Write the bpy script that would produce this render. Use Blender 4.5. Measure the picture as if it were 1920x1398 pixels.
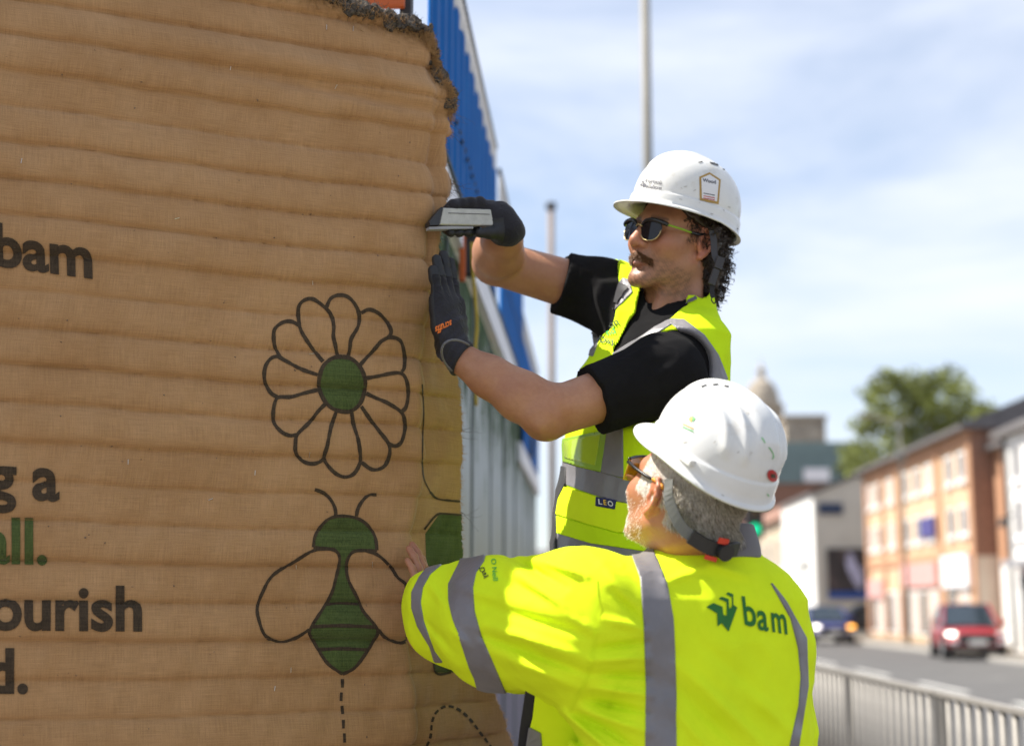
import bpy, bmesh, math, random
import numpy as np
from mathutils import Vector, Matrix
from mathutils.bvhtree import BVHTree

for o in list(bpy.data.objects):
    bpy.data.objects.remove(o)
SC = bpy.context.scene
COL = SC.collection
rng = np.random.default_rng(7)
random.seed(7)

# ------------------------------------------------------------------ camera
CAM_H = 1.4
LENS = 50.0
FPX = 1920 * LENS / 36.0            # focal length in photograph pixels
PITCH = math.atan(436 / FPX)        # horizon sits 436 px below the middle
YAW = math.atan(80 * math.cos(PITCH) / FPX)
cam_data = bpy.data.cameras.new('camera')
cam = bpy.data.objects.new('camera', cam_data)
COL.objects.link(cam)
cam.location = (0, 0, CAM_H)
cam.rotation_euler = (math.pi / 2 + PITCH, 0, YAW)
cam_data.lens = LENS
cam_data.sensor_width = 36
cam_data.clip_start = 0.05
cam_data.clip_end = 3000
cam_data.dof.use_dof = True
cam_data.dof.focus_distance = 2.78
cam_data.dof.aperture_fstop = 2.2
cam_data.dof.aperture_blades = 0
SC.camera = cam

# ------------------------------------------------------------------ light
SUN_DIR = Vector((-0.55, 0.075, 0.80)).normalized()      # towards the sun
sun_data = bpy.data.lights.new('sun', 'SUN')
sun_data.energy = 5.0
sun_data.angle = math.radians(0.5)
sun_data.color = (1.0, 0.95, 0.86)
sun = bpy.data.objects.new('sun', sun_data)
COL.objects.link(sun)
sun.rotation_euler = SUN_DIR.to_track_quat('Z', 'Y').to_euler()

world = bpy.data.worlds.new('World')
SC.world = world
world.use_nodes = True
wn, wl = world.node_tree.nodes, world.node_tree.links
wn.clear()
w_out = wn.new('ShaderNodeOutputWorld')
w_bg = wn.new('ShaderNodeBackground')
w_bg.inputs['Strength'].default_value = 0.092
sky = wn.new('ShaderNodeTexSky')
sky.sky_type = 'NISHITA'
sky.sun_disc = False
sky.sun_elevation = math.asin(SUN_DIR.z)
sky.sun_rotation = math.atan2(SUN_DIR.x, SUN_DIR.y)
sky.air_density = 1.0
sky.dust_density = 0.6
sky.ozone_density = 1.6
# thin streaky cloud over the whole dome
tc = wn.new('ShaderNodeTexCoord')
mp = wn.new('ShaderNodeMapping')
mp.inputs['Scale'].default_value = (1.0, 1.0, 3.2)
mp.inputs['Rotation'].default_value = (0.0, math.radians(-10), 0.3)
nz = wn.new('ShaderNodeTexNoise')
nz.inputs['Scale'].default_value = 2.2
nz.inputs['Detail'].default_value = 7
nz.inputs['Roughness'].default_value = 0.55
nz.inputs['Distortion'].default_value = 0.35
rp = wn.new('ShaderNodeValToRGB')
rp.color_ramp.elements[0].position = 0.33
rp.color_ramp.elements[0].color = (0.10, 0.10, 0.10, 1)
rp.color_ramp.elements[1].position = 0.66
rp.color_ramp.elements[1].color = (0.92, 0.92, 0.92, 1)
mx = wn.new('ShaderNodeMix')
mx.data_type = 'RGBA'
mx.inputs['B'].default_value = (5.6, 5.9, 6.6, 1)
wl.new(tc.outputs['Generated'], mp.inputs['Vector'])
wl.new(mp.outputs['Vector'], nz.inputs['Vector'])
wl.new(nz.outputs['Fac'], rp.inputs['Fac'])
wl.new(rp.outputs['Color'], mx.inputs['Factor'])
wl.new(sky.outputs['Color'], mx.inputs['A'])
wl.new(mx.outputs['Result'], w_bg.inputs['Color'])
wl.new(w_bg.outputs['Background'], w_out.inputs['Surface'])

SC.view_settings.view_transform = 'Standard'
SC.view_settings.look = 'None'
SC.view_settings.gamma = 1.0
SC.view_settings.use_curve_mapping = False
SC.view_settings.exposure = 0.98
SC.render.engine = 'CYCLES'
SC.cycles.use_denoising = True
SC.cycles.max_bounces = 8
SC.cycles.transparent_max_bounces = 8

# ------------------------------------------------------------------ layout helper
_cR = np.array([math.cos(YAW), math.sin(YAW), 0.0])
_cF = np.array([-math.sin(YAW) * math.cos(PITCH), math.cos(YAW) * math.cos(PITCH), math.sin(PITCH)])
_cU = np.array([math.sin(YAW) * math.sin(PITCH), -math.cos(YAW) * math.sin(PITCH), math.cos(PITCH)])
_cO = np.array([0, 0, CAM_H])


def P(px, py, Y):
    """Point at depth Y (metres down the street) that the photograph shows at (px, py)."""
    d = _cF + _cR * ((px - 960) / FPX) + _cU * ((699 - py) / FPX)
    return _cO + d * (Y / d[1])


def ray(px, py):
    d = _cF + _cR * ((px - 960) / FPX) + _cU * ((699 - py) / FPX)
    return d / np.linalg.norm(d)


def proj(V):
    """World points (N,3) to photograph pixels (N,2)."""
    q = np.asarray(V, dtype=float) - _cO
    w = q @ _cF
    return np.stack([960 + FPX * (q @ _cR) / w, 699 - FPX * (q @ _cU) / w], axis=-1)

# ================================================================== mesh helpers
def mesh_np(name, V, F, mats=None, smooth=True, uv=None, vcol=None):
    me = bpy.data.meshes.new(name)
    V = np.asarray(V, dtype=np.float32)
    if isinstance(F, np.ndarray):
        k = F.shape[1]
        n = len(F)
        me.vertices.add(len(V))
        me.vertices.foreach_set('co', V.ravel())
        me.loops.add(n * k)
        me.loops.foreach_set('vertex_index', F.astype(np.int32).ravel())
        me.polygons.add(n)
        me.polygons.foreach_set('loop_start', np.arange(0, n * k, k, dtype=np.int32))
        me.update(calc_edges=True)
    else:
        me.from_pydata([tuple(map(float, v)) for v in V], [], [tuple(map(int, f)) for f in F])
    me.validate()
    if uv is not None:
        lay = me.uv_layers.new(name='UVMap')
        li = np.empty(len(me.loops), dtype=np.int32)
        me.loops.foreach_get('vertex_index', li)
        lay.data.foreach_set('uv', np.asarray(uv, dtype=np.float32)[li].ravel())
    if vcol is not None:
        at = me.color_attributes.new('Col', 'FLOAT_COLOR', 'POINT')
        c4 = np.ones((len(V), 4), dtype=np.float32)
        c4[:, :3] = vcol
        at.data.foreach_set('color', c4.ravel())
    if smooth:
        me.polygons.foreach_set('use_smooth', np.ones(len(me.polygons), dtype=bool))
    if mats is not None:
        me.materials.append(mats)
    return me


def link(name, data, parent=None, label=None, cat=None, group=None, kind=None):
    o = bpy.data.objects.new(name, data)
    COL.objects.link(o)
    if parent is not None:
        o.parent = parent
        o.matrix_parent_inverse = parent.matrix_basis.inverted()
    if label: o['label'] = label
    if cat: o['category'] = cat
    if group: o['group'] = group
    if kind: o['kind'] = kind
    return o


def mobj(name, V, F, m, parent=None, smooth=True, uv=None, vcol=None, **kw):
    return link(name, mesh_np(name, V, F, m, smooth, uv, vcol), parent, **kw)


def thing(name, loc, label, cat, group=None):
    o = bpy.data.objects.new(name, None)
    o.empty_display_size = 0.1
    COL.objects.link(o)
    o.location = loc
    o.matrix_basis = Matrix.Translation(Vector(loc))
    o['label'] = label
    o['category'] = cat
    if group: o['group'] = group
    return o


class MB:
    """Collects boxes, tubes and sheets for one mesh."""
    def __init__(self):
        self.v, self.f = [], []

    def add(self, V, F):
        b = len(self.v)
        self.v.extend([tuple(map(float, p)) for p in V])
        self.f.extend([tuple(int(i) + b for i in f) for f in F])
        return self

    def box(self, lo, hi, R=None, c=None, bev=0.0):
        lo, hi = np.array(lo, float), np.array(hi, float)
        V = np.array([[x, y, z] for x in (lo[0], hi[0]) for y in (lo[1], hi[1]) for z in (lo[2], hi[2])])
        if bev > 0:
            bm = bmesh.new()
            vs = [bm.verts.new(p) for p in V]
            for f in [(0, 1, 3, 2), (4, 6, 7, 5), (0, 4, 5, 1), (2, 3, 7, 6), (0, 2, 6, 4), (1, 5, 7, 3)]:
                bm.faces.new([vs[i] for i in f])
            bmesh.ops.bevel(bm, geom=bm.edges[:], offset=bev, segments=2, affect='EDGES', profile=0.6)
            bm.verts.index_update()
            V = np.array([v.co[:] for v in bm.verts])
            F = [[v.index for v in f.verts] for f in bm.faces]
            bm.free()
        else:
            F = [(0, 1, 3, 2), (4, 6, 7, 5), (0, 4, 5, 1), (2, 3, 7, 6), (0, 2, 6, 4), (1, 5, 7, 3)]
        if R is not None:
            V = V @ np.array(R).T
        if c is not None:
            V = V + np.array(c)
        return self.add(V, F)

    def tube(self, pts, r, n=8, cap=True):
        pts = np.array(pts, float)
        m = len(pts)
        r = np.broadcast_to(np.array(r, float), (m,))
        V = []
        prev = None
        for i in range(m):
            t = pts[min(i + 1, m - 1)] - pts[max(i - 1, 0)]
            t = t / (np.linalg.norm(t) + 1e-12)
            if prev is None:
                a = np.array([0, 0, 1.0]) if abs(t[2]) < 0.9 else np.array([1.0, 0, 0])
                u = np.cross(t, a)
            else:
                u = prev - t * np.dot(prev, t)
            u /= np.linalg.norm(u) + 1e-12
            prev = u
            w = np.cross(t, u)
            for k in range(n):
                an = 2 * math.pi * k / n
                V.append(pts[i] + r[i] * (math.cos(an) * u + math.sin(an) * w))
        F = [(i * n + k, i * n + (k + 1) % n, (i + 1) * n + (k + 1) % n, (i + 1) * n + k) for i in range(m - 1) for k in range(n)]
        if cap:
            F.append(tuple(range(n - 1, -1, -1)))
            F.append(tuple((m - 1) * n + k for k in range(n)))
        return self.add(V, F)

    def prism(self, poly, axis, a, b):
        """Extrude a 2-D polygon along axis 0/1/2 from a to b."""
        n = len(poly)
        def mk(p, t):
            q = list(p)
            q.insert(axis, t)
            return q
        V = [mk(p, a) for p in poly] + [mk(p, b) for p in poly]
        F = [tuple(range(n - 1, -1, -1)), tuple(range(n, 2 * n))] + [(i, (i + 1) % n, n + (i + 1) % n, n + i) for i in range(n)]
        return self.add(V, F)

    def build(self, name, m, parent=None, smooth=False, **kw):
        me = bpy.data.meshes.new(name)
        me.from_pydata(self.v, [], self.f)
        me.validate()
        bm = bmesh.new()
        bm.from_mesh(me)
        bmesh.ops.recalc_face_normals(bm, faces=bm.faces[:])
        bm.to_mesh(me)
        bm.free()
        if smooth:
            me.polygons.foreach_set('use_smooth', np.ones(len(me.polygons), dtype=bool))
        me.materials.append(m)
        return link(name, me, parent, **kw)


def catmull(pts, n=8, closed=False):
    p = np.array(pts, float)
    if closed:
        p = np.vstack([p[-1], p, p[0], p[1]])
    else:
        p = np.vstack([2 * p[0] - p[1], p, 2 * p[-1] - p[-2]])
    out = []
    for i in range(1, len(p) - 2):
        for k in range(n):
            t = k / n
            out.append(0.5 * ((2 * p[i]) + (-p[i - 1] + p[i + 1]) * t + (2 * p[i - 1] - 5 * p[i] + 4 * p[i + 1] - p[i + 2]) * t ** 2
                              + (-p[i - 1] + 3 * p[i] - 3 * p[i + 1] + p[i + 2]) * t ** 3))
    if not closed:
        out.append(p[-2])
    return np.array(out)


# ------------------------------------------------------------------ distance fields to meshes
def surface_nets(d, lo, h):
    s = d < 0
    c = np.zeros(np.array(d.shape) - 1, dtype=np.uint8)
    sl = [slice(0, -1), slice(1, None)]
    for a in (0, 1):
        for b in (0, 1):
            for e in (0, 1):
                c += s[sl[a], sl[b], sl[e]]
    act = (c > 0) & (c < 8)
    ijk = np.argwhere(act)
    idx = np.full(c.shape, -1, dtype=np.int32)
    idx[act] = np.arange(len(ijk))
    pos = np.zeros((len(ijk), 3))
    cnt = np.zeros(len(ijk))
    corners = [(a, b, e) for a in (0, 1) for b in (0, 1) for e in (0, 1)]
    vals = {co: d[ijk[:, 0] + co[0], ijk[:, 1] + co[1], ijk[:, 2] + co[2]] for co in corners}
    for ax in range(3):
        for co in corners:
            if co[ax]:
                continue
            c2 = list(co)
            c2[ax] = 1
            c2 = tuple(c2)
            da, db = vals[co], vals[c2]
            m = (da < 0) != (db < 0)
            t = np.where(m, da / np.where(m, da - db, 1), 0)
            q = np.tile(np.array(co, float), (len(ijk), 1))
            q[:, ax] += t
            pos[m] += q[m]
            cnt[m] += 1
    V = (ijk + pos / cnt[:, None]) * h + np.array(lo)
    F = []
    for ax in range(3):
        e = np.diff(s.astype(np.int8), axis=ax)
        o1, o2 = [(1, 2), (2, 0), (0, 1)][ax]
        q = np.argwhere(e != 0)
        q = q[(q[:, o1] > 0) & (q[:, o2] > 0)]
        keep = (q[:, o1] < c.shape[o1]) & (q[:, o2] < c.shape[o2])
        q = q[keep]
        sg = e[q[:, 0], q[:, 1], q[:, 2]]
        u = np.zeros(3, int); u[o1] = 1
        w = np.zeros(3, int); w[o2] = 1
        def g(k):
            return idx[k[:, 0], k[:, 1], k[:, 2]]
        a, b, cc, dd = g(q - u - w), g(q - w), g(q), g(q - u)
        quad = np.stack([a, b, cc, dd], 1)
        flip = sg > 0
        quad[flip] = quad[flip][:, ::-1]
        F.append(quad)
    F = np.vstack(F)
    F = F[(F >= 0).all(1)]
    return V, F


def sdf_mesh(fn, lo, hi, h, block=8, slack=1.9):
    lo, hi = np.array(lo, float), np.array(hi, float)
    nb = np.ceil((hi - lo) / (h * block)).astype(int)
    n = nb * block
    cx = [lo[i] + (np.arange(nb[i]) + 0.5) * block * h for i in range(3)]
    C = np.stack(np.meshgrid(*cx, indexing='ij'), -1).reshape(-1, 3)
    dc = fn(C)
    rad = block * h * 0.5 * math.sqrt(3)
    near = np.abs(dc) < rad * slack
    d = np.repeat(np.repeat(np.repeat(np.where(dc < 0, -1.0, 1.0).reshape(nb).astype(np.float32), block, 0), block, 1), block, 2)
    g = np.stack(np.meshgrid(*[np.arange(block)] * 3, indexing='ij'), -1).reshape(-1, 3)
    B = np.argwhere(near.reshape(nb))
    step = max(1, 400000 // len(g))
    for i in range(0, len(B), step):
        b = B[i:i + step]
        ii = (b[:, None, :] * block + g[None]).reshape(-1, 3)
        d[ii[:, 0], ii[:, 1], ii[:, 2]] = fn(lo + ii * h)
    return surface_nets(d, lo, h)


def smin(a, b, k):
    h = np.clip(0.5 + 0.5 * (b - a) / k, 0, 1)
    return b + (a - b) * h - k * h * (1 - h)


def smax(a, b, k):
    return -smin(-a, -b, k)


def s_cone(p, a, b, ra, rb, sc=None):
    a, b = np.asarray(a, float), np.asarray(b, float)
    ab = b - a
    t = np.clip(((p - a) @ ab) / (ab @ ab), 0, 1)
    return np.linalg.norm(p - a - t[:, None] * ab, axis=1) - (ra + (rb - ra) * t)


def s_chain(p, pts, rs, k=0.0):
    d = None
    for i in range(len(pts) - 1):
        e = s_cone(p, pts[i], pts[i + 1], rs[i], rs[i + 1])
        d = e if d is None else (smin(d, e, k) if k else np.minimum(d, e))
    return d


def s_ell(p, c, r, R=None):
    q = p - np.asarray(c, float)
    if R is not None:
        q = q @ R
    r = np.asarray(r, float)
    k0 = np.linalg.norm(q / r, axis=1)
    k1 = np.linalg.norm(q / (r * r), axis=1)
    return k0 * (k0 - 1) / (k1 + 1e-9)


def s_box(p, c, r, R=None, rnd=0.005):
    q = p - np.asarray(c, float)
    if R is not None:
        q = q @ R
    q = np.abs(q) - (np.asarray(r, float) - rnd)
    return np.linalg.norm(np.maximum(q, 0), axis=1) + np.minimum(q.max(1), 0) - rnd


def seg_dist(p, a, b):
    a, b = np.asarray(a, float), np.asarray(b, float)
    ab = b - a
    t = np.clip(((p - a) @ ab) / (ab @ ab + 1e-12), 0, 1)
    return np.linalg.norm(p - a - t[:, None] * ab, axis=1), t


_ph = rng.uniform(0, 6.283, (64, 1))
_kd = rng.normal(size=(64, 3))
_kd /= np.linalg.norm(_kd, axis=1)[:, None]


def wob(p, scale, n=10, off=0):
    """Cheap smooth random field of about unit size."""
    s = np.zeros(len(p))
    for i in range(n):
        j = (i + off) % 64
        s += np.sin((p @ _kd[j]) * scale * (0.6 + 0.13 * i) + _ph[j, 0])
    return s / math.sqrt(n) * 1.2


def basis(fwd, roll=0.0):
    """Columns: his left, forward, up."""
    f = np.array(fwd, float)
    f /= np.linalg.norm(f)
    l = np.cross([0, 0, 1.0], f)
    l /= np.linalg.norm(l)
    u = np.cross(f, l)
    c, s = math.cos(roll), math.sin(roll)
    l2 = l * c + u * s
    u2 = -l * s + u * c
    return np.stack([l2, f, u2], 1)


# ------------------------------------------------------------------ cutting patches out of a mesh
def tri_of(F):
    F = np.asarray(F)
    if F.shape[1] == 4:
        return np.vstack([F[:, [0, 1, 2]], F[:, [0, 2, 3]]])
    return F


def clip(V, T, s):
    """Keep the part of a triangle mesh where the vertex scalar s > 0; returns V, T and source weights applied to V."""
    V = np.asarray(V, float)
    ins = s > 0
    cnt = ins[T].sum(1)
    keep = T[cnt == 3]
    newV, newT, cache = [], [], {}
    base = len(V)

    def cut(i, j):
        k = (i, j) if i < j else (j, i)
        if k not in cache:
            a, b = k
            t = s[a] / (s[a] - s[b])
            cache[k] = base + len(newV)
            newV.append(V[a] + (V[b] - V[a]) * t)
        return cache[k]
    for f in T[(cnt == 1) | (cnt == 2)]:
        poly = []
        for a in range(3):
            i, j = int(f[a]), int(f[(a + 1) % 3])
            if ins[i]:
                poly.append(i)
            if ins[i] != ins[j]:
                poly.append(cut(i, j))
        for a in range(1, len(poly) - 1):
            newT.append((poly[0], poly[a], poly[a + 1]))
    VV = np.vstack([V, np.array(newV)]) if newV else V
    TT = np.vstack([keep, np.array(newT, dtype=int)]) if newT else keep
    used = np.unique(TT)
    mp_ = np.full(len(VV), -1)
    mp_[used] = np.arange(len(used))
    return VV[used], mp_[TT]


def vnormals(V, T):
    n = np.cross(V[T[:, 1]] - V[T[:, 0]], V[T[:, 2]] - V[T[:, 0]])
    N = np.zeros_like(V)
    for k in range(3):
        np.add.at(N, T[:, k], n)
    return N / (np.linalg.norm(N, axis=1)[:, None] + 1e-12)


def largest(V, T):
    """Keep the largest connected piece."""
    lab = np.arange(len(V))
    while True:
        m = lab[T].min(1)
        new = lab.copy()
        for k in range(3):
            np.minimum.at(new, T[:, k], m)
        new = new[new]
        if (new == lab).all():
            break
        lab = new
    tl = lab[T[:, 0]]
    u, c = np.unique(tl, return_counts=True)
    T = T[tl == u[c.argmax()]]
    used = np.unique(T)
    mp_ = np.full(len(V), -1)
    mp_[used] = np.arange(len(used))
    return V[used], mp_[T]


def shell(V, T, off, inner=0.0015):
    """A patch lifted off its surface by off, with a rim going back down below it."""
    N = vnormals(V, T)
    top = V + N * off
    e = np.sort(np.vstack([T[:, [0, 1]], T[:, [1, 2]], T[:, [2, 0]]]), axis=1)
    key = e[:, 0].astype(np.int64) * len(V) + e[:, 1]
    u, c = np.unique(key, return_counts=True)
    bset = set(u[c == 1].tolist())
    n = len(V)
    bi = {}
    low = []
    side = []
    de = np.vstack([T[:, [0, 1]], T[:, [1, 2]], T[:, [2, 0]]])
    for i, j in de:
        k = int(min(i, j)) * n + int(max(i, j))
        if k in bset:
            for q in (i, j):
                if q not in bi:
                    bi[q] = n + len(low)
                    low.append(V[q] - N[q] * inner)
            side.append((j, i, bi[i]))
            side.append((j, bi[i], bi[j]))
    VV = np.vstack([top, np.array(low)]) if low else top
    TT = np.vstack([T, np.array(side, dtype=int)]) if side else T
    return VV, TT


def poly_sd(pix, poly):
    """Signed distance in pixels, positive inside a pixel polygon."""
    poly = np.asarray(poly, float)
    d = np.full(len(pix), 1e9)
    ins = np.zeros(len(pix), bool)
    n = len(poly)
    for i in range(n):
        a, b = poly[i], poly[(i + 1) % n]
        ab = b - a
        t = np.clip(((pix - a) @ ab) / (ab @ ab + 1e-12), 0, 1)
        d = np.minimum(d, np.linalg.norm(pix - a - t[:, None] * ab, axis=1))
        cond = (a[1] > pix[:, 1]) != (b[1] > pix[:, 1])
        with np.errstate(divide='ignore', invalid='ignore'):
            xi = (b[0] - a[0]) * (pix[:, 1] - a[1]) / (b[1] - a[1]) + a[0]
        ins ^= cond & (pix[:, 0] < xi)
    return np.where(ins, d, -d)


def patch(V, F, poly, off=0.002, facing=None, extra=None, inner=0.0015):
    """Cloth patch: the part of the surface inside a photo outline, lifted by off. facing: +1 near side only."""
    T = tri_of(F)
    pix = proj(V)
    s = poly_sd(pix, poly)
    if facing:
        N = vnormals(V, T)
        view = V - _cO
        s = np.minimum(s, np.where((N * view).sum(1) * facing < 0.02, 50, -50))
    if extra is not None:
        s = np.minimum(s, extra)
    bb = s[T].max(1) > 0
    v, t = clip(V, T[bb], s)
    if len(t):
        v, t = largest(v, t)
    return shell(v, t, off, inner)


def bvh_of(V, F):
    return BVHTree.FromPolygons([Vector(p) for p in V], [tuple(map(int, f)) for f in F])


def drop(bvh, pts, off):
    """Photo points laid onto a surface, lifted by off along its normal."""
    out = []
    for (x, y) in pts:
        d = ray(x, y)
        hit, nrm, _, _ = bvh.ray_cast(Vector(_cO), Vector(d))
        if hit is None:
            out.append(None)
            continue
        if nrm.dot(Vector(d)) > 0:
            nrm = -nrm
        out.append(np.array(hit + nrm * off))
    return out


def stroke(bvh, pts, width, off=0.001, step=4.0, closed=False, taper=False):
    """Ribbon on a surface along a photo polyline (pixels)."""
    c = catmull(pts, 10, closed)
    if closed:
        c = np.vstack([c, c[:1]])
    L = np.r_[0, np.cumsum(np.linalg.norm(np.diff(c, axis=0), axis=1))]
    n = max(2, int(L[-1] / step) + 1)
    t = np.linspace(0, L[-1], n)
    c = np.stack([np.interp(t, L, c[:, 0]), np.interp(t, L, c[:, 1])], 1)
    tg = np.gradient(c, axis=0)
    tg /= np.linalg.norm(tg, axis=1)[:, None] + 1e-9
    nm = np.stack([-tg[:, 1], tg[:, 0]], 1)
    w = width * (1 + 0.10 * np.sin(t * 0.13 + pts[0][0]) + 0.06 * np.sin(t * 0.37))
    V, F = [], []
    idx = -np.ones((n, 3), int)
    for k, q in enumerate((-0.5, 0, 0.5)):
        for i, p in enumerate(drop(bvh, c + nm * (w * q)[:, None], off)):
            if p is not None:
                idx[i, k] = len(V)
                V.append(p)
    for i in range(n - 1):
        for k in range(2):
            f = (idx[i, k], idx[i, k + 1], idx[i + 1, k + 1], idx[i + 1, k])
            if min(f) >= 0:
                pts4 = [V[j] for j in f]
                if max(np.linalg.norm(pts4[a] - pts4[b]) for a, b in ((0, 1), (1, 2), (2, 3), (3, 0))) < 0.06:
                    F.append(f)
    return V, F


def text_tris(body, bold=0.0, lmax=0.12, align='LEFT', shear=0.0):
    cu = bpy.data.curves.new('lettering', 'FONT')
    cu.body = body
    cu.size = 1.0
    cu.offset = bold
    cu.align_x = align
    cu.shear = shear
    cu.resolution_u = 5
    o = bpy.data.objects.new('lettering', cu)
    COL.objects.link(o)
    dg = bpy.context.evaluated_depsgraph_get()
    dg.update()
    me = bpy.data.meshes.new_from_object(o.evaluated_get(dg))
    bpy.data.objects.remove(o)
    bpy.data.curves.remove(cu)
    bm = bmesh.new()
    bm.from_mesh(me)
    bpy.data.meshes.remove(me)
    bmesh.ops.remove_doubles(bm, verts=bm.verts[:], dist=1e-5)
    bmesh.ops.triangulate(bm, faces=bm.faces[:])
    for _ in range(6):
        le = [e for e in bm.edges if e.calc_length() > lmax]
        if not le:
            break
        bmesh.ops.subdivide_edges(bm, edges=le, cuts=1)
        bmesh.ops.triangulate(bm, faces=bm.faces[:])
    bm.verts.index_update()
    V = np.array([v.co[:2] for v in bm.verts])
    T = np.array([[v.index for v in f.verts] for f in bm.faces])
    bm.free()
    return V, T


def lay(bvh, V2, T, off):
    """2-D pixel mesh laid onto a surface."""
    q = drop(bvh, V2, off)
    ok = np.array([p is not None for p in q])
    Vn = np.array([p if p is not None else (0, 0, 0) for p in q])
    T = T[ok[T].all(1)]
    ed = np.linalg.norm(Vn[T] - Vn[T[:, [1, 2, 0]]], axis=2).max(1)
    T = T[ed < 0.05]
    used = np.unique(T)
    mp_ = np.full(len(Vn), -1)
    mp_[used] = np.arange(len(used))
    return Vn[used], mp_[T]


def print_text(bvh, body, o, ex, ey, m, parent, name='lettering', bold=0.03, off=0.0012, lmax=0.12, align='LEFT', **kw):
    """Lettering on a surface: o baseline start in the photo, ex/ey photo vectors of one text unit."""
    V, T = text_tris(body, bold, lmax, align)
    px = np.array(o) + V[:, :1] * np.array(ex) + V[:, 1:2] * np.array(ey)
    v, t = lay(bvh, px, T, off)
    if len(t) == 0:
        return None
    return mobj(name, v, t, m, parent, smooth=True, **kw)


def fill_tris(poly, step):
    """Triangulated, subdivided pixel polygon."""
    bm = bmesh.new()
    vs = [bm.verts.new((x, y, 0)) for x, y in poly]
    bm.faces.new(vs)
    bm.normal_update()
    bmesh.ops.triangulate(bm, faces=bm.faces[:], ngon_method='EAR_CLIP')
    for _ in range(8):
        le = [e for e in bm.edges if e.calc_length() > step]
        if not le:
            break
        bmesh.ops.subdivide_edges(bm, edges=le, cuts=1)
        bmesh.ops.triangulate(bm, faces=bm.faces[:])
    bm.verts.index_update()
    V = np.array([v.co[:2] for v in bm.verts])
    T = np.array([[v.index for v in f.verts] for f in bm.faces])
    bm.free()
    return V, T


def print_poly(bvh, poly, m, parent, name, off=0.0012, step=8, **kw):
    V, T = fill_tris(poly, step)
    v, t = lay(bvh, V, T, off)
    return mobj(name, v, t, m, parent, smooth=True, **kw)


# ================================================================== materials
def new_mat(name):
    m = bpy.data.materials.new(name)
    m.use_nodes = True
    nt = m.node_tree
    b = nt.nodes['Principled BSDF']
    return m, nt, b


def nnode(nt, kind, **kw):
    n = nt.nodes.new(kind)
    for k, v in kw.items():
        if k in n.inputs:
            n.inputs[k].default_value = v
        else:
            setattr(n, k, v)
    return n


def pmat(name, col, rough=0.6, var=0.12, scale=12.0, bump=0.0, bscale=120.0, metal=0.0, dirt=None, dirt_scale=3.0, dirt_lo=0.55,
         coat=0.0, spec=0.5, stretch=(1, 1, 1), sheen=0.0, trans=0.0, emit=None, estr=0.0, sss=0.0, bdist=0.002):
    m, nt, b = new_mat(name)
    L = nt.links
    tcn = nnode(nt, 'ShaderNodeTexCoord')
    mpn = nnode(nt, 'ShaderNodeMapping')
    mpn.inputs['Scale'].default_value = stretch
    L.new(tcn.outputs['Object'], mpn.inputs['Vector'])
    n1 = nnode(nt, 'ShaderNodeTexNoise', Scale=scale, Detail=5.0, Roughness=0.6)
    L.new(mpn.outputs['Vector'], n1.inputs['Vector'])
    r1 = nnode(nt, 'ShaderNodeValToRGB')
    c = np.array(col)
    r1.color_ramp.elements[0].position = 0.3
    r1.color_ramp.elements[1].position = 0.7
    r1.color_ramp.elements[0].color = (*np.clip(c * (1 - var), 0, 1), 1)
    r1.color_ramp.elements[1].color = (*np.clip(c * (1 + var), 0, 1), 1)
    L.new(n1.outputs['Fac'], r1.inputs['Fac'])
    out = r1.outputs['Color']
    if dirt is not None:
        n2 = nnode(nt, 'ShaderNodeTexNoise', Scale=dirt_scale, Detail=8.0, Roughness=0.7)
        L.new(tcn.outputs['Object'], n2.inputs['Vector'])
        r2 = nnode(nt, 'ShaderNodeValToRGB')
        r2.color_ramp.elements[0].position = dirt_lo
        r2.color_ramp.elements[0].color = (0, 0, 0, 1)
        r2.color_ramp.elements[1].position = min(1.0, dirt_lo + 0.18)
        r2.color_ramp.elements[1].color = (0.7, 0.7, 0.7, 1)
        L.new(n2.outputs['Fac'], r2.inputs['Fac'])
        mxn = nnode(nt, 'ShaderNodeMix', data_type='RGBA')
        mxn.inputs['B'].default_value = (*dirt, 1)
        L.new(r2.outputs['Color'], mxn.inputs['Factor'])
        L.new(out, mxn.inputs['A'])
        out = mxn.outputs['Result']
    L.new(out, b.inputs['Base Color'])
    b.inputs['Roughness'].default_value = rough
    b.inputs['Metallic'].default_value = metal
    b.inputs['Specular IOR Level'].default_value = spec
    b.inputs['Coat Weight'].default_value = coat
    b.inputs['Coat Roughness'].default_value = 0.08
    b.inputs['Sheen Weight'].default_value = sheen
    b.inputs['Transmission Weight'].default_value = trans
    if sss:
        b.inputs['Subsurface Weight'].default_value = sss
        b.inputs['Subsurface Radius'].default_value = (0.01, 0.004, 0.002)
        b.inputs['Subsurface Scale'].default_value = 0.6
    if emit is not None:
        b.inputs['Emission Color'].default_value = (*emit, 1)
        b.inputs['Emission Strength'].default_value = estr
    if bump:
        n3 = nnode(nt, 'ShaderNodeTexNoise', Scale=bscale, Detail=4.0)
        L.new(mpn.outputs['Vector'], n3.inputs['Vector'])
        bp = nnode(nt, 'ShaderNodeBump', Strength=bump, Distance=bdist)
        L.new(n3.outputs['Fac'], bp.inputs['Height'])
        L.new(bp.outputs['Normal'], b.inputs['Normal'])
    return m


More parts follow.
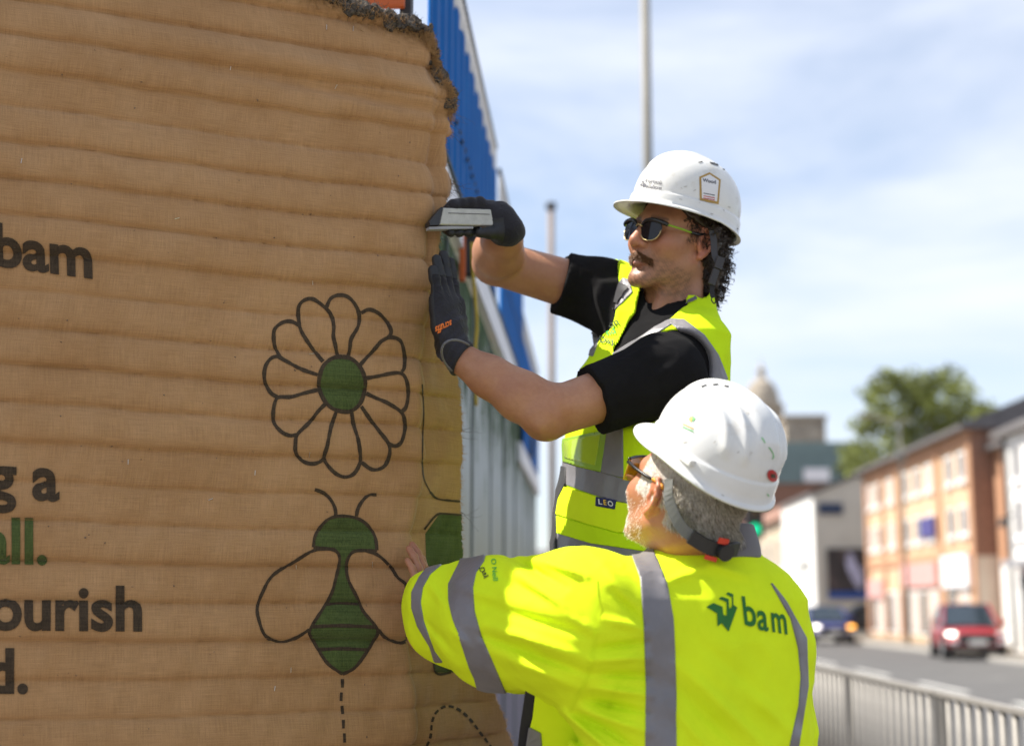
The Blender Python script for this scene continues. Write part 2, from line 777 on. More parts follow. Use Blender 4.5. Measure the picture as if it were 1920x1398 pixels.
def burlap_mat(name, tint, ink=0.0):
    """Coarse jute weave from UV in metres; tint multiplies the fibre colour, ink leaves fibres showing through."""
    m, nt, b = new_mat(name)
    L = nt.links
    uvn = nnode(nt, 'ShaderNodeTexCoord')
    src = uvn.outputs['UV'] if ink == 0 else uvn.outputs['Object']

    def stretched(sx, sy, sz, sc, det=4.0):
        mpn = nnode(nt, 'ShaderNodeMapping')
        mpn.inputs['Scale'].default_value = (sx, sy, sz)
        L.new(src, mpn.inputs['Vector'])
        n = nnode(nt, 'ShaderNodeTexNoise', Scale=sc, Detail=det, Roughness=0.65)
        L.new(mpn.outputs['Vector'], n.inputs['Vector'])
        return n.outputs['Fac']
    if ink == 0:
        warp = stretched(1, 0.035, 1, 620)
        weft = stretched(0.03, 1, 1, 620)
    else:
        warp = stretched(1, 1, 0.03, 420)
        weft = stretched(0.025, 0.025, 1, 420)
    blot = stretched(1, 1, 1, 5, 6.0)
    fine = stretched(1, 1, 1, 700, 2.0)

    def math_(op, a, c):
        n = nnode(nt, 'ShaderNodeMath', operation=op)
        for i, x in enumerate((a, c)):
            if isinstance(x, (int, float)):
                n.inputs[i].default_value = x
            else:
                L.new(x, n.inputs[i])
        return n.outputs[0]
    wv = math_('MULTIPLY', math_('ADD', warp, weft), 0.5)
    h = math_('ADD', math_('MULTIPLY', wv, 0.7), math_('MULTIPLY', fine, 0.3))
    r1 = nnode(nt, 'ShaderNodeValToRGB')
    t = np.array(tint)
    r1.color_ramp.elements[0].position = 0.34
    r1.color_ramp.elements[1].position = 0.66
    lo, hi = (t * 0.66, t * 1.28) if ink == 0 else (t * 0.45, t * 1.25 + np.array((0.050, 0.033, 0.015)))
    r1.color_ramp.elements[0].color = (*np.clip(lo, 0, 1), 1)
    r1.color_ramp.elements[1].color = (*np.clip(hi, 0, 1), 1)
    L.new(h, r1.inputs['Fac'])
    r2 = nnode(nt, 'ShaderNodeValToRGB')
    r2.color_ramp.elements[0].position = 0.3
    r2.color_ramp.elements[0].color = (0.86, 0.80, 0.72, 1)
    r2.color_ramp.elements[1].position = 0.7
    r2.color_ramp.elements[1].color = (1.06, 1.06, 1.06, 1)
    L.new(blot, r2.inputs['Fac'])
    mu = nnode(nt, 'ShaderNodeMix', data_type='RGBA', blend_type='MULTIPLY')
    mu.inputs['Factor'].default_value = 1.0
    L.new(r1.outputs['Color'], mu.inputs['A'])
    L.new(r2.outputs['Color'], mu.inputs['B'])
    L.new(mu.outputs['Result'], b.inputs['Base Color'])
    b.inputs['Roughness'].default_value = 0.95
    b.inputs['Specular IOR Level'].default_value = 0.1
    b.inputs['Sheen Weight'].default_value = 0.15
    bp = nnode(nt, 'ShaderNodeBump', Strength=0.55, Distance=0.0012)
    L.new(h, bp.inputs['Height'])
    L.new(bp.outputs['Normal'], b.inputs['Normal'])
    return m


def skin_mat(name, rough=0.44):
    m, nt, b = new_mat(name)
    L = nt.links
    at = nnode(nt, 'ShaderNodeAttribute', attribute_name='Col')
    tcn = nnode(nt, 'ShaderNodeTexCoord')
    n1 = nnode(nt, 'ShaderNodeTexNoise', Scale=90.0, Detail=6.0, Roughness=0.7)
    L.new(tcn.outputs['Object'], n1.inputs['Vector'])
    r1 = nnode(nt, 'ShaderNodeValToRGB')
    r1.color_ramp.elements[0].position = 0.3
    r1.color_ramp.elements[0].color = (0.93, 0.89, 0.88, 1)
    r1.color_ramp.elements[1].position = 0.7
    r1.color_ramp.elements[1].color = (1.05, 1.05, 1.05, 1)
    L.new(n1.outputs['Fac'], r1.inputs['Fac'])
    mu = nnode(nt, 'ShaderNodeMix', data_type='RGBA', blend_type='MULTIPLY')
    mu.inputs['Factor'].default_value = 1.0
    L.new(at.outputs['Color'], mu.inputs['A'])
    L.new(r1.outputs['Color'], mu.inputs['B'])
    L.new(mu.outputs['Result'], b.inputs['Base Color'])
    nlow = nnode(nt, 'ShaderNodeTexNoise', Scale=16.0, Detail=3.0)
    L.new(tcn.outputs['Object'], nlow.inputs['Vector'])
    rl = nnode(nt, 'ShaderNodeValToRGB')
    rl.color_ramp.elements[0].position = 0.32
    rl.color_ramp.elements[0].color = (0.90, 0.80, 0.76, 1)
    rl.color_ramp.elements[1].position = 0.68
    rl.color_ramp.elements[1].color = (1.06, 1.05, 1.03, 1)
    L.new(nlow.outputs['Fac'], rl.inputs['Fac'])
    m2 = nnode(nt, 'ShaderNodeMix', data_type='RGBA', blend_type='MULTIPLY')
    m2.inputs['Factor'].default_value = 1.0
    L.new(mu.outputs['Result'], m2.inputs['A'])
    L.new(rl.outputs['Color'], m2.inputs['B'])
    L.new(m2.outputs['Result'], b.inputs['Base Color'])
    b.inputs['Roughness'].default_value = rough
    b.inputs['Specular IOR Level'].default_value = 0.4
    b.inputs['Subsurface Weight'].default_value = 0.12
    b.inputs['Subsurface Radius'].default_value = (0.01, 0.004, 0.002)
    b.inputs['Subsurface Scale'].default_value = 0.5
    n3 = nnode(nt, 'ShaderNodeTexNoise', Scale=700.0, Detail=3.0)
    L.new(tcn.outputs['Object'], n3.inputs['Vector'])
    bp = nnode(nt, 'ShaderNodeBump', Strength=0.25, Distance=0.0008)
    L.new(n3.outputs['Fac'], bp.inputs['Height'])
    L.new(bp.outputs['Normal'], b.inputs['Normal'])
    return m


def cloth_mat(name, col, rough=0.8, weave=900.0, bump=0.15, var=0.06, spec=0.25, sheen=0.1, crease=0.0, crease_scale=26.0):
    m = pmat(name, col, rough, var, 9.0, bump, weave, spec=spec, sheen=sheen, bdist=0.0006)
    if crease:
        nt = m.node_tree
        b = nt.nodes['Principled BSDF']
        prev = b.inputs['Normal'].links[0].from_socket
        tcn = nnode(nt, 'ShaderNodeTexCoord')
        n = nnode(nt, 'ShaderNodeTexNoise', Scale=crease_scale, Detail=3.0, Roughness=0.5, Distortion=1.2)
        n.noise_type = 'RIDGED_MULTIFRACTAL'
        nt.links.new(tcn.outputs['Object'], n.inputs['Vector'])
        bp = nnode(nt, 'ShaderNodeBump', Strength=crease, Distance=0.004)
        nt.links.new(n.outputs['Fac'], bp.inputs['Height'])
        nt.links.new(prev, bp.inputs['Normal'])
        nt.links.new(bp.outputs['Normal'], b.inputs['Normal'])
    return m


M = {}
M['burlap'] = burlap_mat('jute_weave', (0.43, 0.252, 0.120))
M['ink_black'] = burlap_mat('black_ink_on_jute', (0.045, 0.034, 0.026), 1)
M['ink_green'] = burlap_mat('green_ink_on_jute', (0.060, 0.105, 0.030), 1)
M['felt'] = pmat('grey_felt', (0.10, 0.085, 0.07), 0.95, 0.7, 160, 0.9, 260, bdist=0.006, spec=0.1)
M['fibre'] = pmat('jute_fibre', (0.42, 0.25, 0.11), 0.9, 0.2, 60, spec=0.1)
M['fibre_dark'] = pmat('grey_fibre', (0.12, 0.10, 0.085), 0.9, 0.5, 60, spec=0.1)
M['staple'] = pmat('staple_steel', (0.62, 0.58, 0.5), 0.35, 0.1, 40, metal=0.8)
M['white_paint'] = pmat('white_painted_timber', (0.74, 0.73, 0.75), 0.55, 0.05, 6, 0.1, 60, dirt=(0.45, 0.42, 0.38), dirt_scale=5, dirt_lo=0.6)
M['blue'] = pmat('blue_sheet', (0.0, 0.105, 0.37), 0.65, 0.12, 3, 0.05, 30, dirt=(0.0, 0.15, 0.45), dirt_scale=2.5, dirt_lo=0.55, spec=0.12)
M['galv'] = pmat('galvanised_steel', (0.46, 0.44, 0.42), 0.5, 0.15, 30, 0.1, 100, metal=0.35)
M['asphalt'] = pmat('asphalt', (0.078, 0.075, 0.073), 0.9, 0.2, 3, 0.4, 200, dirt=(0.14, 0.135, 0.13), dirt_scale=0.6)
M['paving'] = pmat('paving_stone', (0.17, 0.145, 0.115), 0.9, 0.15, 2.5, 0.3, 60, dirt=(0.12, 0.10, 0.085), dirt_scale=0.8)
M['kerb'] = pmat('kerb_stone', (0.34, 0.32, 0.29), 0.9, 0.15, 4, 0.2, 60)
M['white_line'] = pmat('road_paint', (0.62, 0.61, 0.57), 0.8, 0.1, 6, dirt=(0.3, 0.29, 0.27), dirt_scale=4, dirt_lo=0.5)
M['black'] = pmat('black_plastic', (0.02, 0.02, 0.022), 0.45, 0.2, 30)
M['dark'] = pmat('dark_recess', (0.03, 0.03, 0.032), 0.7, 0.2, 10)
M['grey'] = pmat('grey_paint', (0.30, 0.30, 0.31), 0.6, 0.1, 10)

# ================================================================== setting
KERB_X, FAR_KERB, FACADE = 2.6, 12.2, 14.5


def sheet(name, x0, x1, y0, y1, z, m, kind='structure', nx=2, ny=2):
    xs, ys = np.linspace(x0, x1, nx), np.linspace(y0, y1, ny)
    V = [(x, y, z) for y in ys for x in xs]
    F = [(j * nx + i, j * nx + i + 1, (j + 1) * nx + i + 1, (j + 1) * nx + i) for j in range(ny - 1) for i in range(nx - 1)]
    return mobj(name, V, F, m, smooth=False, kind=kind)


sheet('ground', -900, 900, -30, 1800, -0.14, M['paving'])
sheet('road', KERB_X - 0.05, FAR_KERB + 0.05, -20, 900, -0.12, M['asphalt'])
for nm, a, b in (('pavement', -12, KERB_X), ('pavement', FAR_KERB + 0.14, 26)):
    MB().box((a, -20, -0.135), (b, 900, 0.0)).build(nm, M['paving'], kind='structure')
for a in (KERB_X, FAR_KERB):
    MB().box((a, -20, -0.135), (a + 0.14, 900, 0.004), bev=0.012).build('kerb', M['kerb'], kind='structure')
lane = thing('road_marking', (7.3, 20, -0.12), 'broken white lane line down the middle of the road', 'road marking')
for k in range(14):
    y = 8 + k * 6.0
    MB().box((7.25, y, -0.118), (7.37, y + 3.4, -0.1155)).build('dash', M['white_line'], lane)
edge = None if True else thing('edge_marking', (4.4, 20, -0.12), 'worn wide white edge line along the near lane', 'road marking')
for k in range(0):
    MB().box((4.3, 6 + k * 9.0, -0.118), (4.55, 14.6 + k * 9.0, -0.1155)).build('stripe', M['white_line'], edge)

# ================================================================== burlap mat on the hoarding corner
MC = np.array([-0.277, 2.90])
dF = np.array([math.sin(math.radians(65.3)), math.cos(math.radians(65.3))])
dR = np.array([0.50, 0.866])
_cy = [-60, 60, 110, 190, 300, 400, 500, 600, 700, 850, 950, 1050, 1250, 1398, 1500]
_cx = [772, 778, 785, 797, 786, 790, 796, 788, 776, 784, 776, 770, 772, 778, 780]
_ey = [-60, 60, 130, 195, 215, 240, 300, 335, 365, 400, 450, 560, 640, 700, 800, 1000, 1060, 1250, 1398, 1500]
_ex = [800, 801, 812, 832, 844, 829, 839, 835, 822, 826, 822, 838, 858, 865, 867, 869, 871, 915, 957, 985]


def mat_z(y):
    return P(785, y, 2.9)[2]


Z_Y = np.array([[mat_z(y), y] for y in range(-120, 1700, 10)])


def row_y(z):
    return np.interp(-z, -Z_Y[:, 0], Z_Y[:, 1])


def mat_plan(w, z):
    """w<0 along the front, w>0 round the corner; returns X, Y."""
    y = row_y(z)
    xc = np.interp(y, _cy, _cx)
    shift = (xc - 783) / FPX * 2.9
    kk = 0.016
    sp = 0.5 * (w + np.sqrt(w * w + kk * kk)) - 0.5 * kk * np.exp(-np.abs(w) / 0.05) * 0
    p = MC[None] + np.stack([shift, 0 * shift], -1) + dF[None] * (w - sp)[:, None] + dR[None] * sp[:, None]
    return p


def mat_disp(w, z):
    per = 0.071
    q = np.stack([w * 1.6, z * 1.0, 0 * z], -1)
    ph = z / per + 0.055 * wob(q, 5.0, 6) + 0.018 * wob(q, 22.0, 6, 9) + 0.1
    fr = ph - np.floor(ph)
    k = np.floor(ph)
    amp = 0.0175 * (0.85 + 0.22 * np.sin(k * 2.4 + 1.0) + 0.18 * np.sin(k * 5.1))
    amp = amp * np.where(w > 0.02, 0.75, 1.0)
    h = np.power(np.clip(np.sin(math.pi * np.power(fr, 0.66)), 0, 1), 0.5) * amp
    h += 0.004 * wob(q, 9.0, 6, 20) + 0.0012 * wob(q, 60.0, 8, 31)
    y = row_y(z)
    # deep fold under the first roll, sagging towards the corner
    yf = 176 + 26 * np.clip((w + 0.6) / 0.6, 0, 1)
    h += 0.014 * np.exp(-((y - yf + 26) / 26) ** 2) * np.clip((w + 0.75) / 0.4, 0, 1)
    h -= 0.010 * np.exp(-((y - yf - 8) / 11) ** 2) * np.clip((w + 0.7) / 0.5, 0, 1)
    # vertical buckles beside the corner, where it is being pulled round
    b = np.exp(-((w - 0.02) / 0.05) ** 2)
    h += b * 0.009 * np.sin(z * 31 + 1.2) * np.clip((y - 100) / 200, 0, 1)
    h += 0.011 * np.exp(-((w - 0.05 - 0.012 * np.sin(z * 17)) / 0.016) ** 2) * np.clip((700 - y) / 300, 0, 1)
    h -= 0.008 * np.exp(-((w - 0.025 - 0.012 * np.sin(z * 17)) / 0.012) ** 2) * np.clip((760 - y) / 300, 0, 1)
    h -= 0.020 / (1 + np.exp(-(w - 0.014 - 0.006 * np.sin(z * 23)) / 0.005)) * np.clip((y - 330) / 250, 0, 1)
    return h


NR, NF, NS = 460, 250, 70
WL = -1.12
rows_v = np.linspace(0, 1, NR)
wts = np.linspace(0, 0.75, 160)
Vg = np.zeros((NR, NF + NS, 3))
UVg = np.zeros((NR, NF + NS, 2))
zb = P(785, 1500, 2.9)[2]
edge_jit = rng.normal(0, 1, NR)
ZT0 = P(788, 64, 2.9)[2]
ZT1 = P(575, -4, 2.79)[2]
ZSL = (ZT1 - ZT0) / 0.26
for r, v in enumerate(rows_v):
    def ztop(w):
        return np.where(w < 0, ZT0 + ZSL * np.minimum(-w, 0.5), ZT0 - 0.30 * np.maximum(w, 0))
    zc = zb + v * (ZT0 - zb)
    pl = mat_plan(wts, np.full_like(wts, zc))
    px = proj(np.column_stack([pl, np.full_like(wts, zc)]))[:, 0]
    yy = float(row_y(np.array([zc]))[0])
    we = np.interp(np.interp(yy, _ey, _ex) + edge_jit[r] * 1.0, px, wts)
    s1 = np.linspace(0, 1, NF)
    w = np.r_[WL * (1 - s1) ** 1.15, np.linspace(0, we, NS + 1)[1:]]
    z = zb + v * (ztop(w) - zb)
    # flatten the crease just where the sheet turns
    n2 = np.where((w < 0)[:, None], np.array([dF[1], -dF[0]]), np.array([dR[1], -dR[0]]))
    a = np.clip((w + 0.05) / 0.1, 0, 1)[:, None]
    n2 = (1 - a) * np.array([dF[1], -dF[0]]) + a * np.array([dR[1], -dR[0]])
    n2 /= np.linalg.norm(n2, axis=1)[:, None]
    calm = 1 - 0.7 * np.clip((w - we + 0.07) / 0.06, 0, 1) * (w > 0) * float(np.clip((yy - 560) / 100, 0, 1))
    p = mat_plan(w, z) + n2 * (mat_disp(w, z) * calm)[:, None]
    Vg[r, :, :2] = p
    Vg[r, :, 2] = z
    UVg[r, :, 0] = w
    UVg[r, :, 1] = z
NC = NF + NS
ii = np.arange(NR * NC).reshape(NR, NC)
MF = np.stack([ii[:-1, :-1], ii[:-1, 1:], ii[1:, 1:], ii[1:, :-1]], -1).reshape(-1, 4)
MV = Vg.reshape(-1, 3)
MUV = UVg.reshape(-1, 2)
mat_t = thing('burlap_mat', (-0.6, 2.75, zb), 'printed tan burlap mat with flower and bee, wrapped round the hoarding corner', 'mat')
mat_sheet = mobj('sheet', MV, MF, M['burlap'], mat_t, uv=MUV)
sol = mat_sheet.modifiers.new('thickness', 'SOLIDIFY')
sol.thickness = 0.003
sol.offset = -1
mat_bvh = bvh_of(MV, MF)

# ---- prints
OUT = 6.5


def ink(name, lines, m, parent, width=OUT, off=0.0011, closed=False):
    for pts in lines:
        V, F = stroke(mat_bvh, pts, width, off, closed=closed)
        if F:
            mobj(name, V, F, m, parent)


def Z1(pts, x0, y0, k):
    return [(x0 + x * k, y0 + y * k) for x, y in pts]


k1 = 440 / 1398
fl = lambda pts: Z1(pts, 460, 520, k1)
# petals: outer arcs then the spoke lines between them
petal_lines = [
    fl([(548, 470), (535, 400), (524, 350), (526, 285), (505, 215), (450, 160), (395, 128), (345, 140), (316, 180), (318, 260), (335, 325), (400, 425), (462, 502)]),
    fl([(482, 180), (505, 130), (545, 108), (600, 112), (645, 150), (676, 215), (672, 290), (630, 365), (622, 420), (612, 472)]),
    fl([(690, 212), (735, 192), (790, 212), (838, 260), (868, 320), (850, 358), (810, 380), (775, 420), (676, 530)]),
    fl([(810, 380), (855, 358), (905, 365), (932, 395), (948, 470), (945, 540), (930, 562)]),
    fl([(720, 600), (790, 588), (870, 572), (920, 570), (950, 592), (968, 650), (968, 720), (955, 775), (930, 800)]),
    fl([(720, 692), (780, 720), (850, 750), (930, 805), (950, 870), (945, 930), (925, 985), (890, 1004), (855, 990)]),
    fl([(690, 768), (740, 840), (800, 920), (850, 985), (860, 1040), (838, 1110), (800, 1140), (750, 1142), (692, 1102)]),
    fl([(632, 800), (645, 880), (670, 960), (684, 1050), (682, 1105), (650, 1165), (600, 1188), (545, 1172), (495, 1125), (468, 1075), (488, 1000), (510, 890), (540, 800)]),
    fl([(468, 1075), (440, 1100), (390, 1110), (335, 1090), (300, 1040), (298, 990), (310, 935), (380, 865), (430, 800), (478, 752)]),
    fl([(310, 935), (265, 942), (215, 920), (172, 870), (165, 820), (172, 760), (195, 715), (270, 712), (350, 690), (432, 670)]),
    fl([(195, 715), (155, 692), (125, 645), (112, 590), (120, 530), (150, 485), (190, 472), (230, 492), (330, 545), (430, 580)]),
    fl([(205, 475), (175, 410), (168, 340), (180, 300), (225, 268), (275, 264), (322, 288)]),
]
flower = None
ink('flower_petal', petal_lines, M['ink_black'], mat_sheet, 7.0)
cc = fl([(578, 474), (640, 492), (690, 545), (714, 620), (706, 690), (680, 755), (630, 795), (575, 798), (510, 775), (462, 720), (438, 650), (444, 580), (470, 520), (520, 482)])
disc = catmull(cc, 6, True)


def fill(name, poly, m, parent, off=0.0007):
    s = poly_sd(proj(MV), poly)
    T = tri_of(MF)
    s[MV[:, 1] < 0] = -1
    bb = s[T].max(1) > 0
    v, t = clip(MV, T[bb], s)
    N = vnormals(v, t)
    return mobj(name, v + N * off, t, m, parent)


N_chk = vnormals(MV[:NC * 2], tri_of(MF[:NC - 1]))
SGN = 1.0 if (N_chk[50] @ np.array([0.4, -0.9, 0])) > 0 else -1.0
if SGN < 0:
    MF = MF[:, ::-1]
fill('flower_centre', disc, M['ink_green'], mat_sheet)
ink('flower_centre_outline', [cc], M['ink_black'], mat_sheet, 7.5, closed=True)

k2 = 520 / 1460
be = lambda pts: Z1(pts, 460, 900, k2)
head_p = be([(358, 352), (365, 300), (395, 245), (445, 200), (520, 188), (600, 205), (655, 250), (685, 310), (692, 368)])
body_p = be([(358, 352), (420, 358), (470, 368), (495, 400), (492, 450), (475, 520), (455, 590), (415, 665), (340, 785), (350, 830), (395, 910), (440, 970),
             (512, 1018), (575, 985), (630, 915), (670, 850), (695, 785), (620, 690), (590, 620), (540, 520), (532, 440), (552, 390), (590, 370), (692, 370)])
fill('bee_body', np.vstack([catmull(head_p, 5), catmull(body_p[::-1], 5)]), M['ink_green'], mat_sheet)
ink('bee_outline', [head_p, body_p[:13], body_p[12:]], M['ink_black'], mat_sheet, 6.0)
ink('bee_stripe', [be([(425, 652), (500, 646), (592, 650)]), be([(348, 770), (500, 764), (688, 772)]), be([(388, 890), (510, 886), (640, 892)])], M['ink_black'], mat_sheet, 6.5, 0.0014)
ink('bee_wing', [be([(470, 362), (400, 362), (345, 375), (270, 420), (145, 500), (90, 590), (62, 670), (72, 740), (100, 810), (150, 842), (205, 848), (270, 825), (335, 785)]),
                 be([(590, 368), (640, 372), (700, 395), (760, 450), (800, 510), (845, 550), (860, 620)]),
                 be([(700, 785), (735, 825), (790, 852), (838, 850), (870, 800)])], M['ink_black'], mat_sheet, 6.0)
ink('bee_antenna', [be([(365, 48), (410, 65), (450, 105), (472, 150), (476, 190)]), be([(690, 76), (650, 78), (615, 110), (592, 150), (584, 190)])], M['ink_black'], mat_sheet, 6.5)
trail = [[(510, 1045), (510, 1090)], [(505, 1115), (503, 1160)], [(508, 1185), (512, 1230)], [(515, 1260), (516, 1305)], [(520, 1330), (522, 1378)], [(524, 1400), (524, 1450)]]
ink('flight_trail', [be(t) for t in trail], M['ink_black'], mat_sheet, 5.5)
arc = catmull(be([(955, 1398), (975, 1340), (980, 1280), (1000, 1225), (1050, 1190), (1110, 1200), (1170, 1245), (1215, 1300), (1290, 1400), (1330, 1460)]), 12)
La = np.r_[0, np.cumsum(np.linalg.norm(np.diff(arc, axis=0), axis=1))]
pos = 0.0
while pos < La[-1] - 9:
    seg = [(np.interp(pos + q, La, arc[:, 0]), np.interp(pos + q, La, arc[:, 1])) for q in (0, 5, 10)]
    ink('flight_trail', [seg], M['ink_black'], mat_sheet, 4.6)
    pos += 15.5
# the motif running over the corner: a leaf and its outline
fill('hexagon_patch', np.array([(797, 1000), (822, 965), (845, 962), (900, 965), (900, 1080), (905, 1110), (906, 1260), (815, 1260), (806, 1180), (800, 1090)]), M['ink_green'], mat_sheet)
ink('hexagon_outline', [[(795, 992), (818, 965), (838, 963), (869, 966)], [(806, 1180), (812, 1235), (818, 1262), (845, 1260)],
                        [(806, 922), (822, 935), (866, 940)]], M['ink_black'], mat_sheet, 4.0)
ink('hexagon_outline', [[(791, 720), (794, 770), (792, 825), (793, 890), (806, 922)]], M['ink_black'], mat_sheet, 2.2)
# lettering
lt = dict(off=0.0011)
lt = dict(off=0.0019, align='RIGHT', bold=0.028, lmax=0.06)
print_text(mat_bvh, 'bam', (177, 521), (112, 15), (-3, -112), M['ink_black'], mat_sheet, **lt)
print_text(mat_bvh, 'g a', (110, 937), (116, 7), (0, -120), M['ink_black'], mat_sheet, **lt)
print_text(mat_bvh, 'all.', (91, 1056), (112, 2.5), (0, -120), M['ink_green'], mat_sheet, **lt)
print_text(mat_bvh, 'flourish', (270, 1180), (114, 1.0), (0, -116), M['ink_black'], mat_sheet, **lt)
print_text(mat_bvh, 'nd.', (55, 1297), (114, 0.2), (0, -116), M['ink_black'], mat_sheet, **lt)

# staples and dark specks caught in the weave
for (x, y, a) in [(612, 52, 90), (662, 55, 85), (630, 163, 60), (586, 530, 90), (584, 664, 5), (580, 852, 80), (432, 128, 80), (555, 1062, 90), (545, 1255, 88), (515, 1290, 80),
                  (240, 866, 88), (395, 936, 20), (478, 886, 85), (698, 1057, 88), (40, 302, 80), (332, 410, 15)]:
    d = np.array([math.cos(math.radians(a)), -math.sin(math.radians(a))]) * 4.5
    q = drop(mat_bvh, [(x - d[0], y - d[1]), (x + d[0], y + d[1])], 0.0016)
    if q[0] is not None and q[1] is not None:
        MB().tube(q, 0.0007, 5).build('staple', M['staple'], mat_t)
sp = MB()
for i in range(70):
    x, y = rng.uniform(10, 770), rng.uniform(60, 1390)
    a = rng.uniform(0, 6.28)
    l = rng.uniform(1.0, 4.0)
    q = drop(mat_bvh, [(x, y), (x + l * math.cos(a), y + l * math.sin(a))], 0.0008)
    if q[0] is not None and q[1] is not None:
        sp.tube(q, rng.uniform(0.0004, 0.0011), 4)
sp.build('fleck', M['fibre_dark'], mat_t, kind='stuff')


def fibres(name, base, dirs, ln, m, parent, curl=0.35, r=0.0004, n=4):
    mb_v, mb_f = [], []
    for p, d in zip(base, dirs):
        L_ = rng.uniform(*ln)
        pts = [p]
        q = d / (np.linalg.norm(d) + 1e-9)
        for k in range(n):
            q = q + rng.normal(0, curl, 3)
            q /= np.linalg.norm(q)
            pts.append(pts[-1] + q * L_ / n)
        u = np.cross(q, [0.3, -1, 0.2])
        u /= np.linalg.norm(u) + 1e-9
        w = np.cross(q, u)
        b0 = len(mb_v)
        for k, pt in enumerate(pts):
            rr = r * (1 - 0.6 * k / n)
            for an in (0, 2.094, 4.189):
                mb_v.append(pt + rr * (math.cos(an) * u + math.sin(an) * w))
        for k in range(n):
            for j in range(3):
                mb_f.append((b0 + 3 * k + j, b0 + 3 * k + (j + 1) % 3, b0 + 3 * k + 3 + (j + 1) % 3, b0 + 3 * k + 3 + j))
    return mobj(name, np.array(mb_v), np.array(mb_f), m, parent, kind='stuff')


# frayed right edge
edgeP = Vg[:, -1, :]
edgeD = Vg[:, -1, :] - Vg[:, -4, :]
edgeD /= np.linalg.norm(edgeD, axis=1)[:, None]
sel = rng.integers(0, NR, 900)
fibres('frayed_edge', edgeP[sel] + rng.normal(0, 0.001, (900, 3)), edgeD[sel] + rng.normal(0, 0.35, (900, 3)), (0.003, 0.011), M['fibre'], mat_t, 0.25, 0.0005, 3)
loose = [(835, 345, 14, 0.06), (830, 500, 3, 0.07), (872, 820, 4, 0.08), (840, 235, 8, 0.03), (812, 452, 5, 0.07), (868, 965, 3, 0.03)]
bp_, bd_ = [], []
for x, y, n, l in loose:
    r0 = int(np.argmin(np.abs(proj(edgeP)[:, 1] - y)))
    for k in range(n):
        bp_.append(edgeP[max(0, min(NR - 1, r0 + int(rng.integers(-6, 7))))])
        bd_.append(np.array([0.9, 0.2, -0.3]) + rng.normal(0, 0.35, 3))
fibres('loose_thread', bp_, bd_, (0.025, 0.075), M['fibre_dark'], mat_t, 0.22, 0.0005, 7)

# thick grey felt backing that shows along the torn top and corner
topP = Vg[-1, ::2, :]
nb2 = np.array([-dF[1], dF[0], 0.0])
path = [p + nb2 * 0.010 + np.array([0, 0, 0.006]) for p in topP]
rt = proj(edgeP)[:, 1]
rows_top = [r for r in range(NR - 1, 0, -4) if rt[r] < 232]
path += [edgeP[r] + np.array([-0.006, 0.010, 0.0]) for r in rows_top]
fp = catmull(path[::3], 3)


def felt_fn(p):
    d = np.full(len(p), 1e3)
    for i in range(0, len(fp) - 1):
        d = np.minimum(d, s_cone(p, fp[i], fp[i + 1], 0.018, 0.018))
    return d + 0.0045 * wob(p, 190, 8, 3) + 0.003 * wob(p, 420, 8, 17)


fpv = fp[proj(fp)[:, 0] > -150]
fp = fpv[::2]
lo, hi = fp.min(0) - 0.03, fp.max(0) + 0.03
FV, FF = sdf_mesh(felt_fn, lo, hi, 0.004)
mobj('felt_backing', FV, FF, M['felt'], mat_t)
s_ = rng.integers(0, len(FV), 5200)
fdir = rng.normal(0, 1, (5200, 3))
fibres('felt_fibre', FV[s_[:3600]], fdir[:3600], (0.004, 0.014), M['fibre_dark'], mat_t, 0.5, 0.0007, 3)
# golden jute fringe just under the felt
nt_ = 2600
c_ = rng.integers(60, NC - 4, nt_)
rr_ = NR - 1 - (np.abs(rng.normal(0, 5, nt_))).astype(int)
bs = Vg[rr_, c_]
fibres('jute_fringe', bs + np.array([0.002, -0.004, 0]), np.tile([0.1, -0.35, 0.9], (nt_, 1)) + rng.normal(0, 0.5, (nt_, 3)), (0.008, 0.024), M['fibre'], mat_t, 0.35, 0.00055, 4)
rsel = [r for r in range(NR) if rt[r] < 235]
n3 = 1300
r3 = rng.choice(rsel, n3)
c3 = NC - 1 - (np.abs(rng.normal(0, 14, n3))).astype(int)
fibres('jute_fringe', Vg[r3, c3] + np.array([0.003, -0.002, 0]), np.tile([0.9, 0.0, 0.2], (n3, 1)) + rng.normal(0, 0.6, (n3, 3)), (0.006, 0.018), M['fibre'], mat_t, 0.4, 0.00055, 3)

# ================================================================== hoarding with the painted boards and the blue screen on it
def HX(Y):
    return -0.36 + 0.030 * (Y - 3.0)


hd = np.array([0.030, 1.0, 0]) / math.hypot(0.030, 1.0)
hn = np.array([hd[1], -hd[0], 0])            # towards the street


def hbox(mb, y0, y1, z0, z1, o0, o1):
    """Box along the hoarding line from y0 to y1, offset o0..o1 towards the street."""
    V = []
    for Y in (y0, y1):
        for o in (o0, o1):
            for z in (z0, z1):
                V.append(np.array([HX(Y), Y, z]) + hn * o)
    mb.add(V, [(0, 1, 3, 2), (4, 6, 7, 5), (0, 4, 5, 1), (2, 3, 7, 6), (0, 2, 6, 4), (1, 5, 7, 3)])
    return mb


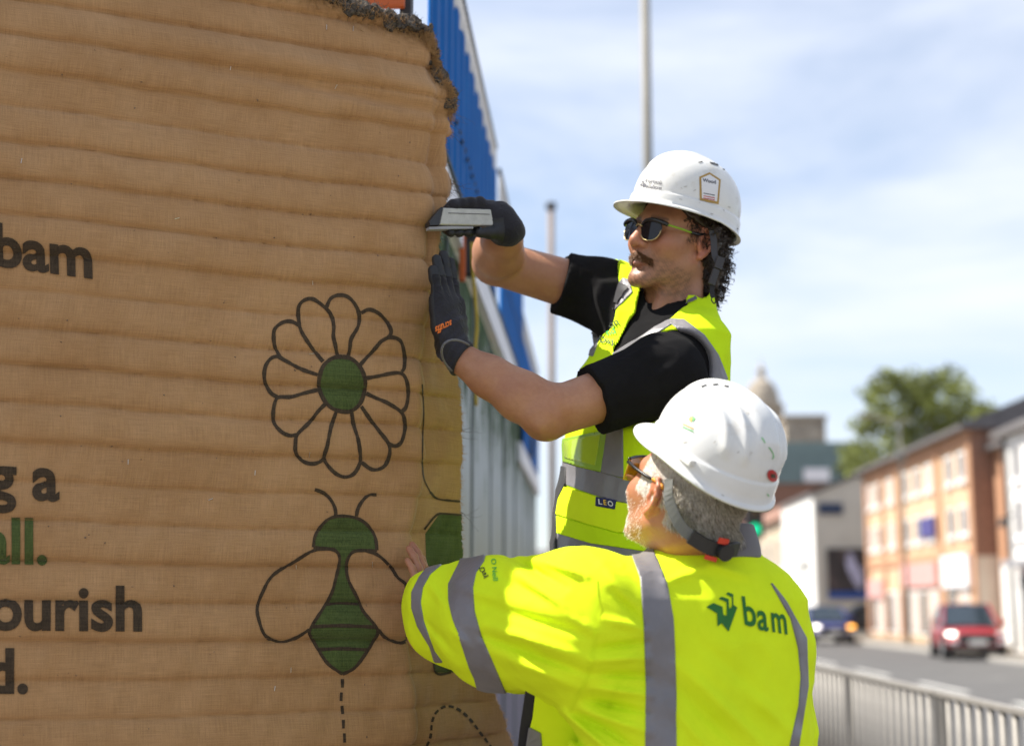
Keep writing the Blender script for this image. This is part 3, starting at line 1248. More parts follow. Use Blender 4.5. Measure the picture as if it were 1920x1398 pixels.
def mural_mat():
    m, nt, b = new_mat('mural_print')
    L = nt.links
    tcn = nnode(nt, 'ShaderNodeTexCoord')
    sep = nnode(nt, 'ShaderNodeSeparateXYZ')
    L.new(tcn.outputs['Object'], sep.inputs[0])
    # sky to skyline to wash, by height
    mr = nnode(nt, 'ShaderNodeMapRange')
    mr.inputs['From Min'].default_value = 0.6
    mr.inputs['From Max'].default_value = 2.6
    n0 = nnode(nt, 'ShaderNodeTexNoise', Scale=3.0, Detail=4.0)
    L.new(tcn.outputs['Object'], n0.inputs['Vector'])
    ad = nnode(nt, 'ShaderNodeMath', operation='MULTIPLY_ADD')
    ad.inputs[1].default_value = 0.35
    L.new(n0.outputs['Fac'], ad.inputs[0])
    L.new(sep.outputs['Z'], ad.inputs[2])
    L.new(ad.outputs[0], mr.inputs['Value'])
    rp_ = nnode(nt, 'ShaderNodeValToRGB')
    e = rp_.color_ramp.elements
    e[0].position, e[0].color = 0.0, (0.20, 0.19, 0.22, 1)
    e[1].position, e[1].color = 1.0, (0.40, 0.43, 0.41, 1)
    for ps, c in ((0.40, (0.23, 0.20, 0.24, 1)), (0.50, (0.42, 0.36, 0.25, 1)), (0.60, (0.40, 0.40, 0.32, 1)), (0.74, (0.46, 0.49, 0.48, 1))):
        q = e.new(ps)
        q.color = c
    L.new(mr.outputs['Result'], rp_.inputs['Fac'])
    # painted foliage hanging from the top
    mpn = nnode(nt, 'ShaderNodeMapping')
    mpn.inputs['Scale'].default_value = (1, 2.2, 0.9)
    L.new(tcn.outputs['Object'], mpn.inputs['Vector'])
    n1 = nnode(nt, 'ShaderNodeTexNoise', Scale=4.0, Detail=9.0, Roughness=0.72)
    L.new(mpn.outputs['Vector'], n1.inputs['Vector'])
    zz = nnode(nt, 'ShaderNodeMapRange')
    zz.inputs['From Min'].default_value = 1.7
    zz.inputs['From Max'].default_value = 2.6
    zz.inputs['To Min'].default_value = -0.12
    zz.inputs['To Max'].default_value = 0.21
    L.new(sep.outputs['Z'], zz.inputs['Value'])
    a2 = nnode(nt, 'ShaderNodeMath', operation='ADD')
    L.new(n1.outputs['Fac'], a2.inputs[0])
    L.new(zz.outputs['Result'], a2.inputs[1])
    r2 = nnode(nt, 'ShaderNodeValToRGB')
    r2.color_ramp.elements[0].position = 0.52
    r2.color_ramp.elements[1].position = 0.60
    L.new(a2.outputs[0], r2.inputs['Fac'])
    n2 = nnode(nt, 'ShaderNodeTexNoise', Scale=16.0, Detail=6.0)
    L.new(mpn.outputs['Vector'], n2.inputs['Vector'])
    r3 = nnode(nt, 'ShaderNodeValToRGB')
    r3.color_ramp.elements[0].position, r3.color_ramp.elements[0].color = 0.35, (0.012, 0.025, 0.012, 1)
    r3.color_ramp.elements[1].position, r3.color_ramp.elements[1].color = 0.68, (0.07, 0.13, 0.04, 1)
    L.new(n2.outputs['Fac'], r3.inputs['Fac'])
    mx_ = nnode(nt, 'ShaderNodeMix', data_type='RGBA')
    L.new(r2.outputs['Color'], mx_.inputs['Factor'])
    L.new(rp_.outputs['Color'], mx_.inputs['A'])
    L.new(r3.outputs['Color'], mx_.inputs['B'])
    L.new(mx_.outputs['Result'], b.inputs['Base Color'])
    b.inputs['Roughness'].default_value = 0.8
    b.inputs['Specular IOR Level'].default_value = 0.1
    return m


M['mural'] = mural_mat()
M['stud'] = pmat('timber_stud', (0.30, 0.20, 0.12), 0.8, 0.2, 12, stretch=(1, 1, 0.1))
M['seam'] = pmat('dark_seam', (0.05, 0.07, 0.06), 0.8, 0.2, 12)
hoard = thing('painted_hoarding', (HX(6), 6, 0), 'long hoarding of mural boards with plants and skyline, white rail on top', 'hoarding')
Y0, Y1, BW = 3.32, 10.45, 0.885
yb = Y0
k = 0
while yb < Y1 - 0.1:
    ye = min(yb + BW, Y1)
    hbox(MB(), yb + 0.04, ye - 0.04, 0.05, 2.515, -0.018, 0.002 * (k % 3)).build('board', M['mural'], hoard)
    hbox(MB(), ye - 0.05, ye + 0.05, 0.0, 2.50, -0.09, -0.022).build('stud', M['stud'], hoard)
    hbox(MB(), ye - 0.030, ye + 0.030, 0.05, 2.51, -0.012, 0.0055).build('joint_strip', M['seam'], hoard)
    yb = ye
    k += 1
hbox(MB(), 3.20, 7.9, 2.535, 2.655, -0.02, 0.028).build('rail', M['white_paint'], hoard)
hbox(MB(), 7.95, 10.5, 2.20, 2.31, -0.02, 0.028).build('rail', M['white_paint'], hoard)
hbox(MB(), 3.32, 7.9, 2.66, 2.675, -0.03, 0.034).build('rail_cap', M['seam'], hoard)
# end frame that carries the burlap mat at the corner
fr = MB()
fv = [(-0.335, 2.98), (-0.335 - 0.9 * dF[0] * 1.1, 2.98 - 0.9 * dF[1] * 1.1)]
for (x, y) in fv:
    fr.box((x - 0.03, y, 0), (x + 0.03, y + 0.06, 2.52))
fr.build('corner_post', M['stud'], hoard)
V = []
for s in (0.0, 1.15):
    for t in (0.02, 0.04):
        for z in (0.1, 2.5):
            p = np.array([-0.325, 2.945]) - dF * s + np.array([-dF[1], dF[0]]) * t
            V.append((p[0], p[1], z))
MB().add(V, [(0, 1, 3, 2), (4, 6, 7, 5), (0, 4, 5, 1), (2, 3, 7, 6), (0, 2, 6, 4), (1, 5, 7, 3)]).build('end_panel', M['stud'], hoard)
M['orange'] = pmat('orange_plastic', (0.50, 0.10, 0.015), 0.6, 0.15, 8)
q = P(680, -6, 3.15)
MB().box(q - np.array([0.12, 0.01, 0.03]), q + np.array([0.10, 0.01, 0.012]), bev=0.006).build('orange_barrier_board', M['orange'], label='orange plastic board edge behind the torn top of the mat', cat='board')
q = P(765, 0, 3.2)
MB().box(q - np.array([0.016, 0.03, 0.8]), q + np.array([0.010, 0.03, 0.05])).build('dark_post', M['dark'], label='dark post end between orange board and blue screen', cat='post')

# blue corrugated screen above the hoarding
def blue_screen(y0, y1, z0, z1, label, off=0.0):
    t = thing('blue_screen', (HX((y0 + y1) / 2), (y0 + y1) / 2, z0), label, 'screen', 'blue corrugated screen sheets')
    n = 60
    ys = np.linspace(y0, y1, int((y1 - y0) / 0.012))
    V, F = [], []
    for Y in ys:
        ph = (Y - y0) / 0.19
        fr_ = ph - math.floor(ph)
        o = 0.018 * np.clip(4 * abs(fr_ - 0.5) - 0.6, 0, 0.8) + off
        for z in (z0, z1):
            V.append(np.array([HX(Y), Y, z]) + hn * o)
    for i in range(len(ys) - 1):
        F.append((2 * i, 2 * i + 1, 2 * i + 3, 2 * i + 2))
    sh_ = mobj('sheet', V, F, M['blue'], t, smooth=False)
    sm = sh_.modifiers.new('thickness', 'SOLIDIFY')
    sm.thickness = 0.004
    rv = MB()
    for zz in np.arange(z0 + 0.22, z1 - 0.05, 0.42):
        for Y in np.arange(y0 + 0.05, y1, 0.095):
            p = np.array([HX(Y), Y, zz]) + hn * (off + 0.016)
            rv.tube([p, p + hn * 0.006], 0.008, 6)
    rv.build('rivet', M['black'], t, kind='stuff')
    # galvanised ladder mesh standing on the top edge
    ld = MB()
    for Y in np.arange(y0 + 0.03, y1, 0.055):
        a = np.array([HX(Y), Y, z1 - 0.02]) + hn * (off + 0.006)
        ld.tube([a, a + np.array([0, 0.02, 0.10]), a + np.array([0, 0.05, 0.17])], 0.006, 5)
    ld.build('mesh_wire', M['galv'], t, kind='stuff')
    a, b = np.array([HX(y0), y0, z1 + 0.15]) + hn * (off + 0.006), np.array([HX(y1), y1, z1 + 0.15]) + hn * (off + 0.006)
    MB().tube([a, b], 0.010, 6).build('top_rail', M['black'], t)
    return t


blue_screen(3.60, 6.2, 2.69, 3.30, 'tall blue corrugated screen sheet nearest the mat, wire mesh along its top')
blue_screen(6.28, 8.15, 2.68, 3.22, 'blue corrugated screen sheet in the middle behind the far glove', 0.012)
blue_screen(8.2, 10.4, 2.33, 2.95, 'lower far blue corrugated screen sheet above the lower arm', 0.012)
q = P(925, 530, 6.1)

# hanging cable and the fixings beside the top glove
M['yellow'] = pmat('yellow_cable', (0.50, 0.34, 0.02), 0.5, 0.1, 20)
cab = catmull([P(885, 455, 4.3), P(886, 500, 4.3), P(891, 560, 4.3), P(894, 610, 4.3), P(891, 660, 4.3), P(893, 760, 4.3)], 8)
MB().tube(cab, 0.0055, 8).build('yellow_cable', M['yellow'], smooth=True, label='yellow cable hanging down the mural boards beside the glove', cat='cable')
mb = MB()
q = P(880, 470, 4.5)
mb.box(q + np.array([-0.03, 0, -0.08]), q + np.array([0.03, 0.05, 0.10]), bev=0.008)
mb.tube([q + np.array([0.0, -0.02, 0.05]), q + np.array([0.0, -0.02, 0.11])], 0.018, 10)
mb.build('cable_box', M['black'], label='small black cable box fixed on the boards above the yellow cable', cat='box')
q = P(868, 470, 4.45)
MB().box(q + np.array([-0.012, 0, -0.10]), q + np.array([0.008, 0.02, 0.07]), bev=0.004).build('orange_strap', M['orange'], label='short orange strap hanging left of the black cable box', cat='strap')
mb = MB()
q = P(992, 838, 9.0)
mb.box(q + np.array([-0.05, 0, -0.06]), q + np.array([0.03, 0.1, 0.06]), bev=0.01)
mb.tube([q + np.array([0.0, 0, 0.05]), q + np.array([0.02, 0, 0.15])], 0.02, 8)
mb.build('dark_clamp', M['black'], label='dark clamp on the far lower blue screen under the elbow', cat='clamp')

# ================================================================== people: shared builders
def arc_pts(pts):
    return [np.array(p, float) for p in pts]


EAR = arc_pts([(.0735, .004, .004), (.0755, .006, .020), (.0795, .000, .031), (.085, -.011, .034), (.0895, -.022, .026), (.0905, -.026, .010), (.088, -.022, -.006), (.083, -.012, -.021), (.0785, -.003, -.029)])
ANTI = arc_pts([(.080, -.006, .022), (.0845, -.014, .014), (.085, -.0165, .002), (.081, -.010, -.010)])


def head_fn(q, beard=0.0, nose=1.0, stout=0.0):
    """Head field in its own frame: x his left, y forward, z up, origin between the ears."""
    m = q.copy()
    m[:, 0] = np.abs(m[:, 0])
    d = s_ell(q, (0, -.014, .042), (.077, .100, .086))
    d = smin(d, s_ell(q, (0, .030, -.012), (.066 + stout, .070, .088)), .03)
    d = smin(d, s_ell(q, (0, .032, -.062), (.055 + stout, .058, .046)), .025)
    d = smin(d, s_cone(m, (.053 + stout, -.004, -.045), (.016, .080, -.098), .018, .016), .022)
    d = smin(d, s_ell(q, (0, .086, -.099), (.022, .018, .017)), .016)
    d = smin(d, s_cone(m, (.0, .088, .031), (.040, .074, .030), .013, .013), .014)
    d = smin(d, s_ell(m, (.044, .062, -.018), (.025, .029, .024)), .02)
    d = smax(d, -s_ell(m, (.032, .100, .010), (.019, .016, .013)), .012)
    d = smin(d, s_ell(m, (.032, .078, .010), (.0125, .0125, .0125)), .004)
    d = smin(d, s_cone(q, (0, .094, .022), (0, .118 * (.5 + .5 * nose), -.020), .0085, .0120), .010)
    d = smin(d, s_ell(q, (0, .113, -.024), (.0125, .0135, .011)), .008)
    d = smin(d, s_ell(m, (.0135, .102, -.027), (.0085, .012, .009)), .006)
    d = smax(d, -s_ell(m, (.0062, .110, -.036), (.0036, .005, .0045)), .003)
    d = smin(d, s_ell(q, (0, .092, -.050), (.026, .013, .016)), .010)
    d = smin(d, s_cone(m, (0, .103, -.0545), (.020, .092, -.060), .0058, .0035), .005)
    d = smin(d, s_cone(m, (0, .1025, -.068), (.018, .092, -.064), .0068, .0038), .005)
    d = smax(d, -s_cone(m, (0, .111, -.0615), (.023, .098, -.0622), .0034, .0015), .003)
    # ear
    e = s_ell(m, (.0765, -.009, .004), (.0075, .019, .029))
    e = smin(e, s_chain(m, EAR, [.0038, .0042, .0044, .0046, .0048, .0046, .0044, .0050, .0075], .004), .005)
    e = smin(e, s_chain(m, ANTI, [.003, .0034, .0034, .003], .003), .003)
    e = smax(e, -s_ell(m, (.0865, -.0055, -.001), (.0085, .0090, .0125)), .004)
    e = smin(e, s_ell(m, (.0785, .005, -.003), (.0045, .0045, .006)), .003)
    d = smin(d, e, .006)
    return d


def hair_mask_sample(V, F, n, keep, nrm_out=True):
    """n random surface points (with normals) of a mesh where keep(points) is true."""
    T = tri_of(F)
    a, b, c = V[T[:, 0]], V[T[:, 1]], V[T[:, 2]]
    cen = (a + b + c) / 3
    w = np.linalg.norm(np.cross(b - a, c - a), axis=1) * keep(cen)
    if w.sum() <= 0:
        return np.zeros((0, 3)), np.zeros((0, 3))
    i = rng.choice(len(T), n, p=w / w.sum())
    r1, r2 = np.sqrt(rng.random(n))[:, None], rng.random(n)[:, None]
    p = a[i] * (1 - r1) + b[i] * r1 * (1 - r2) + c[i] * r1 * r2
    nn = np.cross(b[i] - a[i], c[i] - a[i])
    nn /= np.linalg.norm(nn, axis=1)[:, None] + 1e-12
    return p, nn


def strands(name, base, dirs, ln, m, parent, curl=0.1, r=0.0005, n=3, bend=None, **kw):
    V, F = [], []
    for p, d in zip(base, dirs):
        L_ = rng.uniform(*ln)
        q = d / (np.linalg.norm(d) + 1e-9)
        pts = [p - q * 0.002]
        for k in range(n):
            q = q + rng.normal(0, curl, 3) + (bend * 0.5 if bend is not None else 0)
            q = q / np.linalg.norm(q)
            pts.append(pts[-1] + q * L_ / n)
        u = np.cross(q, [0.31, -0.9, 0.2])
        u /= np.linalg.norm(u) + 1e-9
        w = np.cross(q, u)
        b0 = len(V)
        for k, pt in enumerate(pts):
            rr = r * (1 - 0.75 * k / n)
            for an in (0, 2.094, 4.189):
                V.append(pt + rr * (math.cos(an) * u + math.sin(an) * w))
        for k in range(n):
            for j in range(3):
                F.append((b0 + 3 * k + j, b0 + 3 * k + (j + 1) % 3, b0 + 3 * k + 3 + (j + 1) % 3, b0 + 3 * k + 3 + j))
    return mobj(name, np.array(V), np.array(F), m, parent, **kw)


# ------------------------------------------------------------------ hard hat
def hat_shell(kind):
    """Outer and inner shell with peak and rim in the hat frame: x left, y forward, z up, origin at the rim centre."""
    NT, NA = 64, 192
    th = np.linspace(0, 2 * math.pi, NA, endpoint=False)
    a, b, h = (.141, .1125, .128) if kind == 1 else (.143, .114, .130)
    fx, fy = np.sin(th), np.cos(th)               # fy=1 at the front
    rim = 1.0 / np.sqrt((fx / b) ** 2 + (fy / a) ** 2)

    def outer(t, inset=0.0):
        rr = np.sin(t * math.pi / 2) ** 0.86
        zz = h * np.cos(t * math.pi / 2) ** 0.92
        x, y = fx * (rim - inset) * rr, fy * (rim - inset) * rr
        z = np.full(NA, zz - (inset if t < .5 else inset * .5))
        if inset == 0:
            # raised crown ridge from front to back, plus the side ridges
            k = np.exp(-(np.abs(x) / .030) ** 6) * np.clip((t - .02) / .1, 0, 1) * np.clip((.80 - t) / .16, 0, 1)
            bump = .0065 * k
            if kind == 2:
                for xo in (.050, .078):
                    kk = np.exp(-((np.abs(x) - xo) / .007) ** 2) * (y < .03) * np.clip((t - .25) / .15, 0, 1) * np.clip((.92 - t) / .1, 0, 1)
                    bump = bump + .0065 * kk
            nx, ny, nz = x / a ** 2, y / a ** 2, (z + .02) / h ** 2
            nl = np.sqrt(nx ** 2 + ny ** 2 + nz ** 2) + 1e-9
            x, y, z = x + nx / nl * bump, y + ny / nl * bump, z + nz / nl * bump
        return np.stack([x, y, z], 1)
    rows = [outer(max(t, .004)) for t in np.linspace(0, 1, NT)]
    base = rows[-1]
    front = np.clip((fy - .15) / .85, 0, 1) ** 1.2
    back = np.clip(-fy, 0, 1)
    drop_ = .030 + .012 * back if kind == 1 else .030 + .020 * back ** 1.5 - .006 * front
    # a step out where the rim band starts, then the band, then the lip and peak
    for f_, o_ in ((.02, .0005), (.10, .0032), (.16, .0040), (.6, .0052), (.92, .0060)):
        rows.append(np.stack([fx * (rim + o_), fy * (rim + o_), -drop_ * f_], 1))
    peak = (.030 if kind == 1 else .034) * front ** .8
    lip = .007
    for f_, z_ in ((.25, -.0005), (.6, -.003), (1.0, -.0065)):
        e = .0062 + (lip + peak) * f_
        zz = -drop_ * .95 + z_ - .55 * peak * f_ ** 1.3 * (.30)
        rows.append(np.stack([fx * (rim + e), fy * (rim + e) * 1.0, zz], 1))
    last = rows[-1].copy()
    last[:, 2] -= .0034
    rows.append(last)
    for f_ in (.7, .3, .02):
        e = .002 + (lip + peak) * f_
        zz = -drop_ * .95 - .0055 - .55 * peak * f_ ** 1.3 * .30
        rows.append(np.stack([fx * (rim + e), fy * (rim + e), zz], 1))
    for t in np.linspace(1, 0.02, 24):
        rows.append(outer(t, .0038))
    V = np.vstack(rows)
    nR = len(rows)
    F = []
    for i in range(nR - 1):
        k = np.arange(NA)
        F.append(np.stack([i * NA + k, (i + 1) * NA + k, (i + 1) * NA + (k + 1) % NA, i * NA + (k + 1) % NA], 1))
    return V, np.vstack(F)


M['hat'] = pmat('white_hat_plastic', (0.72, 0.71, 0.67), 0.22, 0.04, 14, 0.10, 90, dirt=(0.52, 0.47, 0.37), dirt_scale=17, dirt_lo=0.565, spec=0.5)
M['hat2'] = pmat('white_hat_plastic_worn', (0.70, 0.70, 0.68), 0.26, 0.04, 14, 0.12, 90, dirt=(0.55, 0.50, 0.42), dirt_scale=19, dirt_lo=0.565, spec=0.5)
M['lime'] = cloth_mat('lime_hi_vis', (0.60, 0.84, 0.015), 0.9, 1100, 0.2, 0.06, spec=0.08, sheen=0.0, crease=0.30, crease_scale=17)
M['lime_jacket'] = cloth_mat('yellow_hi_vis', (0.72, 0.89, 0.02), 0.9, 1100, 0.2, 0.05, spec=0.08, sheen=0.0, crease=0.35, crease_scale=15)
M['reflect'] = cloth_mat('grey_reflective_tape', (0.185, 0.175, 0.185), 0.42, 1500, 0.12, 0.14, spec=0.5, sheen=0.0, crease=0.35, crease_scale=28)
M['binding'] = cloth_mat('grey_binding', (0.13, 0.125, 0.13), 0.8, 1200, 0.2)
M['tshirt'] = cloth_mat('black_cotton', (0.011, 0.0105, 0.011), 1.0, 1300, 0.25, 0.25, spec=0.10, sheen=0.0, crease=0.5, crease_scale=22)
M['strap'] = cloth_mat('black_webbing', (0.022, 0.021, 0.023), 0.6, 900, 0.3)
M['glove'] = cloth_mat('charcoal_glove_knit', (0.022, 0.021, 0.026), 0.85, 700, 0.7, 0.35, crease=0.6, crease_scale=70)
M['glove_palm'] = pmat('black_glove_rubber', (0.010, 0.010, 0.011), 0.55, 0.3, 80, 0.4, 400)
M['glove_print'] = pmat('orange_print', (0.75, 0.17, 0.02), 0.7, 0.15, 60)
M['green_print'] = pmat('green_print', (0.01, 0.14, 0.012), 0.6, 0.1, 60)
M['bright_green_print'] = pmat('bright_green_print', (0.03, 0.42, 0.06), 0.6, 0.1, 60)
M['dark_print'] = pmat('dark_print', (0.02, 0.035, 0.02), 0.6, 0.1, 60)
M['skin'] = skin_mat('skin')
M['lens'] = pmat('dark_lens', (0.008, 0.008, 0.012), 0.08, 0.0, 5, spec=0.35)
M['frame_black'] = pmat('black_acetate', (0.012, 0.012, 0.013), 0.22, 0.1, 20)
M['lime_plastic'] = pmat('lime_plastic', (0.24, 0.40, 0.02), 0.35, 0.05, 20)
M['gold'] = pmat('brass_wire', (0.55, 0.42, 0.2), 0.3, 0.05, 20, metal=0.9)
M['hair_brown'] = pmat('dark_brown_hair', (0.034, 0.021, 0.013), 0.42, 0.5, 90)
M['moustache'] = pmat('ginger_brown_hair', (0.20, 0.095, 0.038), 0.45, 0.55, 400)
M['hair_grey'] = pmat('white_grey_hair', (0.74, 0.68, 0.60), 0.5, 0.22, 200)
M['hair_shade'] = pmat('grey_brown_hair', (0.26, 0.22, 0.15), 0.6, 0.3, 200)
M['silver'] = pmat('scuffed_silver_casting', (0.44, 0.43, 0.38), 0.45, 0.12, 60, 0.15, 200, metal=0.25, dirt=(0.20, 0.19, 0.16), dirt_scale=40, dirt_lo=0.58)
M['trouser'] = cloth_mat('dark_work_trousers', (0.03, 0.03, 0.035), 0.85, 800, 0.3, 0.15)
M['boot'] = pmat('tan_boot', (0.16, 0.09, 0.04), 0.7, 0.2, 40, 0.3, 200)
M['sticker'] = pmat('sticker_white', (0.74, 0.73, 0.72), 0.4, 0.04, 40)
M['sticker_gold'] = pmat('sticker_gold', (0.40, 0.24, 0.05), 0.4, 0.15, 60)
M['grey_print'] = pmat('grey_lettering', (0.10, 0.10, 0.12), 0.6, 0.2, 80)
M['red_print'] = pmat('red_lettering', (0.5, 0.06, 0.08), 0.6, 0.2, 80)


def place(V, R, c):
    return V @ R.T + c


def fold_field(p, folds):
    """Cloth folds: each (a, b, width, height) is a ridge (or a valley when negative) along a segment, fading at its ends."""
    d = np.zeros(len(p))
    for a, b, w, h in folds:
        ds, t = seg_dist(p, a, b)
        d += h * np.exp(-(ds / w) ** 2) * (0.35 + 0.65 * np.sin(math.pi * np.clip(t, 0.05, 0.95)))
    return d


def hand_pts(w, fdir, bdir, ldir, size=1.0, curl=(0.15, 0.2, 0.15), spread=0.12, thumb=1.0, thumb_out=0.9):
    """Finger chains of a hand: w wrist, fdir fingers, bdir back of hand, ldir towards the thumb."""
    f, b, l = [np.array(x, float) / np.linalg.norm(x) for x in (fdir, bdir, ldir)]
    w = np.array(w, float)
    ch = []
    specs = [(0.030, 0.092, (.042, .026, .021), .0088), (0.010, 0.096, (.047, .029, .022), .0092), (-0.011, 0.092, (.043, .027, .021), .0088), (-0.030, 0.083, (.033, .020, .019), .0078)]
    for i, (lat, fw, ln, r) in enumerate(specs):
        p = w + size * (l * lat + f * fw)
        dirn = f + l * lat * spread * 20 / 1.0 * .35
        dirn /= np.linalg.norm(dirn)
        pts, ang = [w + size * (l * lat * .6 + f * .03), p], 0.0
        for k in range(3):
            ang += curl[k] if np.isscalar(curl[k]) else curl[k][i]
            v = dirn * math.cos(ang) - b * math.sin(ang)
            pts.append(pts[-1] + size * v * ln[k])
        ch.append((pts, [r * 1.25 * size, r * 1.2 * size, r * 1.05 * size, r * .95 * size, r * .82 * size]))
    t0 = w + size * (l * .018 + f * .022 - b * .006)
    t1 = t0 + size * (l * .030 * thumb_out + f * .030 - b * .010)
    t2 = t1 + size * (l * .014 * thumb_out + f * .034 * thumb - b * .010)
    t3 = t2 + size * (l * .002 + f * .026 * thumb - b * .006)
    ch.append(([t0, t1, t2, t3], [.015 * size, .0125 * size, .0105 * size, .0088 * size]))
    return ch


def hand_fn(p, w, fdir, bdir, ldir, chains, size=1.0):
    f, b, l = [np.array(x, float) / np.linalg.norm(x) for x in (fdir, bdir, ldir)]
    R = np.stack([l, f, b], 1)
    w = np.array(w, float)
    d = s_ell(p, w + f * .055 * size, (.043 * size, .055 * size, .0165 * size), R)
    d = smin(d, s_box(p, w + f * .058 * size, (.039 * size, .042 * size, .013 * size), R, .011 * size), .012)
    d = smin(d, s_ell(p, w + size * (l * .025 + f * .035 - b * .008), (.018 * size, .032 * size, .016 * size), R), .012)
    fi = None
    for pts, rs in chains:
        e = s_chain(p, pts, rs, .004)
        fi = e if fi is None else np.minimum(fi, e)
    return smin(d, fi, .009)


def fold2d(p, folds):
    """Cloth folds given as photo segments (x0, y0, x1, y1, width px, height m)."""
    q = proj(p)
    d = np.zeros(len(p))
    for x0, y0, x1, y1, w, h in folds:
        a, b = np.array([x0, y0], float), np.array([x1, y1], float)
        ab = b - a
        t = ((q - a) @ ab) / (ab @ ab)
        tc_ = np.clip(t, 0, 1)
        ds = np.linalg.norm(q - a - tc_[:, None] * ab, axis=1)
        d += h * np.exp(-(ds / w) ** 2) * (0.3 + 0.7 * np.sin(math.pi * np.clip(tc_, 0.04, 0.96)))
    return d

# ================================================================== worker on the step, stapling (moustache, sunglasses)
def torso_fn(p, tab, R, n=2.3):
    """Stacked superellipse sections: tab rows z, centre x, centre y, half width, half depth."""
    tab = np.array(tab, float)
    z = p[:, 2]
    cx, cy, a, b = [np.interp(z, tab[:, 0], tab[:, i]) for i in (1, 2, 3, 4)]
    dx, dy = p[:, 0] - cx, p[:, 1] - cy
    x = dx * R[0, 0] + dy * R[1, 0]
    y = dx * R[0, 1] + dy * R[1, 1]
    k = (np.abs(x / a) ** n + np.abs(y / b) ** n + 1e-12) ** (1 / n)
    d = (k - 1) * np.minimum(a, b) * 1.05
    return np.maximum(d, np.maximum(z - tab[-1, 0], tab[0, 0] - z))


def axis_tab(zc, pts):
    """Centre line through given points; zc rows (z, a, b)."""
    pts = np.array(pts)
    o = np.argsort(pts[:, 2])
    pts = pts[o]
    rows = []
    for z, a, b in zc:
        if z <= pts[0, 2]:
            c = pts[0]
        else:
            c = np.array([np.interp(z, pts[:, 2], pts[:, 0]), np.interp(z, pts[:, 2], pts[:, 1])])
        rows.append((z, c[0], c[1], a, b))
    return rows


a_f = np.array([-math.sin(math.radians(50)), -math.cos(math.radians(50)), 0.085])
R1 = basis(a_f, math.radians(-12))
H1 = P(1268, 456, 3.03)
T1 = basis((-0.82, -0.57, 0))
HIP1, CH1, NK1 = P(1165, 1050, 3.05), P(1230, 660, 3.05), P(1268, 580, 3.06)
SL1, EL1, WL1 = P(1240, 704, 2.87), P(1026, 776, 2.80), P(852, 664, 2.83)
SR1, ER1, WR1 = P(1132, 552, 3.20), P(928, 492, 3.14), P(950, 424, 2.95)
tab1 = axis_tab([(1.28, .160, .118), (1.50, .158, .116), (1.70, .165, .118), (1.85, .180, .122), (1.92, .183, .116), (1.965, .168, .098), (2.00, .125, .080), (2.03, .085, .070), (2.055, .068, .064)], [HIP1, CH1, NK1])
CU1 = SL1 + (EL1 - SL1) * 0.60           # near cuff
CR1 = SR1 + (ER1 - SR1) * 0.40           # far cuff
uL = (EL1 - SL1) / np.linalg.norm(EL1 - SL1)
uR = (ER1 - SR1) / np.linalg.norm(ER1 - SR1)
ML1 = EL1 + (WL1 - EL1) * 0.28
MR1 = ER1 + (WR1 - ER1) * 0.30
tabS = [(z, x, y, max(a - .014, .03), max(b - .014, .03)) for z, x, y, a, b in tab1]


def body1(p):
    d = torso_fn(p, tabS, T1)
    d = smin(d, s_cone(p, SL1, EL1, .056, .049), .03)
    d = smin(d, s_chain(p, [EL1, ML1, EL1 + (WL1 - EL1) * .62, WL1], [.043, .0475, .040, .0300], .02), .012)
    d = smin(d, s_ell(p, EL1 + np.array([-.006, 0, -.020]), (.035, .035, .03)), .02)
    uf = (WL1 - EL1) / np.linalg.norm(WL1 - EL1)
    d = smin(d, s_cone(p, EL1 + np.array([.030, -.012, .020]), EL1 + uf * .13 + np.array([.008, -.010, .018]), .030, .016), .018)
    d = smin(d, s_cone(p, EL1 + uf * .03 + np.array([-.004, -.02, -.022]), EL1 + uf * .17 + np.array([0, -.012, -.010]), .026, .014), .015)
    d = smin(d, s_ell(p, EL1 + np.array([-.012, -.030, -.026]), (.016, .014, .016)), .012)
    d = d + .0022 * np.exp(-(seg_dist(p, EL1 + np.array([.012, -.05, .03]), EL1 + np.array([.03, -.05, -.01]))[0] / .006) ** 2)
    d = smin(d, s_cone(p, P(1232, 630, 3.08), SR1, .07, .06), .04)
    d = smin(d, s_cone(p, SR1, ER1, .058, .050), .03)
    d = smin(d, s_chain(p, [ER1, MR1, ER1 + (WR1 - ER1) * .65, WR1], [.050, .054, .042, .018], .02), .012)
    hb = P(1262, 566, 3.055)
    d = smin(d, s_cone(p, place(np.array([[0, -.018, -.045]]), R1, H1)[0], hb, .058, .064), .02)
    d = smin(d, s_cone(p, place(np.array([[.035, .012, -.05]]), R1, H1)[0], P(1226, 600, 3.0), .020, .014), .02)
    near = np.linalg.norm(p - H1, axis=1) < .21
    if near.any():
        q = (p[near] - H1) @ R1
        d[near] = smin(d[near], head_fn(q), .022)
    return d


pts_b = np.array([HIP1, CH1, NK1, SL1, EL1, WL1, SR1, ER1, WR1, H1])
lo1, hi1 = pts_b.min(0) - .12, pts_b.max(0) + .16
lo1[2] = 1.45
BV1, BF1 = sdf_mesh(body1, lo1, hi1, .0027)


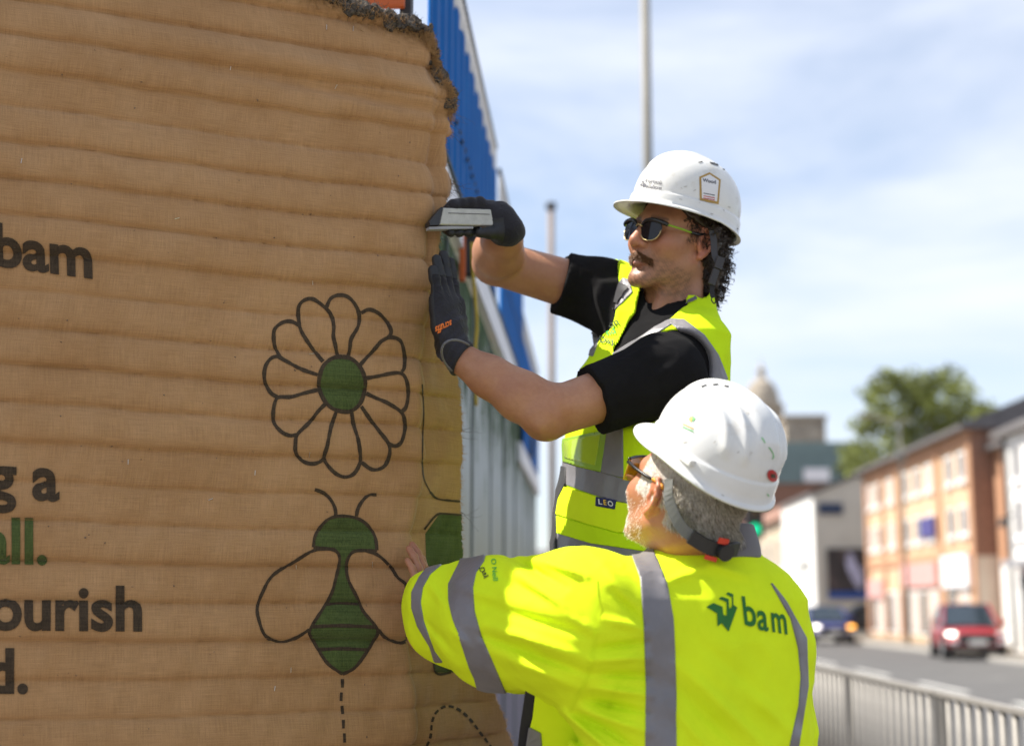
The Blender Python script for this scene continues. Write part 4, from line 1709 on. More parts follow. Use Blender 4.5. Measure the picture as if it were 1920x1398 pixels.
def skin_cols(V, Hc, R, base, stub, red, stub_amt=0.5):
    c = np.tile(np.array(base), (len(V), 1))
    q = (V - Hc) @ R
    near = np.linalg.norm(q, axis=1) < .2
    ax, y, z = np.abs(q[:, 0]), q[:, 1], q[:, 2]
    def mixc(w, col):
        w = np.clip(w, 0, 1)[:, None] * near[:, None]
        return c * (1 - w) + np.array(col) * w
    # ear, nose tip and cheek flush
    c = mixc(0.55 * np.exp(-((ax - .084) / .012) ** 2) * (np.abs(y + .008) < .03) * (np.abs(z) < .045), red)
    c = mixc(0.50 * np.exp(-(((q[:, 0]) / .02) ** 2 + ((y - .115) / .018) ** 2 + ((z + .02) / .018) ** 2)), red)
    c = mixc(0.35 * np.exp(-(((ax - .045) / .02) ** 2 + ((y - .075) / .025) ** 2 + ((z + .015) / .02) ** 2)), red)
    # stubble on jaw, chin, lip and neck
    line = -.040 - .25 * np.clip(.07 - y, 0, .09)
    sb = np.clip((line - z) / .018, 0, 1) * np.clip((z + .14) / .02, 0, 1) * np.clip((y + .02) / .02, 0, 1)
    lipz = np.exp(-((z + .046) / .010) ** 2) * (y > .085)
    sb = np.maximum(sb, lipz * .8)
    sb = sb * (.65 + .35 * np.clip(wob(V, 900, 8, 5), -1, 1))
    c = mixc(stub_amt * sb, stub)
    # lips
    lips = np.exp(-((z + .0615) / .0095) ** 2) * (y > .093) * (ax < .023)
    c = mixc(.75 * lips, (0.42, 0.16, 0.13))
    c = mixc(.85 * np.exp(-((z + .0615) / .0026) ** 2) * (y > .088) * (ax < .021), (0.45, 0.36, 0.30))
    # brows
    br = np.exp(-((z - .033 + .10 * np.clip(ax - .025, 0, 1)) / .0055) ** 2) * (ax > .014) * (ax < .052) * (y > .05)
    c = mixc(.8 * br, (0.09, 0.045, 0.025))
    return np.clip(c, 0, 1)


c1 = skin_cols(BV1, H1, R1, (0.40, 0.205, 0.118), (0.15, 0.085, 0.05), (0.55, 0.18, 0.12), 0.75)
person1 = thing('person', (HIP1[0], HIP1[1], 0.52), 'person with moustache and sunglasses in sleeveless lime vest, stapling the mat', 'person')
body_o1 = mobj('body', BV1, BF1, M['skin'], person1, vcol=c1)

# ---- black t-shirt
foldsT = [
    (P(1110, 520, 3.12), P(1160, 560, 3.08), .010, .007), (P(1090, 500, 3.12), P(1140, 520, 3.08), .008, .006), (P(1075, 520, 3.10), P(1110, 590, 3.08), .008, -.006),
    (P(1120, 545, 3.10), P(1128, 600, 3.06), .008, .006), (P(1150, 545, 3.06), P(1145, 610, 3.05), .009, -.005),
    (P(1180, 700, 2.80), P(1110, 740, 2.76), .010, -.006), (P(1250, 690, 2.78), P(1170, 760, 2.75), .012, .006), (P(1230, 720, 2.78), P(1150, 790, 2.75), .010, -.006),
    (P(1280, 660, 2.78), P(1220, 690, 2.78), .010, -.005), (P(1210, 650, 2.80), P(1150, 690, 2.78), .008, .005), (P(1300, 700, 2.80), P(1230, 780, 2.78), .012, .005),
]


def tee1(p):
    d = torso_fn(p, tab1, T1)
    sl = smin(s_cone(p, SL1, CU1, .076, .070), s_ell(p, SL1 + np.array([.012, 0, .0]), (.080, .080, .080)), .03)
    sl = np.maximum(sl, (p - CU1) @ uL)
    sr = s_cone(p, SR1, CR1, .078, .072)
    sr = np.maximum(sr, (p - CR1) @ uR)
    d = smin(d, s_cone(p, P(1232, 630, 3.08), SR1, .09, .078), .05)
    d = smin(d, sl, .025)
    d = smin(d, sr, .025)
    hole = s_cone(p, P(1262, 560, 3.055), P(1262, 500, 3.055), .069, .075)
    d = np.maximum(d, -hole)
    # sleeve hems
    for c, u in ((CU1, uL), (CR1, uR)):
        t = (p - c) @ u
        r_ = np.linalg.norm(p - c - t[:, None] * u, axis=1)
        d = d + .0016 * np.exp(-((t + .022) / .0016) ** 2) * (r_ < .11)
    return d - fold_field(p, foldsT) - .0022 * wob(p, 50, 8, 2) - .0012 * (1 - np.abs(wob(p, 85, 8, 12)))


TV1, TF1 = sdf_mesh(tee1, [lo1[0] + .02, lo1[1] - .02, 1.30], [hi1[0], hi1[1], 2.27], .0036)
mobj('t_shirt', TV1, TF1, M['tshirt'], person1)

# ---- sleeveless lime vest
foldsV = [
    (P(1080, 880, 2.9), P(1110, 960, 2.88), .014, .004), (P(1150, 890, 2.9), P(1130, 980, 2.88), .014, -.004), (P(1060, 960, 2.9), P(1100, 1020, 2.88), .012, .005),
    (P(1150, 830, 2.9), P(1145, 890, 2.88), .006, -.003), (P(1120, 950, 2.9), P(1115, 1010, 2.9), .008, -.004), (P(1290, 580, 3.0), P(1340, 640, 3.0), .02, .003),
]
tabV = [(z, x, y, a + (.016 if z < 1.88 else .010), b + (.020 if z < 1.88 else .010)) for z, x, y, a, b in tab1]
tabV[-1] = (2.07,) + tabV[-1][1:]
v_poly = [(1200, 540), (1190, 585), (1178, 602), (1168, 625), (1152, 650), (1148, 668), (1180, 646), (1215, 622), (1262, 592), (1300, 562), (1312, 545), (1300, 500), (1200, 500)]


def vest1(p):
    d = torso_fn(p, tabV, T1)
    d = smin(d, np.maximum(s_cone(p, P(1232, 630, 3.08), SR1 + uR * .02, .106, .092), (p - SR1) @ uR + .004), .04)
    d = np.maximum(d, 1.36 + .02 * np.sin(p[:, 0] * 30) - p[:, 2])
    # armholes follow the sleeves
    al = s_cone(p, SL1 - uL * .025 + np.array([.004, 0, .012]), SL1 + uL * .3, .083, .115)
    d = smax(d, -al, .006)
    hole = s_cone(p, P(1264, 566, 3.055), P(1264, 500, 3.055), .076, .085)
    d = smax(d, -hole, .004)
    n2 = (p - CH1) @ T1[:, 1]
    pix = proj(p)
    vv = poly_sd(pix, v_poly)
    w = np.where(n2 > -.01, vv / 900.0, -1.0)
    d = np.maximum(d, w)
    return d - 1.3 * fold_field(p, foldsV) - .0018 * wob(p, 42, 8, 4) - .0016 * (1 - np.abs(wob(p, 55, 8, 24)))


VV1, VF1 = sdf_mesh(vest1, [lo1[0], lo1[1] - .02, 1.33], [hi1[0], hi1[1], 2.27], .0036)
vest = mobj('vest', VV1, VF1, M['lime'], person1)
vb1 = bvh_of(VV1, VF1)


def vpatch(name, poly, m, off=.0025, par=None, **kw):
    v, t = patch(VV1, VF1, np.array(poly, float), off, facing=1)
    if len(t):
        return mobj(name, v, t, m, par or vest, **kw)


vpatch('reflective_band', [(1040, 858), (1081, 874), (1126, 885), (1169, 897), (1300, 915), (1300, 965), (1165, 941), (1122, 930), (1092, 920), (1020, 893)], M['reflect'], .0025)
vpatch('reflective_band', [(1141, 770), (1128, 886), (1169, 896), (1168, 770)], M['reflect'], .0032)
vpatch('reflective_band', [(1010, 985), (1044, 999), (1109, 1018), (1192, 1031), (1300, 1050), (1300, 1110), (1150, 1075), (1010, 1050)], M['reflect'], .0025)
vpatch('reflective_band', [(1257, 598), (1283, 600), (1320, 628), (1346, 665), (1364, 712), (1333, 712), (1318, 668), (1295, 634), (1257, 607)], M['reflect'], .0025)
vpatch('reflective_band', [(1260, 598), (1225, 611), (1195, 630), (1165, 660), (1145, 690), (1160, 690), (1180, 668), (1213, 637), (1260, 608)], M['reflect'], .0022)
vpatch('reflective_band', [(1168, 522), (1150, 545), (1128, 580), (1110, 625), (1098, 665), (1112, 668), (1128, 625), (1150, 585), (1186, 548), (1180, 525)], M['reflect'], .0022)
pk = vpatch('id_pocket', [(1056, 823), (1140, 806), (1128, 885), (1058, 865)], M['lime_plastic'], .0045)
M['clear'] = pmat('clear_pocket_film', (0.36, 0.50, 0.03), 0.12, 0.1, 12, 0.25, 60, coat=0.2)
vpatch('pocket_window', [(1061, 828), (1129, 813), (1119, 874), (1062, 858)], M['clear'], .0055)
fl_ = vpatch('pocket_flap', [(1060, 913), (1122, 931), (1165, 942), (1220, 950), (1220, 992), (1188, 995), (1162, 999), (1110, 984), (1041, 963), (1050, 935)], M['lime_jacket'], .0050)
vpatch('lower_pocket', [(1044, 966), (1110, 986), (1162, 1001), (1220, 996), (1220, 1036), (1192, 1030), (1109, 1018), (1044, 999)], M['lime'], .0032)


def vstroke(name, pts, w, m, off=.004):
    V, F = stroke(vb1, pts, w, off, step=5)
    if F:
        mobj(name, V, F, m, vest)


vpatch('front_edge_binding', [(1052, 872), (1064, 876), (1063, 908), (1050, 935), (1045, 965), (1047, 1045), (1036, 1045), (1033, 965), (1038, 935), (1051, 905)], M['strap'], .006)
ab = catmull([(1150, 668), (1190, 644), (1225, 632), (1252, 627), (1280, 635), (1303, 654), (1320, 682), (1333, 712)], 4)
vpatch('armhole_binding', np.vstack([ab + np.array([-.5, -4.5]), (ab + np.array([.5, 4.5]))[::-1]]), M['binding'], .0030)
vstroke('neck_binding', [(1308, 556), (1285, 570), (1255, 584)], 6, M['binding'])
vstroke('shoulder_strap', [(1172, 536), (1158, 556), (1145, 580), (1132, 600), (1118, 625), (1106, 655), (1096, 680)], 17, M['strap'], .006)
# label with lettering on the pocket flap
lab = vpatch('label', [(1121, 931), (1158, 938), (1155, 955), (1120, 949)], pmat('navy_label', (0.012, 0.018, 0.09), 0.6, 0.1, 60), .0068)
M['label_white'] = pmat('label_thread', (0.7, 0.7, 0.72), 0.6, 0.05, 60)
M['label_yellow'] = pmat('label_thread_yellow', (0.75, 0.45, 0.03), 0.6, 0.05, 60)
print_text(vb1, 'L', (1126, 945.0), (15, 2.6), (-1, -13.5), M['label_white'], lab, 'lettering', 0.02, off=.0082)
print_text(vb1, 'E', (1135, 946.5), (12, 2.2), (-1, -13.5), M['label_yellow'], lab, 'lettering', 0.02, off=.0082)
print_text(vb1, 'O', (1143, 948.2), (13.5, 2.4), (-1, -13.5), M['label_white'], lab, 'lettering', 0.02, off=.0082)
# chest lettering, partly hidden
print_text(vb1, 'on', (1146, 617), (17, -9), (-7, -17), M['dark_print'], vest, 'lettering', 0.01, off=.0042)
print_text(vb1, 'nd', (1141, 631), (17, -5), (-6, -17), M['bright_green_print'], vest, 'lettering', 0.01, off=.0042)
print_text(vb1, 'Day', (1128, 643), (17, 2), (-6, -18), M['dark_print'], vest, 'lettering', 0.01, off=.0042)

# ---- gloves
mn = np.array([dR[1], -dR[0], 0])                    # outward normal of the turned flap
fdL = np.array([-.115, -.01, .99])
bdL = np.array([.80, -.58, .10])
ldL = np.cross(fdL, bdL)
ldL = np.array([.55, .83, .05])
WG = WL1 + np.array([-.004, 0, .004])
chL = hand_pts(WG + fdL * .012, fdL, bdL, ldL, 1.0, (.02, .03, .05), .10, 1.0, .8)


def gloveL(p):
    d = hand_fn(p, WG + fdL * .012, fdL, bdL, ldL, chL, 1.05) - .0022
    u = (EL1 - WL1) / np.linalg.norm(EL1 - WL1)
    cuff = s_chain(p, [WG + fdL * .05, WG + fdL * .01, WL1 + u * .022], [.030, .033, .0365], .01)
    cuff = np.maximum(cuff, (p - WL1) @ u - .022)
    d = smin(d, cuff, .015)
    t = (p - WL1) @ u
    return d - .0014 * np.exp(-((t - .018) / .003) ** 2) - .0009 * np.sin(t * 420) * (t > -.05) * (t < .014) - .0011 * wob(p, 130, 8, 8)


GV, GF = sdf_mesh(gloveL, np.minimum(WG, WG + fdL * .22) - .09, np.maximum(WG, WG + fdL * .22) + .09, .0024)
gl = mobj('glove', GV, GF, M['glove'], person1, label='left glove flat on the mat with orange lettering')
# rubber palm and fingertips
sP = np.maximum(-((GV - WG) @ bdL) * 1000 + 5, ((GV - WG) @ fdL - .155) * 1000)
sP = np.minimum(sP, ((GV - WG) @ fdL - .0) * 1000)
v, t = clip(GV, tri_of(GF), sP)
v, t = shell(v, t, .0008)
mobj('rubber_palm', v, t, M['glove_palm'], gl)
gb = bvh_of(GV, GF)
print_text(gb, 'scruffs', (846, 600), (-11.5, 5.0), (2, 19), M['glove_print'], gl, 'lettering', 0.03, off=.0014)
MB().tube([p for p in [WL1 + ((EL1 - WL1) / np.linalg.norm(EL1 - WL1)) * .020 + .0375 * (math.cos(a) * np.cross((EL1 - WL1) / np.linalg.norm(EL1 - WL1), [0, 0, 1]) / np.linalg.norm(np.cross((EL1 - WL1), [0, 0, 1])) * np.linalg.norm(EL1 - WL1) / np.linalg.norm(EL1 - WL1) + math.sin(a) * np.cross(np.cross((EL1 - WL1) / np.linalg.norm(EL1 - WL1), [0, 0, 1]), (EL1 - WL1) / np.linalg.norm(EL1 - WL1))) for a in np.linspace(0, 2 * math.pi, 33)]], .0024, 6).build('cuff_band', M['binding'], gl, smooth=True)

# stapler: cast body held against the mat
SA, SB = P(800, 409, 2.872), P(954, 410, 2.955)
sx = (SB - SA) / np.linalg.norm(SB - SA)
sy = np.cross([0, 0, 1.0], sx); sy /= np.linalg.norm(sy)
sz = np.cross(sx, sy)
RS = np.stack([sx, sy, sz], 1)
stp = thing('staple_gun', tuple(SA), 'scuffed silver staple gun held in the upper glove against the mat', 'staple gun')
LS = np.linalg.norm(SB - SA)
mb = MB()
mb.prism([(.022, -.017), (.034, .020), (LS, .0165), (LS + .002, -.009), (LS - .012, -.019), (.06, -.0175)], 1, -.012, .012)
bm_v = place(np.array(mb.v), RS, SA)
o = MB().add(bm_v, mb.f).build('casting', M['silver'], stp)
bv = o.modifiers.new('bevel', 'BEVEL'); bv.width = .003; bv.segments = 3; bv.limit_method = 'ANGLE'
mb = MB(); mb.prism([(.0, -.0185), (.0, -.010), (.030, .021), (.0335, .0195), (.0215, -.0175)], 1, -.0135, .0135)
o = MB().add(place(np.array(mb.v), RS, SA), mb.f).build('nose_plate', M['black'], stp)
mb = MB(); mb.prism([(.0, -.0205), (.05, -.0190), (.10, -.0195), (.10, -.024), (.0, -.026)], 1, -.009, .009)
o = MB().add(place(np.array(mb.v), RS, SA), mb.f).build('magazine', M['grey'], stp)
mb = MB()
mb.prism([(.045, .0075), (.14, .0055), (.14, .0067), (.045, .0087)], 1, -.0128, -.0122)
o = MB().add(place(np.array(mb.v), RS, SA), mb.f).build('seam_line', M['dark'], stp)
mb = MB()
mb.tube(place(np.array([(.05, 0, .022), (.09, 0, .036), (LS - .03, .004, .036)]), RS, SA), [.006, .007, .006], 8)
mb.build('lever', M['black'], stp, smooth=True)

# upper glove wrapped over the gun
G = lambda x, y, z: place(np.array([[x, y, z]]), RS, SA)[0]
hand_c = G(.125, .004, .018)
knu = [G(.098 - .0205 * i + .012, -.012 + .002 * i, .030 - .0015 * i) for i in range(4)]
chR = []
for i in range(4):
    xk = .126 - .0205 * i
    chR.append(([G(.150 - .012 * i, .020, .020), G(xk, .000, .034 - .002 * i), G(xk - .006, .028, .026 - .002 * i), G(xk - .010, .026, -.014), G(xk - .012, .004, -.030)], [.013, .0125, .0115, .0105, .0092]))
thR = ([G(.176, .000, -.010), G(.160, -.010, -.029), G(.134, -.012, -.034), G(.114, -.010, -.034)], [.017, .0135, .0115, .0100])


def gloveR(p):
    d = s_cone(p, G(.180, .014, .006), G(.105, .016, .030), .026, .0165)
    d = smin(d, s_cone(p, G(.172, .008, .020), G(.075, .008, .034), .019, .011), .012)
    d = smin(d, s_ell(p, G(.180, .018, .002), (.028, .027, .034), RS), .012)
    for pts, rs in chR:
        d = smin(d, s_chain(p, pts, rs, .004), .006)
    d = smin(d, s_chain(p, thR[0], thR[1], .005), .008)
    u = (ER1 - WR1) / np.linalg.norm(ER1 - WR1)
    cf = s_cone(p, G(.174, .008, .0), WR1 + u * .015, .036, .041)
    d = smin(d, np.maximum(cf, (p - WR1) @ u - .014), .012)
    t = (p - WR1) @ u
    return d - .0010 * wob(p, 120, 8, 22) - .0012 * np.exp(-((t - .014) / .003) ** 2)


g0, g1 = G(0, 0, 0), G(.2, 0, 0)
GV2, GF2 = sdf_mesh(gloveR, np.minimum(g0, g1) - .09, np.maximum(g0, g1) + .09, .0024)
gr = mobj('glove', GV2, GF2, M['glove'], person1, label='right glove gripping the staple gun')
q = (GV2 - SA) @ RS
sP = np.minimum((-.004 - q[:, 2]) * 1000, (.165 - q[:, 0]) * 1000)
v, t = clip(GV2, tri_of(GF2), sP)
v, t = shell(v, t, .0008)
mobj('rubber_palm', v, t, M['glove_palm'], gr)

# ---- moustache, hair
Rl = lambda pts: place(np.array(pts, float), R1, H1)
keep = lambda c: ((lambda q: ((np.abs(q[:, 0]) < .034) & (q[:, 1] > .076) & (q[:, 2] > -.0565 - .42 * np.abs(q[:, 0])) & (q[:, 2] < -.0425 - .36 * np.abs(q[:, 0]))) * (1 - .6 * np.abs(q[:, 0]) / .034))((c - H1) @ R1))
mp_, mn_ = hair_mask_sample(BV1, BF1, 1900, keep)
ql = (mp_ - H1) @ R1
dl = np.stack([np.sign(ql[:, 0]) * (.30 + 22 * np.abs(ql[:, 0])), .42 + 0 * ql[:, 0], -.75 + 0 * ql[:, 0]], 1) + rng.normal(0, .22, ql.shape)
strands('moustache', mp_, dl @ R1.T, (.005, .012), M['moustache'], person1, .22, .00052, 4)
# stubble on jaw and chin, hairs on both forearms
keep = lambda c: ((lambda q: ((q[:, 2] < -.045 - .3 * np.clip(.07 - q[:, 1], 0, .09)) & (q[:, 2] > -.125) & (q[:, 1] > .0)) | ((np.abs(q[:, 1] - .012) < .012) & (q[:, 2] < .0) & (q[:, 2] > -.06)))((c - H1) @ R1) * (np.linalg.norm(c - H1, axis=1) < .17)).astype(float)
mp_, mn_ = hair_mask_sample(BV1, BF1, 1600, keep)
strands('stubble', mp_, mn_ + rng.normal(0, .3, mp_.shape), (.0015, .0030), M['hair_brown'], person1, .1, .00022, 1, kind='stuff')
for A_, B_, n_ in ((EL1, WL1, 750), (ER1, WR1, 250), (SR1, ER1, 200)):
    keep = lambda c: ((seg_dist(c, A_, B_)[0] < .065) & (np.linalg.norm(c - A_, axis=1) < 1.15 * np.linalg.norm(A_ - B_))).astype(float)
    mp_, mn_ = hair_mask_sample(BV1, BF1, n_, keep)
    ud = (B_ - A_) / np.linalg.norm(B_ - A_)
    strands('arm_hair', mp_, mn_ * .35 + ud + rng.normal(0, .35, mp_.shape), (.006, .013), M['moustache'], person1, .2, .00016, 3, kind='stuff')

def hair1(p):
    q = (p - H1) @ R1
    ax = np.abs(q[:, 0])
    d = head_fn(q) - .009 + .003 * wob(q, 170, 8, 3)
    lim = np.interp(q[:, 2], [-.12, -.06, -.02, .030, .045, .06], [-.052, -.040, -.026, -.012, .040, .055])
    nape = s_cone(q, np.array([0, -.078, -.01]), np.array([0, -.085, -.085]), .060, .054)
    d = smin(d, nape + .004 * wob(q, 150, 8, 9), .02)
    d = np.maximum(d, q[:, 1] - lim)
    d = np.maximum(d, -.105 - q[:, 2])
    return d


hl = Rl([(-.13, -.16, -.13), (.13, .12, .16), (.13, -.16, .16), (-.13, .12, -.13), (.13, -.16, -.13), (-.13, .12, .16), (-.13, -.16, .16), (.13, .12, -.13)])
HV1, HF1 = sdf_mesh(hair1, hl.min(0), hl.max(0), .0036)
hair = mobj('hair', HV1, HF1, M['hair_brown'], person1)
keep = lambda c: ((lambda q: ((q[:, 2] < .055) & (q[:, 1] < .05)).astype(float))((c - H1) @ R1))
hp, hn_ = hair_mask_sample(HV1, HF1, 560, keep)
V_, F_ = [], []
for p, n_ in zip(hp, hn_):
    # loose spiral curl
    ax_ = n_ * .35 + np.array([.25, .1, -.9]) + rng.normal(0, .25, 3)
    ax_ /= np.linalg.norm(ax_)
    u = np.cross(ax_, [.3, .8, .2]); u /= np.linalg.norm(u)
    w = np.cross(ax_, u)
    r_ = rng.uniform(.004, .008)
    L_ = rng.uniform(.012, .026)
    tw = rng.uniform(5, 9) * rng.choice([-1, 1])
    ph0 = rng.uniform(0, 6.28)
    m_ = 12
    pts = [p + n_ * .002 + ax_ * L_ * k / m_ + r_ * min(1, k / 3) * (math.cos(ph0 + tw * k / m_) * u + math.sin(ph0 + tw * k / m_) * w) for k in range(m_ + 1)]
    for s_k in range(3):
        o_ = rng.normal(0, .0011, 3)
        b0 = len(V_)
        for k, pt in enumerate(pts):
            rr = .0014 * (1 - .7 * k / m_)
            for an in (0, 2.094, 4.189):
                V_.append(pt + o_ + rr * (math.cos(an) * u + math.sin(an) * w))
        for k in range(m_):
            for j in range(3):
                F_.append((b0 + 3 * k + j, b0 + 3 * k + (j + 1) % 3, b0 + 3 * k + 3 + (j + 1) % 3, b0 + 3 * k + 3 + j))
mobj('curls', np.array(V_), np.array(F_), M['hair_brown'], hair, kind='stuff')
hp, hn_ = hair_mask_sample(HV1, HF1, 320, keep)
strands('flyaway', hp, hn_ + np.array([.3, .1, -.6]), (.016, .034), M['hair_brown'], hair, .42, .00034, 7, kind='stuff')
# wisps at the temple and sideburn
keep = lambda c: ((lambda q: ((q[:, 0] > .05) & (q[:, 2] > .0) & (q[:, 2] < .06) & (q[:, 1] > -.005) & (q[:, 1] < .035)).astype(float))((c - H1) @ R1))
hp, hn_ = hair_mask_sample(BV1, BF1, 260, keep)
strands('sideburn', hp, hn_ * .25 + np.array([.1, .05, -.9]), (.010, .022), M['hair_brown'], hair, .25, .0005, 4, kind='stuff')

# ---- sunglasses
sg = thing('sunglasses', tuple(Rl([(0, .11, .01)])[0]), 'black half-rim sunglasses with lime arms on the moustached face', 'sunglasses')
yw = lambda x: .1135 - 3.4 * x * x        # wrap of the front


def lens_outline(s, n=28):
    o_ = []
    for k in range(n):
        a = 2 * math.pi * k / n
        c_, s_2 = math.cos(a), math.sin(a)
        x = .0258 * np.sign(c_) * abs(c_) ** .75
        z = .0215 * np.sign(s_2) * abs(s_2) ** .80
        z = z * (1.0 if z > 0 else 1.12)
        x = x * (1 - .10 * (z < 0) * abs(z) / .02)
        o_.append((s * (.0325 + x), z + .004))
    return o_


for s in (1, -1):
    ol = lens_outline(s)
    V_ = [(s * .0325, yw(.0325) + .001, .004)] + [(x, yw(x), z) for x, z in ol]
    n_ = len(ol)
    Vb = [(x, y - .002, z) for x, y, z in V_]
    F_ = [(0, 1 + k, 1 + (k + 1) % n_) for k in range(n_)] + [(n_ + 1, n_ + 2 + (k + 1) % n_, n_ + 2 + k) for k in range(n_)] + [(1 + k, n_ + 2 + k, n_ + 2 + (k + 1) % n_, 1 + (k + 1) % n_) for k in range(n_)]
    MB().add(Rl(V_ + Vb), F_).build('lens', M['lens'], sg, smooth=False)
    low = [(x, yw(x), z) for x, z in ol if z < .010]
    low = sorted(low, key=lambda q: math.atan2(q[2] - .004, (q[0] - s * .0325) * s) if True else 0)
    low = [q for q in low]
    low.sort(key=lambda q: (math.atan2(-(q[0] - s * .0325), -(q[2] - .012))))
    MB().tube(Rl(low), .0011, 6).build('wire_rim', M['gold'], sg, smooth=True)
    br_ = [(s * .0085, yw(.0085) + .001, .012), (s * .016, yw(.016) + .001, .0205), (s * .030, yw(.03) + .001, .0245), (s * .046, yw(.046) + .001, .0235), (s * .062, yw(.062), .0195), (s * .068, yw(.068) - .004, .017)]
    MB().tube(Rl(catmull(br_, 5)), list(np.interp(np.arange(26), [0, 6, 16, 25], [.0022, .0045, .0050, .0046])), 8).build('brow_bar', M['frame_black'], sg, smooth=True)
    tp = [(s * .068, yw(.068) - .004, .017), (s * .074, .070, .0165), (s * .0785, .035, .0155)]
    MB().tube(Rl(catmull(tp, 5)), .0023, 7).build('temple_arm', M['lime_plastic'] if s > 0 else M['frame_black'], sg, smooth=True)
    tp = [(s * .0785, .035, .0155), (s * .0800, .012, .0165), (s * .0800, -.010, .022), (s * .082, -.028, .012)]
    MB().tube(Rl(catmull(tp, 5)), .0032, 7).build('arm_tip', M['frame_black'], sg, smooth=True)
MB().tube(Rl(catmull([(-.0095, .1135, .010), (0, .117, .0135), (.0095, .1135, .010)], 5)), .0016, 6).build('bridge', M['gold'], sg, smooth=True)

# ---- hard hat
HR1 = basis(R1[:, 1], 0)
hatR1 = R1 @ np.array(Matrix.Rotation(math.radians(3), 3, 'X'))
HO1 = Rl([(0, -.010, .081)])[0]
HtV, HtF = hat_shell(1)
HtV = HtV * np.array([.93, .93, .89])
HW = place(HtV, hatR1, HO1)
hat1 = thing('hard_hat', tuple(HO1), 'white hard hat with house-shaped sticker on the moustached worker', 'hard hat')
hs1 = mobj('shell', HW, HtF, M['hat'], hat1)
hb1 = bvh_of(HW, HtF)
ho = lambda pts: place(np.array(pts, float), hatR1, HO1)
stk = print_poly(hb1, [(1311, 332), (1330, 323.5), (1351, 337), (1347, 383), (1312, 376)], M['sticker_gold'], hs1, 'sticker', off=.0010, step=6)
sti = print_poly(hb1, [(1314.5, 334.5), (1330, 328), (1347, 339), (1343.5, 378), (1315.5, 372)], M['sticker'], stk, 'sticker_face', off=.0016, step=6)
print_text(hb1, 'Wood', (1317, 341), (9.3, 1.6), (-.3, -9), M['grey_print'], stk, 'lettering', .03, off=.0021)
for y_, mm in ((362.5, 'grey_print'), (367.5, 'red_print'), (371.5, 'red_print')):
    V_, F_ = stroke(hb1, [(1318, y_), (1328, y_ + 1.8), (1339, y_ + 4.0)], 1.6, .0021, step=3)
    if F_:
        mobj('printed_line', V_, F_, M[mm], stk)
print_text(hb1, 'Vertical', (1209, 342), (10.5, 1.4), (-2.0, -11.5), M['grey_print'], hs1, 'lettering', .01, off=.0012)
print_text(hb1, 'Meadow', (1205.5, 351.5), (10.5, 1.4), (-2.0, -11.5), M['grey_print'], hs1, 'lettering', .01, off=.0012)
for pl in ([(1203, 342), (1207, 338), (1208, 343)], [(1200, 348), (1203, 343), (1205, 349)], [(1206, 346), (1209, 342), (1210, 348)]):
    print_poly(hb1, pl, M['grey_print'], hs1, 'emblem', off=.0012, step=4)
for pl in ([(1309, 304.5), (1317, 302.5), (1317, 304.5), (1310, 306)], [(1330, 304), (1348, 307), (1346, 311.5), (1332, 307)], [(1355, 314), (1364, 320), (1363, 322.5), (1354, 316.5)]):
    print_poly(hb1, pl, M['dark'], hs1, 'vent', off=.0009, step=4)
M['scratch'] = pmat('grey_scratch', (0.42, 0.40, 0.36), .6, .2, 60)


def scratches(bvh, par, x0, x1, y0, y1, n):
    for k in range(n):
        x, y = rng.uniform(x0, x1), rng.uniform(y0, y1)
        a = rng.uniform(-.9, .9)
        l = rng.uniform(2.0, 9.0)
        V_, F_ = stroke(bvh, [(x, y), (x + l * .5 * math.cos(a), y + l * .5 * math.sin(a) + .4), (x + l * math.cos(a), y + l * math.sin(a))], rng.uniform(.7, 1.5), .0008, step=2)
        if F_:
            mobj('scratch', V_, F_, M['scratch'], par)


scratches(hb1, hs1, 1215, 1370, 305, 420, 12)
# chin strap gathered up behind the ear
M['strap_grey'] = cloth_mat('grey_webbing', (0.055, 0.053, 0.058), 0.6, 900, 0.3)


def ribbon(name, pts, w, m, parent, side, th=.0015):
    c = catmull(pts, 5)
    s2 = np.array(side, float) / np.linalg.norm(side)
    V_, F_ = [], []
    for i, p in enumerate(c):
        tg = c[min(i + 1, len(c) - 1)] - c[max(i - 1, 0)]
        tg /= np.linalg.norm(tg) + 1e-9
        s3 = s2 - tg * (s2 @ tg)
        s3 /= np.linalg.norm(s3)
        nn = np.cross(tg, s3)
        for a, b in ((-1, -1), (1, -1), (1, 1), (-1, 1)):
            V_.append(p + s3 * a * w / 2 + nn * b * th / 2)
    for i in range(len(c) - 1):
        for k in range(4):
            F_.append((4 * i + k, 4 * i + (k + 1) % 4, 4 * i + 4 + (k + 1) % 4, 4 * i + 4 + k))
    F_ += [(3, 2, 1, 0), tuple(4 * (len(c) - 1) + k for k in range(4))]
    return MB().add(V_, F_).build(name, m, parent)


ys = 2.955
ribbon('chin_strap', [P(1335, 432, ys), P(1338, 450, ys), P(1340, 478, ys), P(1347, 492, ys)], .014, M['strap_grey'], hat1, (1, .2, 0))
ribbon('buckle', [P(1352, 482, ys - .004), P(1346, 503, ys - .004)], .017, M['strap_grey'], hat1, (1, .3, .2), .006)
ribbon('buckle', [P(1343, 505, ys - .004), P(1334, 533, ys - .004)], .014, M['strap_grey'], hat1, (1, .3, .2), .007)
ribbon('strap_end', [P(1336, 530, ys), P(1335, 550, ys), P(1338, 558, ys)], .010, M['strap'], hat1, (1, .2, 0))
MB().tube(catmull([P(1336, 552, ys), P(1334, 562, ys), P(1339, 569, ys), P(1342, 564, ys)], 4), .0013, 6).build('strap_hook', M['strap'], hat1, smooth=True)

